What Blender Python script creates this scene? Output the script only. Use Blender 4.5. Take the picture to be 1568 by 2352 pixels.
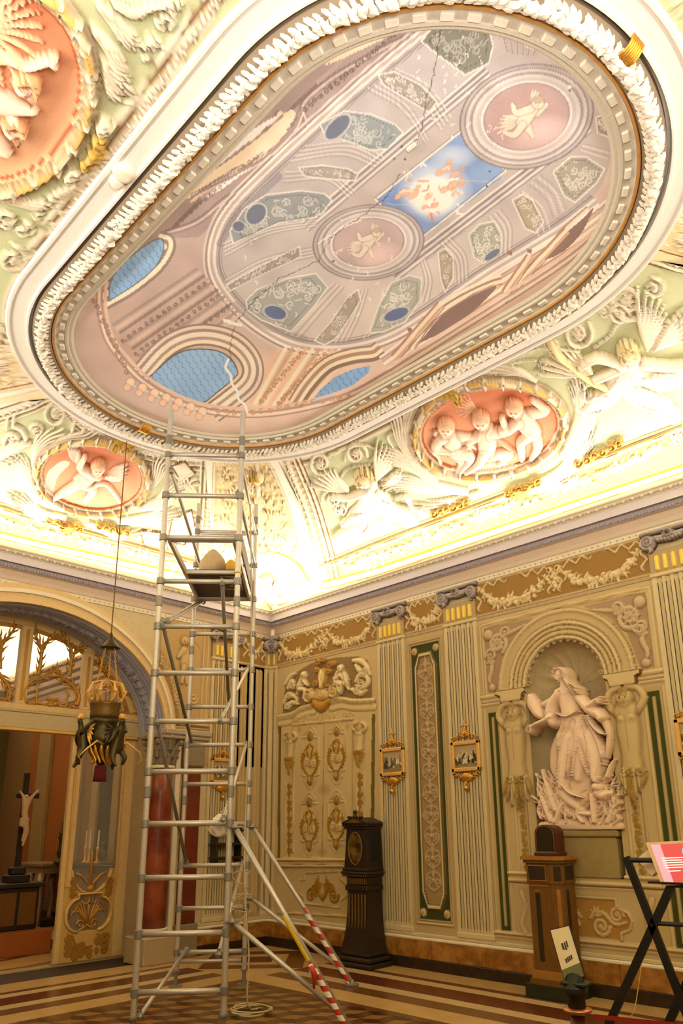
import bpy, bmesh, math, random
import numpy as np
from mathutils import Vector, Matrix
for _o in list(bpy.data.objects): bpy.data.objects.remove(_o)
COL = bpy.context.scene.collection
SC = bpy.context.scene
PI = math.pi
# ---------------------------------------------------------------- camera
CF, CPX, CPY, PITCH, ROLL, YAW, CX, CY, CZ = 1691.585, 816.658, 1418.301, 0.27545, -0.01338, -0.77359, 8.84, -7.16, 1.6
Fv = np.array([math.sin(YAW)*math.cos(PITCH), math.cos(YAW)*math.cos(PITCH), math.sin(PITCH)])
Rv = np.cross(Fv, [0, 0, 1.]); Rv /= np.linalg.norm(Rv); Uv = np.cross(Rv, Fv)
Rv, Uv = math.cos(ROLL)*Rv+math.sin(ROLL)*Uv, -math.sin(ROLL)*Rv+math.cos(ROLL)*Uv
Cc = np.array([CX, CY, CZ])
cd = bpy.data.cameras.new('camera'); cam = bpy.data.objects.new('camera', cd); COL.objects.link(cam)
cd.sensor_fit = 'VERTICAL'; cd.sensor_height = 36; cd.lens = CF*36/2352
cd.shift_x = (784-CPX)/2352; cd.shift_y = (CPY-1176)/2352; cd.clip_start = .05; cd.clip_end = 100
M = Matrix(((Rv[0], Uv[0], -Fv[0], CX), (Rv[1], Uv[1], -Fv[1], CY), (Rv[2], Uv[2], -Fv[2], CZ), (0, 0, 0, 1)))
cam.matrix_world = M; SC.camera = cam
# ---------------------------------------------------------------- world, lights, exposure
L, W, HC, ZC = 9.84, 7.36, 5.85, 4.84      # room length (x), width (-y), ceiling height, cove springing
w_ = bpy.data.worlds.new('world'); SC.world = w_; w_.use_nodes = True
w_.node_tree.nodes['Background'].inputs[0].default_value = (1., .86, .68, 1); w_.node_tree.nodes['Background'].inputs[1].default_value = .12
SC.view_settings.view_transform = 'Standard'; SC.view_settings.look = 'None'; SC.view_settings.gamma = 1
SC.view_settings.use_curve_mapping = False; SC.view_settings.exposure = 0.75
def area(name, loc, size, power, col, direction, sy=None):
    ld = bpy.data.lights.new(name, 'AREA'); ld.shape = 'RECTANGLE'; ld.size = size; ld.size_y = sy or .06
    ld.energy = power; ld.color = col
    o = bpy.data.objects.new(name, ld); COL.objects.link(o); o.location = loc
    o.rotation_euler = Vector(direction).to_track_quat('-Z', 'X' if abs(direction[0]) < abs(direction[1]) else 'Y').to_euler()
    return o
def strip(name, a, b, power, col, direction):
    """long lamp lying between a and b, shining along direction"""
    a, b, d = Vector(a), Vector(b), Vector(direction).normalized()
    ld = bpy.data.lights.new(name, 'AREA'); ld.shape = 'RECTANGLE'; ld.size = (b-a).length; ld.size_y = .05
    ld.energy = power; ld.color = col
    o = bpy.data.objects.new(name, ld); COL.objects.link(o)
    x = (b-a).normalized(); z = -d; y = z.cross(x).normalized()
    m = Matrix((x, y, z)).transposed().to_4x4(); m.translation = (a+b)/2; o.matrix_world = m
    return o
LW = (1., .95, .85)
KS = 8.8   # watts per metre of cove strip
strip('cove_lamp', (.4, -.235, 4.85), (L-.4, -.235, 4.85), KS*9, LW, (0, -.45, 1))
strip('cove_lamp', (.4, -W+.235, 4.85), (L-.4, -W+.235, 4.85), KS*9, LW, (0, .45, 1))
strip('cove_lamp', (.235, -.4, 4.85), (.235, -W+.4, 4.85), KS*7, LW, (.45, 0, 1))
strip('cove_lamp', (L-.235, -.4, 4.85), (L-.235, -W+.4, 4.85), KS*7, LW, (-.45, 0, 1))
area('warm_fill', (8.3, -5.6, 4.3), 1.2, 20, (1., .76, .44), (-.6, .65, -.45), 1.2)  # unseen warm fill, added to light the lower walls
area('ceiling_fill', (8.9, -6.9, 2.9), .6, 66, (1., .95, .92), (-.42, .36, 1), .6)  # unseen upward fill, added to even out the ceiling brightness
area('warm_fill', (5.0, -6.9, 4.3), 1.0, 9, (1., .76, .44), (-.1, .9, -.45), 1.0)  # second added warm fill, no real fitting behind it

# ---------------------------------------------------------------- pixel <-> place helpers (measurements of the photograph)
def ray(u, v):
    d = Fv*CF+Rv*(u-CPX)-Uv*(v-CPY); return d/np.linalg.norm(d)
def onx(u, v, x): d = ray(u, v); return Cc+d*((x-CX)/d[0])
def ony(u, v, y): d = ray(u, v); return Cc+d*((y-CY)/d[1])
def onz(u, v, z): d = ray(u, v); return Cc+d*((z-CZ)/d[2])
def proj(P):
    d = P-Cc; z = d@Fv; z = np.where(np.abs(z) < 1e-4, 1e-4, z)
    u = CPX+CF*(d@Rv)/z; v = CPY-CF*(d@Uv)/z
    u = np.where(z < .05, 1e7, u); return u, v
def lin(c):
    c = np.asarray(c, float)/255.; return np.where(c < .04045, c/12.92, ((c+.055)/1.055)**2.4)
def S(h): return lin([int(h[i:i+2], 16) for i in (0, 2, 4)])
# ---------------------------------------------------------------- materials
MAT = {}
def mat(name, col=None, rough=.6, metal=0, noise=0, scale=30, bump=0, col2=None, vcol=False, spec=.4, emit=None, alpha=None, stretch=None, trans=0):
    if name in MAT: return MAT[name]
    m = bpy.data.materials.new(name); m.use_nodes = True; nt = m.node_tree; N = nt.nodes; K = nt.links
    b = N['Principled BSDF']; b.inputs['Roughness'].default_value = rough; b.inputs['Metallic'].default_value = metal
    b.inputs['Specular IOR Level'].default_value = spec
    tc = N.new('ShaderNodeTexCoord'); src = tc.outputs['Object']
    if stretch:
        mp = N.new('ShaderNodeMapping'); mp.inputs['Scale'].default_value = stretch; K.new(src, mp.inputs[0]); src = mp.outputs[0]
    if vcol:
        va = N.new('ShaderNodeVertexColor'); va.layer_name = 'Col'; cs = va.outputs[0]
    else:
        rg = N.new('ShaderNodeRGB'); rg.outputs[0].default_value = (*S(col), 1); cs = rg.outputs[0]
    if noise or bump or col2:
        nz = N.new('ShaderNodeTexNoise'); nz.inputs['Scale'].default_value = scale; nz.inputs['Detail'].default_value = 6; K.new(src, nz.inputs['Vector'])
        if col2:
            mx = N.new('ShaderNodeMix'); mx.data_type = 'RGBA'; rp = N.new('ShaderNodeMapRange')
            rp.inputs[1].default_value = .4; rp.inputs[2].default_value = .62; K.new(nz.outputs[0], rp.inputs[0]); K.new(rp.outputs[0], mx.inputs[0])
            K.new(cs, mx.inputs[6]); mx.inputs[7].default_value = (*S(col2), 1); cs = mx.outputs[2]
        if noise:
            rp = N.new('ShaderNodeMapRange'); rp.inputs[3].default_value = 1-noise; rp.inputs[4].default_value = 1+noise; K.new(nz.outputs[0], rp.inputs[0])
            mx = N.new('ShaderNodeMix'); mx.data_type = 'RGBA'; mx.blend_type = 'MULTIPLY'; mx.inputs[0].default_value = 1
            K.new(cs, mx.inputs[6]); K.new(rp.outputs[0], mx.inputs[7]); cs = mx.outputs[2]
        if bump:
            bp = N.new('ShaderNodeBump'); bp.inputs['Strength'].default_value = bump; bp.inputs['Distance'].default_value = .01
            K.new(nz.outputs[0], bp.inputs['Height']); K.new(bp.outputs[0], b.inputs['Normal'])
    K.new(cs, b.inputs['Base Color'])
    if emit: b.inputs['Emission Color'].default_value = (*S(col), 1); b.inputs['Emission Strength'].default_value = emit
    if trans: b.inputs['Transmission Weight'].default_value = trans
    if alpha is not None: b.inputs['Alpha'].default_value = alpha
    MAT[name] = m; return m
mPAINT = mat('fresco_paint', vcol=True, rough=.85, noise=.10, scale=90, bump=.15, spec=.2)
mSTUCCO = mat('stucco', 'F2E8D8', .65, noise=.08, scale=40, bump=.2)
mCREAM = mat('cream_plaster', 'E6D9BE', .7, noise=.10, scale=25, bump=.15)
mWALL = mat('wall_plaster', 'CCBB92', .7, noise=.16, scale=18, bump=.15)
mTAUPE = mat('taupe_plaster', 'B29C78', .7, noise=.14, scale=30, bump=.2)
mGREY = mat('grey_lilac_plaster', 'B4AAB4', .7, noise=.15, scale=30, bump=.2)
mBLUE = mat('blue_grey_plaster', '8587A6', .65, noise=.2, scale=25, bump=.3)
mGREEN = mat('green_marble', '4C5426', .35, noise=.35, scale=14, bump=.05)
mYEL = mat('gilded_flute', 'F0CE52', .45, metal=.1, noise=.1)
mGOLD = mat('gold_leaf', 'D8A040', .35, metal=.75, noise=.25, scale=60, bump=.3)
mGOLDP = mat('gold_paint', 'E0B060', .5, metal=.25, noise=.2, scale=60, bump=.2)
mSIENA = mat('siena_marble', '8E5A20', .35, noise=.35, scale=9, col2='A8763A', bump=.05)
mDKMAR = mat('dark_marble', '382818', .35, noise=.4, scale=12, col2='20180E')
mWOODK = mat('ebonised_wood', '2B2014', .45, noise=.4, scale=10, stretch=(6, 6, 1))
mWOOD = mat('walnut_wood', '704A1C', .4, noise=.35, scale=6, stretch=(8, 8, 1), bump=.1)
mBLACK = mat('black_metal', '14140F', .5)
mALU = mat('aluminium_tube', 'C9C2BA', .45, metal=.6, noise=.15, scale=40)
mCOUP = mat('coupler_metal', '8F8A80', .5, metal=.6, noise=.2)
mRED = mat('red_plastic', 'C03A26', .5); mWHITE = mat('white_plastic', 'EDE7DA', .5); mYELP = mat('yellow_tape', 'E8C41E', .5)
mROPE = mat('rope_fibre', 'C9B587', .9, noise=.3, scale=200, bump=.5)
mBRONZE = mat('bronze', '4A4023', .4, metal=.6, noise=.4, scale=30, bump=.3)
mREDMAR = mat('red_marble', '74301A', .3, noise=.45, scale=5, col2='8E4628')
mGLASS = mat('glass', 'FFFFFF', .05, trans=1.0)
# ---------------------------------------------------------------- object helpers
def tag(o, label=None, cat=None, group=None, kind=None):
    if label: o['label'] = label
    if cat: o['category'] = cat
    if group: o['group'] = group
    if kind: o['kind'] = kind
    return o
def empty(name, loc=(0, 0, 0), rz=0, **k):
    o = bpy.data.objects.new(name, None); COL.objects.link(o); o.location = loc; o.rotation_euler = (0, 0, rz); o.empty_display_size = .1
    return tag(o, **k)
def link(name, me, parent=None, m=None, smooth=False, **k):
    o = bpy.data.objects.new(name, me); COL.objects.link(o)
    if parent: o.parent = parent
    if m: me.materials.append(m)
    if smooth: me.polygons.foreach_set('use_smooth', [True]*len(me.polygons))
    return tag(o, **k)
def grid_mesh(name, P, C=None, mask=None, parent=None, m=None, flip=False, smooth=True, back=None, **k):
    """P (n,m,3) grid -> mesh of the quads where mask (n,m) is true"""
    n, q = P.shape[:2]; idx = np.arange(n*q).reshape(n, q)
    f = np.stack([idx[:-1, :-1], idx[1:, :-1], idx[1:, 1:], idx[:-1, 1:]], -1).reshape(-1, 4)
    if mask is not None:
        mm = mask.reshape(-1); f = f[mm[f].any(1)] if mask.dtype == bool else f
    if len(f) == 0: return None
    if flip: f = f[:, ::-1]
    V = P.reshape(-1, 3); Cf = None if C is None else C.reshape(-1, 3)
    used = np.unique(f); mp = np.zeros(len(V), int); mp[used] = np.arange(len(used)); f = mp[f]; V = V[used]
    if Cf is not None: Cf = Cf[used]
    if back is not None:
        B = back.reshape(-1, 3)[used]; nv = len(V)
        e = np.concatenate([f[:, [0, 1]], f[:, [1, 2]], f[:, [2, 3]], f[:, [3, 0]]]); key = e[:, 0]*nv+e[:, 1]; rev = e[:, 1]*nv+e[:, 0]
        be = e[~np.isin(key, rev)]
        side = np.stack([be[:, 1], be[:, 0], be[:, 0]+nv, be[:, 1]+nv], 1)
        f = np.concatenate([f, f[:, ::-1]+nv, side]); V = np.concatenate([V, B]); Cf = None if Cf is None else np.concatenate([Cf, Cf])
    me = bpy.data.meshes.new(name); nf = len(f)
    me.vertices.add(len(V)); me.vertices.foreach_set('co', V.astype(np.float32).ravel())
    me.loops.add(nf*4); me.loops.foreach_set('vertex_index', f.astype(np.int32).ravel())
    me.polygons.add(nf); me.polygons.foreach_set('loop_start', np.arange(0, nf*4, 4, dtype=np.int32)); me.polygons.foreach_set('loop_total', np.full(nf, 4, np.int32))
    me.update(calc_edges=True)
    if Cf is not None:
        a = me.color_attributes.new('Col', 'FLOAT_COLOR', 'POINT'); c4 = np.ones((len(V), 4), np.float32); c4[:, :3] = np.clip(Cf, 0, 1); a.data.foreach_set('color', c4.ravel())
    return link(name, me, parent, m or mPAINT, smooth, **k)
class MB:
    def __init__(s): s.v = []; s.f = []
    def add(s, vs, fs):
        n = len(s.v); s.v += [tuple(map(float, x)) for x in vs]; s.f += [tuple(i+n for i in q) for q in fs]; return s
    def box(s, x0, x1, y0, y1, z0, z1, bev=0, M=None):
        b = min(bev, abs(x1-x0)/3, abs(y1-y0)/3, abs(z1-z0)/3)
        if b <= 0:
            vs = [(x, y, z) for x in (x0, x1) for y in (y0, y1) for z in (z0, z1)]
            fs = [(0, 1, 3, 2), (4, 6, 7, 5), (0, 4, 5, 1), (2, 3, 7, 6), (0, 2, 6, 4), (1, 5, 7, 3)]
        else:
            bm = bmesh.new(); bmesh.ops.create_cube(bm, size=1)
            for v in bm.verts: v.co = ((x0+x1)/2+v.co.x*(x1-x0), (y0+y1)/2+v.co.y*(y1-y0), (z0+z1)/2+v.co.z*(z1-z0))
            bmesh.ops.bevel(bm, geom=bm.edges[:], offset=b, segments=1, affect='EDGES'); bm.verts.index_update()
            vs = [tuple(v.co) for v in bm.verts]; fs = [tuple(v.index for v in f.verts) for f in bm.faces]; bm.free()
        if M is not None: vs = [tuple(M @ Vector(v)) for v in vs]
        return s.add(vs, fs)
    def tube(s, pts, r, n=8, cap=True, closed=False):
        pts = [Vector(p) for p in pts]; k = len(pts); rs = r if isinstance(r, (list, tuple, np.ndarray)) else [r]*k
        up = Vector((0, 0, 1)); d0 = (pts[1]-pts[0]).normalized()
        if abs(d0.dot(up)) > .95: up = Vector((1, 0, 0))
        vs = []
        for i, p in enumerate(pts):
            a = pts[i-1] if (i > 0 or closed) else p; b = pts[(i+1) % k] if (i < k-1 or closed) else p
            d = (b-a); d = d.normalized() if d.length > 1e-9 else d0
            x = (up-d*up.dot(d)); x = x.normalized() if x.length > 1e-6 else d.orthogonal().normalized(); up = x; y = d.cross(x)
            for j in range(n):
                t = 2*PI*j/n; vs.append(p+(x*math.cos(t)+y*math.sin(t))*rs[i])
        fs = []
        for i in range(k if closed else k-1):
            i2 = (i+1) % k
            for j in range(n): fs.append((i*n+j, i*n+(j+1) % n, i2*n+(j+1) % n, i2*n+j))
        if cap and not closed: fs += [tuple(range(n))[::-1], tuple((k-1)*n+j for j in range(n))]
        return s.add(vs, fs)
    def lathe(s, prof, loc=(0, 0, 0), n=20, M=None, sq=False):
        vs = []; fs = []
        for r, z in prof:
            for j in range(n):
                t = 2*PI*(j+.5)/n; vs.append(Vector((r*math.cos(t), r*math.sin(t), z)))
        k = len(prof)
        for i in range(k-1):
            for j in range(n): fs.append((i*n+j, i*n+(j+1) % n, (i+1)*n+(j+1) % n, (i+1)*n+j))
        fs += [tuple(range(n))[::-1], tuple((k-1)*n+j for j in range(n))]
        vs = [(M @ v if M is not None else v)+Vector(loc) for v in vs]
        return s.add(vs, fs)
    def ball(s, c, r, n=8, sc=(1, 1, 1)):
        k = max(4, n//2); vs = []; fs = []
        for i in range(k+1):
            th = PI*i/k
            for j in range(n): ph = 2*PI*j/n; vs.append((c[0]+r*sc[0]*math.sin(th)*math.cos(ph), c[1]+r*sc[1]*math.sin(th)*math.sin(ph), c[2]+r*sc[2]*math.cos(th)))
        for i in range(k):
            for j in range(n): fs.append((i*n+j, (i+1)*n+j, (i+1)*n+(j+1) % n, i*n+(j+1) % n))
        return s.add(vs, fs)
    def prism(s, poly, f0, f1):
        """polygon (2D) extruded between two maps f0, f1: (a,b)->xyz"""
        n = len(poly); vs = [f0(*p) for p in poly]+[f1(*p) for p in poly]
        return s.add(vs, [tuple(range(n))[::-1], tuple(range(n, 2*n))]+[(i, (i+1) % n, n+(i+1) % n, n+i) for i in range(n)])
    def sweep(s, prof, path, closed=False):
        """prof [(offset, z)], path: function offset -> list of (x,y)"""
        rows = [[(x, y, z) for x, y in path(o)] for o, z in prof]; n = len(rows[0]); vs = [v for r in rows for v in r]; fs = []
        for i in range(len(rows)-1):
            for j in range(n if closed else n-1): j2 = (j+1) % n; fs.append((i*n+j, i*n+j2, (i+1)*n+j2, (i+1)*n+j))
        return s.add(vs, fs)
    def mesh(s, name):
        me = bpy.data.meshes.new(name); me.from_pydata(s.v, [], s.f); me.update(); return me
    def build(s, name, m, parent=None, smooth=False, fix=True, **k):
        me = s.mesh(name)
        if fix:
            bm = bmesh.new(); bm.from_mesh(me); bmesh.ops.recalc_face_normals(bm, faces=bm.faces[:]); bm.to_mesh(me); bm.free()
        return link(name, me, parent, m, smooth, **k)
def bez(pts, n=8):
    """Catmull-Rom through points (any dimension)"""
    P = [np.array(p, float) for p in pts]
    if len(P) < 3: return [P[0]+(P[-1]-P[0])*t for t in np.linspace(0, 1, n)]
    P = [2*P[0]-P[1]]+P+[2*P[-1]-P[-2]]; out = []
    for i in range(1, len(P)-2):
        for t in np.linspace(0, 1, n, endpoint=False):
            a, b, c, d = P[i-1:i+3]; out.append(.5*((2*b)+(c-a)*t+(2*a-5*b+4*c-d)*t*t+(3*b-3*c+d-a)*t**3))
    out.append(P[-2]); return out
# ---------------------------------------------------------------- canvas: a gridded surface that takes paint and relief
class Canvas:
    aa = False
    def __init__(s, P, N, col, U=None, V=None):
        s.P = P; s.N = N; s.sh = P.shape[:2]
        if U is None: U, V = proj(P.reshape(-1, 3))
        s.U = np.asarray(U, np.float32).ravel(); s.V = np.asarray(V, np.float32).ravel(); n = len(s.U)
        s.C = np.tile(np.asarray(col, float), (n, 1)); s.H = np.zeros(n); s.G = np.zeros(n, int)
        s.g = 0; s.rng = random.Random(5)
    def near(s, x0, x1, y0, y1): return np.nonzero((s.U > x0) & (s.U < x1) & (s.V > y0) & (s.V < y1))[0]
    def segd(s, i, pts, rs):
        """min over segments of dist/radius"""
        u, v = s.U[i], s.V[i]; q = np.full(len(i), 9e9)
        for k in range(len(pts)-1):
            ax, ay = pts[k]; bx, by = pts[k+1]; dx, dy = bx-ax, by-ay; l2 = dx*dx+dy*dy+1e-12
            t = np.clip(((u-ax)*dx+(v-ay)*dy)/l2, 0, 1); d = np.hypot(u-ax-t*dx, v-ay-t*dy); q = np.minimum(q, d/(rs[k]+(rs[k+1]-rs[k])*t))
        return q
    def stroke(s, pts, r, h=0., col=None, g=None, out=None, ok=.55, ow=1.35, flat=False, soft=False, sm=True, lift=0, a=1, add=False):
        if sm and len(pts) > 2: pts = bez(pts, 5)
        pts = [tuple(p[:2]) for p in pts]; n = len(pts)
        if isinstance(r, (list, tuple)): rs = np.interp(np.linspace(0, 1, n), np.linspace(0, 1, len(r)), r)
        else: rs = np.full(n, r)
        rs = np.maximum(rs, 1e-6); R = rs.max()*max(ow, 1); xs = [p[0] for p in pts]; ys = [p[1] for p in pts]
        i = s.near(min(xs)-R, max(xs)+R, min(ys)-R, max(ys)+R)
        if not len(i): return
        q = s.segd(i, pts, rs); s.apply(i, q, h, col, g, out, ok, ow, flat, soft, lift, a, add, rs.mean())
    def apply(s, i, q, h, col, g, out, ok, ow, flat, soft, lift, a=1, add=False, aa=0):
        if out is not None:  # painted outline; on relief it also puts edge shade into the colour
            k = i[(q >= 1) & (q < ow)]; w = ok*(1-(q[(q >= 1) & (q < ow)]-1)/(ow-1)); s.C[k] = s.C[k]*(1-w[:, None])+np.asarray(out)*w[:, None]
        m = q < 1; j = i[m]; qq = q[m]
        if not len(j): return
        if col is not None:
            if soft: w = (a*(1-qq**2))[:, None]
            else: w = (a*np.clip((1-qq)*aa/1.1+.12, 0, 1))[:, None] if aa and s.aa else np.full((len(j), 1), float(a))
            s.C[j] = s.C[j]*(1-w)+np.asarray(col)*w
            if out is not None:
                w = (ok*.7*np.clip((qq-.72)/.28, 0, 1))[:, None]; s.C[j] = s.C[j]*(1-w)+np.asarray(out)*w
        if h or lift:
            pr = np.clip((1-qq)*5, 0, 1) if flat else np.sqrt(1-qq**2)
            if add: s.H[j] += h*pr
            elif h > 0: s.H[j] = np.maximum(s.H[j], lift+h*pr)
            else: s.H[j] = np.minimum(s.H[j], h*pr)
        if g is None: g = s.g
        s.G[j] = g
    def dot(s, x, y, r, h=0., col=None, **k): s.stroke([(x, y), (x+1e-3, y)], r, h, col, sm=False, **k)
    def ell(s, x, y, a, b, ang=0, h=0., col=None, g=None, out=None, ok=.5, ow=1.1, flat=True, soft=False, lift=0, al=1, inner=0, add=False):
        """ellipse (or elliptic ring when inner>0), ang degrees"""
        R = max(a, b)*ow; i = s.near(x-R, x+R, y-R, y+R)
        if not len(i): return
        c, t = math.cos(math.radians(ang)), math.sin(math.radians(ang)); dx, dy = s.U[i]-x, s.V[i]-y
        q = np.hypot((dx*c+dy*t)/a, (-dx*t+dy*c)/b)
        if inner: q = np.abs(q-(1+inner)/2)/((1-inner)/2); ow2 = 1.5 if out is not None else 1
        else: ow2 = ow
        s.apply(i, q, h, col, g, out, ok, ow2, flat, soft, lift, al, add, min(a, b)*((1-inner)/2 if inner else 1))
    def inpoly(s, poly, i=None):
        xs = [p[0] for p in poly]; ys = [p[1] for p in poly]
        if i is None: i = s.near(min(xs), max(xs), min(ys), max(ys))
        u, v = s.U[i], s.V[i]; c = np.zeros(len(i), bool); n = len(poly)
        for k in range(n):
            x1, y1 = poly[k]; x2, y2 = poly[(k+1) % n]
            if y1 == y2: continue
            c ^= ((y1 > v) != (y2 > v)) & (u < (x2-x1)*(v-y1)/(y2-y1)+x1)
        return i[c]
    def poly(s, poly, col, h=None, g=None, a=1., edge=None, ew=1.5, sm=False):
        if sm: poly = [tuple(p) for p in bez(list(poly)+[poly[0]], 6)][:-1]
        j = s.inpoly(poly); s.C[j] = s.C[j]*(1-a)+np.asarray(col)*a
        if h is not None: s.H[j] = h
        if g is not None: s.G[j] = g
        if edge is not None: s.stroke(list(poly)+[poly[0]], ew, 0, edge, sm=False)
        return j
    # ---- ornament
    def spiral(s, x, y, r, turns=1.6, d=1, w=None, h=.02, col=None, out=None, a0=0, tail=None, **k):
        w = w or r*.16; pts = []; n = int(10*turns)+4
        for t in np.linspace(0, 1, n):
            rr = r*(1-.8*t); an = a0+d*t*turns*2*PI; pts.append((x+rr*math.cos(an), y+rr*math.sin(an)))
        if tail: pts = [tail]+pts
        s.stroke(pts, [w, w*.9, w*.6], h, col, out=out, sm=False, **k); s.dot(x, y, w*1.15, h*1.2, col, out=out, **k)
    def leaf(s, x, y, an, ln, w, bend=0, h=.015, col=None, out=None, **k):
        p = [(x, y)]; a = an
        for q in range(4): a += bend/4; p.append((p[-1][0]+math.cos(a)*ln/4, p[-1][1]+math.sin(a)*ln/4))
        s.stroke(p, [w*.5, w, w*.95, w*.55, w*.12], h, col, out=out, sm=False, **k)
    def spray(s, x, y, an, spread, n, ln, w, bend=.6, **k):
        for q in range(n):
            f = (q+.5)/n-.5; s.leaf(x, y, an+f*spread, ln*(1-.35*abs(f)*2)*s.rng.uniform(.85, 1.1), w, bend*(2*f), **k)
    def garland(s, pts, r, col, out, h=.03, dens=1., leafc=None):
        P = bez(pts, 8); d = np.cumsum([0]+[math.dist(P[i], P[i+1]) for i in range(len(P)-1)]); T = d[-1]; n = int(T/(r*.75)*dens)
        for q in range(n):
            t = (q+.5)/n; x = np.interp(t*T, d, [p[0] for p in P]); y = np.interp(t*T, d, [p[1] for p in P]); rr = r*(.55+.45*math.sin(PI*t))
            a = s.rng.uniform(0, 2*PI); s.leaf(x, y, a, rr*1.5, rr*.28, .5, h=h*.6, col=col if leafc is None else leafc, out=out)
            o = s.rng.uniform(-.6, .6)*rr; a = s.rng.uniform(0, 2*PI)
            s.dot(x+o*math.cos(a), y+o*math.sin(a), rr*s.rng.uniform(.38, .6), h, col, out=out)
    def ribbon(s, x, y, dx, dy, amp, n, w, h, col, out):
        l = math.hypot(dx, dy); nx, ny = -dy/l, dx/l
        s.stroke([(x+dx*t+nx*amp*math.sin(t*n*PI), y+dy*t+ny*amp*math.sin(t*n*PI)) for t in np.linspace(0, 1, n*2+1)], [w*.5, w, w*.7, w, w*.3], h, col, out=out)
    def putto(s, hd, neck, hip, arms, legs, r, col, out, h=.03, g=None, wings=(), hair=None):
        k = dict(out=out, g=g)
        for wx, wy, an, ln, n in wings:
            for q in range(n): s.leaf(wx, wy, an+(q-n/2)*.16, ln*(1-.08*q), r*.45, .4, h=h*.6, col=col, **k)
        for a in legs+arms: s.stroke(a, [r*.62, r*.5, r*.3], h*.9, col, **k)
        s.stroke([neck, ((neck[0]+hip[0])/2, (neck[1]+hip[1])/2), hip], [r*.85, r*.95, r*.9], h*1.2, col, **k)
        for a in arms[:1]+legs[:1]: s.stroke(a, [r*.6, r*.5, r*.3], h*1.35, col, **k)
        s.dot(hd[0], hd[1], r*.92, h*1.4, col, **k)
        if hair is not None:
            s.ell(hd[0], hd[1]-r*.42, r*.86, r*.55, 0, h*1.15, hair, g=g, out=out, ok=.3, flat=False, lift=h*.5)
            for q in range(9): a = PI+q*PI/8; s.dot(hd[0]+r*.72*math.cos(a), hd[1]-r*.22+r*.62*math.sin(a), r*.2, h*.5, hair, out=out, g=g, ok=.3, lift=h*.9)
        s.dot(hd[0]-r*.3, hd[1]+r*.1, r*.11, 0, out, g=g); s.dot(hd[0]+r*.2, hd[1]+r*.1, r*.11, 0, out, g=g); s.dot(hd[0]-.05*r, hd[1]+r*.5, r*.12, 0, out, g=g)
    def scatter(s, poly, n, ln, w, h, col, out, kind='leaf'):
        xs = [p[0] for p in poly]; ys = [p[1] for p in poly]; c = 0
        for _ in range(n*6):
            x, y = s.rng.uniform(min(xs), max(xs)), s.rng.uniform(min(ys), max(ys)); ins = False; m = len(poly)
            for k in range(m):
                x1, y1 = poly[k]; x2, y2 = poly[(k+1) % m]
                if (y1 > y) != (y2 > y) and x < (x2-x1)*(y-y1)/(y2-y1)+x1: ins = not ins
            if not ins: continue
            c += 1; a = s.rng.uniform(0, 2*PI)
            if kind == 'leaf': s.leaf(x, y, a, ln*s.rng.uniform(.7, 1.2), w, s.rng.uniform(-1, 1), h=h, col=col, out=out)
            else: s.spiral(x, y, ln*s.rng.uniform(.6, 1.1), 1.3, s.rng.choice((-1, 1)), w, h, col, out, a)
            if c >= n: break
    # ---- output
    fade = 1.
    def grid(s): return s.P+s.N*(s.H.reshape(s.sh)*s.fade)[..., None]
    gain = (1, 1, 1)
    def emit(s, names, parent, flip=False, only=None):
        """names {group: (name, parent, tagdict)}; group 0 is the ground"""
        P = s.grid(); G = s.G.reshape(s.sh); C = (s.C*np.array(s.gain)).reshape(*s.sh, 3); out = {}
        n, q = s.sh; qg = np.maximum.reduce([G[:-1, :-1], G[1:, :-1], G[1:, 1:], G[:-1, 1:]])
        for g in sorted(names):
            nm, par, kw = names[g]; idx = np.arange(n*q).reshape(n, q)
            f = np.stack([idx[:-1, :-1], idx[1:, :-1], idx[1:, 1:], idx[:-1, 1:]], -1)[(qg == g) if len(names) > 1 else np.ones_like(qg, bool)]
            if only is not None: f = f[only.ravel()[f].any(1)]
            if not len(f): continue
            if flip: f = f[:, ::-1]
            V = P.reshape(-1, 3); used = np.unique(f); mp = np.zeros(len(V), int); mp[used] = np.arange(len(used)); f = mp[f]
            me = bpy.data.meshes.new(nm); nf = len(f); me.vertices.add(len(used)); me.vertices.foreach_set('co', V[used].astype(np.float32).ravel())
            me.loops.add(nf*4); me.loops.foreach_set('vertex_index', f.astype(np.int32).ravel()); me.polygons.add(nf)
            me.polygons.foreach_set('loop_start', np.arange(0, nf*4, 4, dtype=np.int32)); me.polygons.foreach_set('loop_total', np.full(nf, 4, np.int32)); me.update(calc_edges=True)
            a = me.color_attributes.new('Col', 'FLOAT_COLOR', 'POINT'); c4 = np.ones((len(used), 4), np.float32); c4[:, :3] = np.clip(C.reshape(-1, 3)[used], 0, 1); a.data.foreach_set('color', c4.ravel())
            out[g] = link(nm, me, out[par] if isinstance(par, int) else (par or parent), mPAINT, True, **kw)
        return out
def plane_canvas(o, ax, ay, nx, ny, step, n, col, world=False):
    """flat canvas: origin o, axes ax, ay (vectors spanning it), normal n"""
    ax, ay, n = map(np.array, (ax, ay, n)); i = np.linspace(0, 1, max(2, int(np.linalg.norm(ax)/step))); j = np.linspace(0, 1, max(2, int(np.linalg.norm(ay)/step)))
    P = np.array(o)+i[:, None, None]*ax+j[None, :, None]*ay; N = np.broadcast_to(n.astype(float), P.shape)
    return Canvas(P, N, col)
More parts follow.
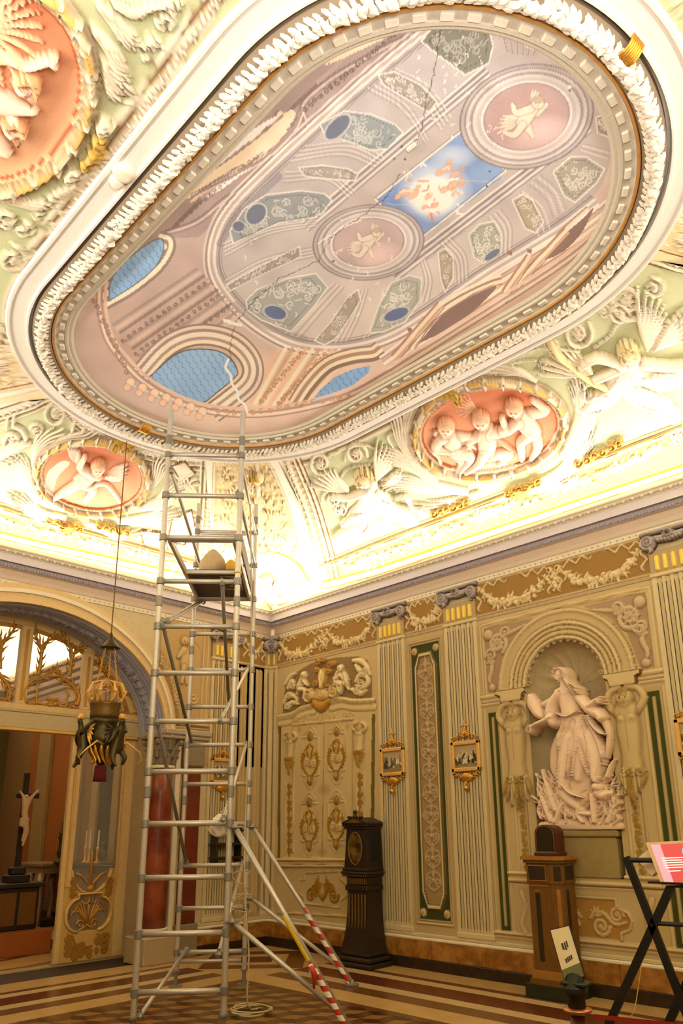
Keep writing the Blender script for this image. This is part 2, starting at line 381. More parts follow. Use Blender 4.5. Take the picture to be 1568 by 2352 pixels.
# ================================================================ CEILING
SCX, SCY, RL, SX = 4.92, -3.68, 1.56, 1.255        # stadium centre, leaf radius, half straight
ceiling = empty('ceiling', kind='structure')
RT = RL+.28
def stad(o, n=36, m=20):
    R = RL+o; p = []
    for t in np.linspace(-SX, SX, m, endpoint=False): p.append((SCX-t, SCY+R))
    for a in np.linspace(PI/2, 3*PI/2, n, endpoint=False): p.append((SCX-SX+R*math.cos(a), SCY+R*math.sin(a)))
    for t in np.linspace(-SX, SX, m, endpoint=False): p.append((SCX+t, SCY-R))
    for a in np.linspace(-PI/2, PI/2, n, endpoint=False): p.append((SCX+SX+R*math.cos(a), SCY+R*math.sin(a)))
    return p
def arc_pts(a0, a1, n):
    """points of the cove top edge from angle a0 to a1 (degrees, decreasing), by arc length, through the straights"""
    R = RT; segs = []
    def pt(a):
        a = math.radians(a); return np.array([SCX+(SX if math.cos(a) > 1e-9 else -SX if math.cos(a) < -1e-9 else 0)+R*math.cos(a), SCY+R*math.sin(a)])
    A = np.linspace(a0, a1, 200); P = [pt(a) for a in A]; d = np.cumsum([0]+[np.linalg.norm(P[i+1]-P[i]) for i in range(199)])
    t = np.linspace(0, d[-1], n); P = np.array(P); return np.stack([np.interp(t, d, P[:, 0]), np.interp(t, d, P[:, 1])], 1)
def poly_pts(pts, n):
    P = np.array(pts, float); d = np.cumsum([0]+[np.linalg.norm(P[i+1]-P[i]) for i in range(len(P)-1)]); t = np.linspace(0, d[-1], n)
    return np.stack([np.interp(t, d, P[:, 0]), np.interp(t, d, P[:, 1])], 1)
e = .03; q = 1.2
SEG = {'long': (123, 57, [(q, -e), (L-q, -e)]), 'cornerR': (57, 30, [(L-q, -e), (L-e, -e), (L-e, -q)]), 'endR': (30, -30, [(L-e, -q), (L-e, -W+q)]),
       'cornerBR': (-30, -57, [(L-e, -W+q), (L-e, -W+e), (L-q, -W+e)]), 'back': (-57, -123, [(L-q, -W+e), (q, -W+e)]),
       'cornerBL': (-123, -150, [(q, -W+e), (e, -W+e), (e, -W+q)]), 'end': (-150, -210, [(e, -W+q), (e, -q)]), 'corner': (150, 123, [(e, -q), (e, -e), (q, -e)])}
def cove(seg, n, m, col):
    a0, a1, base = SEG[seg]; T = arc_pts(a0, a1, n); B = poly_pts(base, n); t = np.linspace(0, 1, m)
    w = (1-np.cos(PI*t/2))**1.25; z = ZC+(HC-.05-ZC)*np.sin(PI*t/2)
    P = np.empty((n, m, 3)); P[..., :2] = B[:, None]*(1-w)[None, :, None]+T[:, None]*w[None, :, None]; P[..., 2] = z[None]
    gu = np.gradient(P, axis=0); gv = np.gradient(P, axis=1); N = np.cross(gu, gv); N /= np.linalg.norm(N, axis=2, keepdims=True)+1e-12
    c = np.array([SCX, SCY, 2.]); N *= np.sign(((c-P)*N).sum(2, keepdims=True)); s = Canvas(P, N, col); s.fade = np.clip((1-t)/.05, 0, 1)[None]
    s.flip = bool((np.cross(gu, gv)[n//2, m//2]*N[n//2, m//2]).sum() < 0); return s
cGRN, cCRM, cOUT, cGLD, cRED = S('CBCDA4'), S('E9DDC6'), S('8A6232'), S('D9B25A'), S('DB8F68')
cPNK, cOCH = S('EBC3A6'), S('C79C50')
cOUT2 = S('8C6A48')
def medallion(c, x, y, a, b, ang, fr, base=10):
    """oval medallion: outer plaster ring, bamboo frame, red ground"""
    c.ell(x, y, a+fr, b+fr, ang, .035, cCRM, g=base, out=cOUT, ok=.6, ow=1.05)
    c.ell(x, y, a+fr*.8, b+fr*.8, ang, .06, S('D9C6A0'), g=base, out=cOUT, inner=(a+fr*.3)/(a+fr*.8), flat=False)
    n = 26
    for k in range(n):
        t = 2*PI*k/n; r = (fr*.55); px = (a+r)*math.cos(t); py = (b+r)*math.sin(t); cs, sn = math.cos(math.radians(ang)), math.sin(math.radians(ang))
        X, Y = x+px*cs-py*sn, y+px*sn+py*cs; tx, ty = -(a+r)*math.sin(t), (b+r)*math.cos(t); tx, ty = tx*cs-ty*sn, tx*sn+ty*cs; l = math.hypot(tx, ty); tx /= l; ty /= l
        c.stroke([(X-tx*fr*.45, Y-ty*fr*.45), (X+tx*fr*.45, Y+ty*fr*.45)], fr*.16, .085, S('E6BC72') if k % 3 else S('F0E0C4'), g=base, out=cOUT2, sm=False)
        X, Y = x+(a+r)*math.cos(t+PI/n)*cs-(b+r)*math.sin(t+PI/n)*sn, y+(a+r)*math.cos(t+PI/n)*sn+(b+r)*math.sin(t+PI/n)*cs
        for dd in (-1, 1): c.leaf(X, Y, math.atan2(-tx*dd, ty*dd), fr*.42, fr*.1, dd, h=.09, col=S('F4E8D2'), out=cOUT2, g=base)
    c.ell(x, y, a*1.03, b*1.04, ang, .04, S('EBD8B0'), g=base, out=cOUT, flat=True)
    j = c.near(x-a*1.1, x+a*1.1, y-a*1.1, y+a*1.1); cs, sn = math.cos(math.radians(ang)), math.sin(math.radians(ang)); dx, dy = c.U[j]-x, c.V[j]-y
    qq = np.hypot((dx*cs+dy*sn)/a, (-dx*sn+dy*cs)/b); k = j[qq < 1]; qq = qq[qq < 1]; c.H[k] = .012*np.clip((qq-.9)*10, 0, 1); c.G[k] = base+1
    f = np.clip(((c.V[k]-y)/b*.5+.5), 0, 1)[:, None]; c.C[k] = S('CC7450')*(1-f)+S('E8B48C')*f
    c.stroke([(x+a*.985*math.cos(t)*cs-b*.985*math.sin(t)*sn, y+a*.985*math.cos(t)*sn+b*.985*math.sin(t)*cs) for t in np.linspace(0, 2*PI, 40)], a*.014, 0, S('B0603C'), g=base+1, sm=False)
def gold_shell(c, x, y, r, an=-PI/2, g=30):
    for k in range(7): c.leaf(x, y, an+(k-3)*.42, r, r*.17, (k-3)*.25, h=.1, col=cGLD, out=S('8E5A1C'), g=g)
    for dd in (-1, 1): c.spiral(x+dd*r*.7*math.cos(an+PI/2), y+dd*r*.7*math.sin(an+PI/2), r*.35, 1.2, dd, r*.1, .1, cGLD, S('8E5A1C'), g=g)
    c.dot(x, y, r*.22, .12, cGLD, out=S('8E5A1C'), g=g)
def plume(c, P, n, r, sp, **k):
    """bundle of palm fronds following the spine P (px), fanning out by sp"""
    P = bez(P, 4); m = len(P)
    for q in range(n):
        f = (q/(n-1)-.5)*2; pts = []
        for i in range(m):
            a = P[max(0, i-1)]; b = P[min(m-1, i+1)]; dx, dy = b[0]-a[0], b[1]-a[1]; l = math.hypot(dx, dy)+1e-6; t = i/(m-1); o = f*sp*(.25+t**1.3)
            pts.append((P[i][0]-dy/l*o, P[i][1]+dx/l*o))
        ln = int(m*(1-.35*abs(f)))+1; c.stroke(pts[:max(3, ln)], [r*.6, r, r*.9, r*.15], h=.05-.012*abs(f), col=cCRM, out=cOUT, sm=False, **k)

# ---- long side above the right wall
def lineY(p, x): return np.interp(x, [a[0] for a in p], [a[1] for a in p])
c = cove('long', 640, 190, cGRN)
gl = [(700, 1346), (784, 1327), (860, 1307), (1568, 1069), (3000, 560)]; ml = [(700, 1306), (768, 1288), (860, 1250), (1176, 1130), (1568, 978), (3000, 400)]
lo = c.V > lineY(ml, c.U); c.C[lo] = S('E2C27A'); lo2 = c.V > lineY(gl, c.U); c.C[lo2] = S('F0E6D2')
# cream frame at the left, with leaf moulding
c.poly([(600, 1020), (644, 1030), (672, 1090), (700, 1160), (735, 1260), (757, 1340), (700, 1370), (560, 1380)], S('F0E6D0'))
c.poly([(650, 1034), (700, 1140), (740, 1250), (765, 1290), (780, 1290), (745, 1190), (715, 1100), (690, 1050), (670, 1034)], S('E6D3AC'))
topl = [(660, 1040), (720, 1026), (799, 990), (984, 895), (1164, 790), (1300, 705), (1395, 615), (1432, 566)]
up = topl+[(1500, 500), (1400, 400), (600, 900), (560, 1040)]
c.poly(up, S('F2E8DA'))
for off, r, cc, h in ((0, 7, S('E8DCC8'), .02), (16, 3.2, cCRM, .03), (24, 2.4, cOUT2, .0), (31, 2.6, cCRM, .015), (-11, 1.6, cOUT2, 0)):
    c.stroke([(x+off*.35, y+off) for x, y in topl], r, h, cc, out=cOUT, ok=.5)
for k, (x, y) in enumerate(bez(topl, 12)): c.leaf(x, y, -.5+(-1)**k*.9, 9, 3, .5, h=.035, col=S('F6EEE0'), out=cOUT)
lb = [(650, 1036), (675, 1095), (700, 1155), (722, 1225), (740, 1290), (750, 1335)]
for off, r, cc, h in ((0, 8, S('E4C98E'), .01), (-11, 2, cCRM, .02), (13, 2.5, cCRM, .02), (19, 1.6, cOUT2, 0), (24, 2, cCRM, .015), (30, 1.5, cOUT2, 0)):
    c.stroke([(x+off, y+(-6 if off > 12 else 0)) for x, y in lb], r, h, cc, out=cOUT, ok=.4)
for k, (x, y) in enumerate(bez(lb, 9)):
    c.dot(x, y, 5.2, .04, S('F6EEDC'), out=cOUT); c.leaf(x, y, (-1)**k*1.3+1, 11, 2.6, .5, h=.03, col=S('F2E4C4'), out=cOUT)
rb = [(1432, 566), (1500, 588), (1568, 606), (1640, 620)]
for off, r, cc, h in ((0, 7, S('E8DCC8'), .02), (14, 3, cCRM, .03), (21, 2, cOUT2, 0), (-12, 2.4, cCRM, .02)): c.stroke([(x, y+off) for x, y in rb], r, h, cc, out=cOUT, ok=.5)
for k, (x, y) in enumerate(bez(rb, 9)): c.leaf(x, y, .3+(-1)**k*.9, 9, 3, .5, h=.035, col=S('F6EEE0'), out=cOUT)
c.poly([(1435, 560), (1500, 583), (1640, 612), (1700, 500), (1500, 480)], S('F0E4CC'))
# bottom mouldings and fruit garland band
for p, o, r, h, cc in ((ml, 0, 3.2, .035, S('C9A266')), (ml, -9, 2.6, .02, S('DCC08C')), (ml, 7, 3, .03, cCRM), (gl, 0, 2.2, .015, S('D0A032')), (gl, 9, 2.6, .02, cCRM), (gl, 16, 1.3, 0, S('C9A24C'))):
    c.stroke([(x, y+o) for x, y in p if x < 2000], r, h, cc, out=cOUT, ok=.5, sm=False)
for a in ((790, 1304, 905, 1264), (915, 1256, 1040, 1206), (1075, 1190, 1190, 1152), (1240, 1130, 1350, 1095), (1365, 1090, 1520, 1024), (1540, 1010, 1700, 960)):
    c.garland([(a[0], a[1]), ((a[0]+a[2])/2, (a[1]+a[3])/2+6), (a[2], a[3])], 17, S('FAF2DC'), S('B98A2C'), .045, 1.7, S('F0E0A8'))
for x, y in ((1210, 1153), (1230, 1146), (1350, 1104), (1049, 1204), (910, 1262)):
    c.dot(x, y, 7, .06, S('F2E6CC'), out=cOUT); c.dot(x, y, 3, .07, S('C9A26A')); c.ribbon(x-16, y+8, 34, -8, 5, 3, 2.6, .04, S('F2E6CC'), cOUT)
# scrolls of the green ground
kk = dict(col=cCRM, out=cOUT)
for x, y, r, d in ((736, 1062, 27, 1), (817, 1040, 27, -1), (763, 1143, 24, 1), (885, 1062, 20, -1), (1325, 765, 36, 1), (1268, 790, 22, -1), (1250, 830, 14, 1), (1210, 800, 16, 1), (1440, 690, 42, 1), (1420, 720, 26, -1), (1386, 715, 18, 1), (1500, 660, 24, 1), (1245, 850, 12, -1), (780, 1170, 16, -1), (1560, 1000, 20, 1), (640, 1240, 12, 1)):
    c.spiral(x, y, r, 1.5, d, r*.15, .035, a0=x, **kk)
    c.spray(x, y, 0, 6.2, 7, r*.55, r*.12, h=.03, **kk)
for P in ([(745, 1090), (775, 1100), (800, 1075), (850, 1065)], [(790, 1060), (800, 1030), (840, 1020), (880, 1040)], [(1200, 815), (1240, 800), (1290, 800), (1330, 805)], [(1360, 800), (1400, 770), (1420, 740), (1480, 730)], [(1100, 870), (1150, 850), (1190, 830), (1230, 825)], [(905, 1030), (890, 1000), (920, 985)], [(760, 1155), (790, 1180), (800, 1150)]):
    c.stroke(P, [1.5, 3.4, 2], .03, **kk)
# plumes round the medallion
for P, n, sp in (([(1075, 1128), (985, 1115), (900, 1108), (840, 1150)], 7, 26), ([(1000, 1105), (935, 1060), (880, 1045), (850, 1075)], 7, 26), ([(960, 1070), (925, 1010), (915, 960), (895, 930)], 6, 24),
                 ([(950, 1030), (935, 980), (950, 935), (965, 915)], 5, 18), ([(1210, 1118), (1290, 1085), (1345, 1020), (1370, 940)], 8, 26), ([(1290, 1050), (1335, 990), (1365, 920), (1420, 870)], 8, 30),
                 ([(1300, 1020), (1335, 950), (1325, 880), (1310, 840)], 7, 26), ([(1180, 1130), (1240, 1120), (1290, 1100), (1330, 1060)], 5, 16), ([(1230, 872), (1190, 850), (1130, 850), (1100, 858)], 4, 12), ([(1100, 1130), (1040, 1150), (980, 1160), (900, 1150)], 4, 14)):
    plume(c, P, n, 3.8, sp)
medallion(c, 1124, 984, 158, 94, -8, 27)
ch = S('F1D6C0'); co = S('B0623E'); hr = S('E3B594')
c.poly([(1235, 1060), (1278, 985), (1275, 1020), (1235, 1075)], S('EBCDB4'), g=11)
c.poly([(985, 1075), (1100, 1068), (1235, 1062), (1190, 1076), (1100, 1082), (1040, 1085)], S('EBCDB4'), g=11)
c.spray(1095, 940, -2.9, 1.2, 8, 62, 2, .5, h=.008, col=S('E8B898'), out=co, g=12)
c.putto((1024, 978), (1030, 1000), (1045, 1030), [[(1018, 1000), (1000, 1025), (1040, 1035)], [(1045, 1002), (1085, 1000)]], [[(1050, 1038), (1082, 1048), (1060, 1078)], [(1040, 1040), (1062, 1058), (1050, 1082)]], 22, ch, co, .05, 12, [(1040, 1005, .5, 60, 4), (1012, 1000, -2.6, 22, 3)], hr)
c.putto((1104, 962), (1118, 986), (1118, 1028), [[(1130, 990), (1160, 985), (1152, 955)], [(1105, 995), (1075, 1015)]], [[(1112, 1040), (1100, 1062), (1072, 1080)], [(1124, 1045), (1168, 1042), (1148, 1064)]], 23, ch, co, .06, 12, (), hr)
c.putto((1180, 934), (1196, 955), (1222, 990), [[(1190, 965), (1165, 985), (1150, 980)], [(1212, 950), (1252, 940), (1222, 915)]], [[(1212, 1000), (1196, 1015), (1200, 1050)], [(1230, 1000), (1235, 1025), (1222, 1050)]], 23, ch, co, .06, 12, (), hr)
c.stroke([(990, 1028), (1030, 1032), (1075, 1022)], 3, .07, ch, out=co, g=12); c.stroke([(1135, 1000), (1160, 1020), (1185, 1035)], [3, 7, 3], .04, S('E3A98A'), out=co, g=12); c.stroke([(993, 1035), (1005, 1045), (1012, 1060)], 3.4, .05, ch, out=co, g=12)
gold_shell(c, 1026, 908, 30); gold_shell(c, 1195, 1122, 24, PI/2)
for x0, y0, x1, y1 in ((1000, 1175, 1075, 1150), (1330, 1060, 1425, 1015), (1170, 1130, 1240, 1105)):
    for q in range(6): t = q/5; c.spiral(x0+(x1-x0)*t, y0+(y1-y0)*t, 11, 1.3, (-1)**q, 3, .08, cOCH, S('7E5216'), q, g=30)
# two winged figures
def angel(c, pts, g):
    wc, dr = S('F4EBD6'), S('FAF3E4'); o = S('B98F55')
    for (x, y, an, ln, n, w) in pts['wings']:
        for q in range(n): c.leaf(x, y, an+(q-n/2)*.13, ln*(1-.07*q), w, .35, h=.06-.004*q, col=wc, out=o, g=g)
    for P, r in pts['drape']: c.stroke(P, [r*.7, r, r*.9, r*.3], .075, dr, out=o, g=g, ow=1.2)
    for P, r in pts['fold']: c.stroke(P, [r*.4, r, r*.3], .095, dr, out=o, g=g, ow=1.5, ok=.7)
    for P, r in pts['limb']: c.stroke(P, [r, r*.85, r*.55], .10, dr, out=o, g=g)
    x, y, r = pts['head']; c.dot(x, y, r, .12, dr, out=o, g=g); c.ell(x+r*.1, y-r*.5, r*1.02, r*.62, 0, .08, S('EAD2A2'), g=g, out=o, flat=False, lift=.05)
    for q in range(9): a_ = PI*.8+q*PI/6.5; c.spiral(x+r*.05+r*.95*math.cos(a_), y-r*.25+r*.85*math.sin(a_), r*.26, 1.1, 1, r*.1, .12, S('EAD2A2'), o, q, g=g)
    c.dot(x-r*.35, y+r*.1, r*.1, 0, o, g=g); c.dot(x+r*.15, y+r*.15, r*.1, 0, o, g=g); c.stroke([(x-r*.1, y+r*.1), (x-r*.15, y+r*.4)], r*.1, .14, dr, out=o, g=g, sm=False)
angel(c, dict(head=(836, 1096, 19), wings=[(865, 1100, -1.25, 95, 8, 5), (800, 1122, -2.75, 100, 7, 5), (880, 1110, -.6, 60, 5, 4)],
      drape=[([(850, 1120), (850, 1160), (820, 1190), (790, 1200)], 30), ([(870, 1150), (900, 1180), (930, 1190), (955, 1200)], 24), ([(850, 1170), (830, 1210), (810, 1215), (775, 1225)], 22)],
      fold=[([(880, 1140), (920, 1160), (960, 1165), (975, 1175)], 4), ([(860, 1160), (900, 1195), (940, 1200)], 4), ([(840, 1170), (810, 1180), (785, 1200)], 4), ([(850, 1180), (850, 1205), (830, 1222)], 4), ([(890, 1150), (930, 1135), (950, 1160), (975, 1160)], 4)],
      limb=[([(848, 1120), (805, 1136), (768, 1134)], 9), ([(870, 1125), (905, 1145)], 8), ([(835, 1200), (800, 1210), (768, 1232)], 11)]), 20)
angel(c, dict(head=(1441, 806, 21), wings=[(1485, 800, -1.35, 150, 9, 7), (1500, 800, -.75, 130, 6, 7), (1360, 850, -2.85, 135, 8, 6)],
      drape=[([(1450, 830), (1450, 860), (1420, 880), (1390, 900)], 36), ([(1440, 870), (1400, 910), (1370, 920), (1340, 935)], 22), ([(1470, 860), (1520, 870), (1560, 860), (1620, 850)], 30), ([(1440, 890), (1500, 920), (1540, 950), (1555, 960)], 26)],
      fold=[([(1420, 860), (1390, 890), (1350, 900)], 5), ([(1460, 880), (1510, 905), (1550, 950)], 5), ([(1470, 860), (1530, 850), (1580, 865)], 5), ([(1400, 900), (1370, 900), (1345, 910), (1340, 880)], 5), ([(1430, 900), (1480, 930), (1530, 935)], 4)],
      limb=[([(1430, 835), (1390, 855), (1350, 870)], 11), ([(1430, 830), (1370, 815), (1330, 835)], 10), ([(1480, 830), (1540, 835), (1600, 825)], 12)]), 21)
c.stroke([(1262, 785), (1300, 820), (1350, 860), (1392, 880)], [9, 3, 3, 4], .12, S('EAD6AC'), out=cOUT, g=21)
c.emit({0: ('cove_panel', ceiling, {}), 10: ('medallion', ceiling, {}), 11: ('medallion_ground', 10, {}), 12: ('cherub_relief', 10, {}), 20: ('angel_relief', ceiling, {}), 21: ('angel_relief', ceiling, {}), 30: ('gilded_shell', ceiling, {})}, ceiling, c.flip)

# ---- corner above the meeting of the walls
c = cove('corner', 200, 170, S('EFD9A8'))
for a, b in (((480, 1040), (470, 1310)), ((617, 1033), (720, 1335))):
    m_ = ((a[0]+b[0])/2+(12 if a[0] > 600 else 2), (a[1]+b[1])/2-8)
    for o, r, cc, h in ((0, 11, S('F4ECDA'), .015), (13 if a[0] < 600 else -13, 2, cCRM, .02), (-13 if a[0] < 600 else 13, 2, cCRM, .02)):
        c.stroke([(a[0]+o, a[1]), (m_[0]+o, m_[1]), (b[0]+o, b[1])], r, h, cc, out=cOUT, ok=.45)
c.scatter([(500, 1055), (610, 1050), (640, 1120), (680, 1240), (690, 1300), (500, 1290)], 330, 13, 2.6, .03, S('F4E4B8'), S('B98A3C'))
c.stroke([(588, 1040), (594, 1130), (600, 1200), (603, 1270)], [3, 5, 5, 3], .05, cCRM, out=cOUT)
for y, r in ((1095, 15), (1150, 13), (1185, 17), (1210, 11), (1262, 12)): c.dot(592+(y-1095)*.06, y, r, .07, S('F0DFB4'), out=cOUT)
gold_shell(c, 583, 1092, 13, g=0); c.stroke([(578, 1150), (592, 1165), (606, 1150)], 4, .06, cCRM, out=cOUT)
arch = [(520, 1330), (550, 1290), (592, 1277), (640, 1283), (685, 1308), (712, 1345)]
c.poly(arch+[(730, 1380), (610, 1430), (500, 1380)], S('F2E4B6'))
c.stroke(arch, 11, .05, S('F6EEDC'), out=cOUT); c.stroke([(x, y-14) for x, y in arch], 2, .02, S('C99C4A'))
c.putto((612, 1332), (614, 1348), (625, 1375), [[(610, 1350), (595, 1370)], [(620, 1352), (645, 1360)]], [[(630, 1380), (655, 1375), (680, 1345)], [(625, 1385), (640, 1400), (660, 1398)]], 17, S('FAF0DC'), cOUT, .06, None, [(600, 1340, -2.6, 35, 4), (630, 1345, -.6, 40, 4)], S('E8C890'))
c.spray(680, 1345, .5, 3, 6, 18, 3.5, .8, h=.05, col=S('F4E8CC'), out=cOUT)
c.emit({0: ('corner_panel', ceiling, {})}, ceiling, c.flip)

# ---- end above the arch
c = cove('end', 430, 180, cGRN)
ml = [(-400, 1120), (0, 1163), (60, 1183), (366, 1267), (480, 1300), (700, 1370)]; gl = [(-400, 1160), (0, 1222), (60, 1238), (366, 1306), (480, 1333), (700, 1400)]
c.C[c.V > lineY(ml, c.U)] = S('E2C27A'); c.C[c.V > lineY(gl, c.U)] = S('F0E6D2')
topl = [(-60, 960), (0, 948), (70, 925), (130, 908), (180, 962), (235, 1000), (300, 1028), (380, 1048), (470, 1056)]
c.poly([(-100, 900), (70, 880), (130, 870), (260, 960), (470, 1010), (520, 1050), (470, 1058), (380, 1048), (300, 1028), (235, 1000), (180, 962), (130, 908), (70, 925), (0, 948), (-100, 970)], S('F2E8DA'))
for off, r, cc, h in ((0, 6, S('E8DCC8'), .02), (12, 2.4, cCRM, .03), (18, 1.8, cOUT2, .0), (24, 2, cCRM, .015), (-9, 1.3, cOUT2, 0)):
    c.stroke([(x-(off*.1), y+off) for x, y in topl], r, h, cc, out=cOUT, ok=.5)
for k, (x, y) in enumerate(bez(topl, 9)): c.leaf(x, y, .4+(-1)**k*.9, 8, 2.4, .5, h=.035, col=S('F6EEE0'), out=cOUT)
rb = [(484, 1056), (481, 1130), (476, 1210), (470, 1300)]
for off, r, cc, h in ((0, 7, S('E4C98E'), .01), (11, 2, cCRM, .02), (-11, 2, cCRM, .02), (-17, 1.5, cOUT2, 0), (-22, 2, cCRM, .015)): c.stroke([(x+off, y) for x, y in rb], r, h, cc, out=cOUT, ok=.4)
for k, (x, y) in enumerate(bez(rb, 8)): c.dot(x, y, 4.6, .04, S('F6EEDC'), out=cOUT); c.leaf(x, y, (-1)**k*1.3+1.6, 9, 2.2, .5, h=.03, col=S('F2E4C4'), out=cOUT)
for p, o, r, h, cc in ((ml, 0, 3, .035, S('C9A266')), (ml, -8, 2.2, .02, S('DCC08C')), (ml, 7, 2.6, .03, cCRM), (gl, 0, 2., .015, S('D0A032')), (gl, 8, 2.2, .02, cCRM), (gl, 14, 1.2, 0, S('C9A24C'))):
    c.stroke([(x, y+o) for x, y in p], r, h, cc, out=cOUT, ok=.5, sm=False)
for a in ((-60, 1180, 40, 1205), (60, 1208, 165, 1232), (180, 1236, 270, 1258), (290, 1264, 370, 1284), (385, 1290, 460, 1308)):
    c.garland([(a[0], a[1]), ((a[0]+a[2])/2, (a[1]+a[3])/2+5), (a[2], a[3])], 15, S('FAF2DC'), S('B98A2C'), .045, 1.6, S('F0E0A8'))
for x, y, r, d in ((130, 950, 27, -1), (85, 985, 16, 1), (30, 1010, 34, 1), (-30, 1050, 30, 1), (-20, 1120, 20, -1), (440, 1190, 22, 1), (425, 1235, 18, -1), (400, 1245, 14, 1)):
    c.spiral(x, y, r, 1.5, d, r*.17, .035, a0=x, **kk); c.spray(x, y, 0, 6.2, 7, r*.5, r*.12, h=.03, **kk)
for x, y, a in ((165, 975, -1.2), (185, 990, -1.1), (205, 1000, -1), (225, 1008, -.9), (15, 965, -1.4), (30, 960, -1.4)): c.stroke([(x, y+18), (x+18*math.cos(a), y+18+30*math.sin(a))], 4, .03, sm=False, **kk)
c.poly([(395, 1065), (425, 1058), (450, 1085), (415, 1100)], cCRM, .03, edge=cOUT)
for k in range(3): c.stroke([(395+k*14, 1120-k*3), (440+k*8, 1085+k*12)], 3.5, .035, sm=False, **kk); c.stroke([(400+k*14, 1085+k*5), (430+k*10, 1120+k*5)], 3.5, .03, sm=False, **kk)
c.poly([(395, 1190), (440, 1170), (450, 1220), (420, 1250), (385, 1240)], cCRM, .02, edge=cOUT); c.poly([(320, 1215), (375, 1222), (385, 1262), (330, 1250)], cCRM, .03, edge=cOUT)
c.stroke([(0, 1040), (40, 1020), (70, 1015)], [16, 12, 4], .05, **kk)
for P, n, sp in (([(150, 1190), (90, 1180), (50, 1150), (10, 1130)], 7, 24), ([(90, 1150), (60, 1100), (40, 1060), (-10, 1040)], 8, 28), ([(80, 1090), (85, 1030), (110, 1000), (150, 985)], 6, 22),
                 ([(90, 1040), (150, 1005), (200, 1000), (240, 985)], 5, 14), ([(330, 1130), (360, 1090), (370, 1060), (400, 1040)], 6, 22), ([(320, 1165), (370, 1150), (400, 1120), (430, 1110)], 8, 26),
                 ([(270, 1195), (340, 1190), (390, 1180), (430, 1175)], 7, 24), ([(200, 1200), (260, 1225), (300, 1225), (350, 1215)], 5, 16)):
    plume(c, P, n, 3.4, sp)
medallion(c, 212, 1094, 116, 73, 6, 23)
c.poly([(100, 1120), (110, 1085), (140, 1060), (160, 1065), (130, 1100), (120, 1150)], S('EBCDB4'), g=11, sm=True)
c.putto((226, 1070), (220, 1082), (185, 1102), [[(215, 1085), (185, 1070), (195, 1045)], [(225, 1092), (205, 1075)]], [[(180, 1108), (150, 1125), (125, 1140)], [(185, 1112), (215, 1122), (195, 1150)]], 19, ch, co, .06, 12, [(245, 1095, -.35, 60, 6), (180, 1060, -2.0, 45, 5)], hr)
c.stroke([(200, 1120), (240, 1110), (265, 1135), (275, 1150)], [4, 6, 5], .04, ch, out=co, g=12)
gold_shell(c, 284, 1020, 27); gold_shell(c, 155, 1205, 24, PI/2)
for q in range(5): c.spiral(225+q*16, 1203+q*4, 9, 1.3, (-1)**q, 2.6, .08, cOCH, S('7E5216'), q, g=30); c.spiral(110+q*18, 1192+q*5, 8, 1.3, (-1)**q, 2.6, .07, cOCH, S('7E5216'), q, g=30)
c.emit({0: ('cove_panel', ceiling, {}), 10: ('medallion', ceiling, {}), 11: ('medallion_ground', 10, {}), 12: ('cherub_relief', 10, {}), 30: ('gilded_shell', ceiling, {})}, ceiling, c.flip)

# ---- far left corner
c = cove('cornerBL', 120, 110, S('EFDDB8'))
c.poly([(-50, 772), (84, 800), (134, 868), (-50, 905)], S('F0D6A8'), edge=cOUT); c.stroke([(-60, 780), (82, 790), (140, 880), (-60, 920)], 5, .02, S('F6ECDC'), out=cOUT, sm=False)
c.scatter([(-50, 780), (80, 805), (120, 862), (-50, 895)], 110, 18, 3.4, .035, S('F8EAD0'), S('B08850'))
c.emit({0: ('corner_panel', ceiling, {})}, ceiling, c.flip)

# ---- side over the photographer's back wall (overhead at left)
c = cove('back', 520, 150, cGRN)
bl = [(520, -80), (462, 0), (352, 165), (262, 300), (170, 425), (90, 545), (30, 660), (8, 745), (-10, 800)]
for off, r, cc, h in ((-6, 4, cCRM, .03), (3, 3, cCRM, .025), (10, 2.4, cOUT2, 0), (17, 4, cCRM, .02), (29, 9, S('E6CDA8'), .01), (42, 3, cCRM, .02)):
    c.stroke([(x+off, y+off*.35) for x, y in bl], r, h, cc, out=cOUT, ok=.55)
for k, (x, y) in enumerate(bez(bl, 12)): c.dot(x+29, y+10, 6.5, .05, S('F8F0E2'), out=cOUT); c.leaf(x+29, y+10, -1+(-1)**k*1.1, 14, 3.4, .5, h=.045, col=S('F8F0E2'), out=cOUT)
for P, n, sp in (([(215, 60), (262, 120), (280, 180), (320, 225)], 6, 26), ([(225, 0), (270, 50), (300, 90), (335, 110)], 6, 26), ([(240, 130), (255, 190), (270, 215), (300, 232)], 5, 22), ([(200, 400), (170, 430), (120, 450), (70, 480)], 4, 14), ([(0, 450), (50, 460), (100, 470), (140, 460)], 4, 12), ([(230, -60), (280, -10), (320, 20), (360, 20)], 5, 22)): plume(c, P, n, 5, sp)
for x, y, r, d in ((375, 40, 30, 1), (352, 98, 20, -1), (30, 595, 34, 1), (60, 520, 22, -1), (85, 490, 16, 1), (15, 505, 26, 1), (335, 130, 10, 1), (410, 10, 16, 1), (300, 10, 20, -1)):
    c.spiral(x, y, r, 1.5, d, r*.17, .04, a0=x, **kk); c.spray(x, y, 0, 6.2, 7, r*.5, r*.13, h=.035, **kk)
c.stroke([(190, 450), (210, 480), (130, 490), (120, 520), (140, 530), (150, 545)], [2, 4, 4, 2], .03, **kk); c.stroke([(270, 0), (310, 20), (340, 10), (390, 0)], [16, 20, 12, 8], .05, **kk)
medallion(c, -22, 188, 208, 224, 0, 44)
c.stroke([(-20, 120), (25, 125), (60, 142), (105, 130)], [16, 13, 10, 13], .07, ch, out=co, g=12); c.dot(118, 128, 12, .08, ch, out=co, g=12)
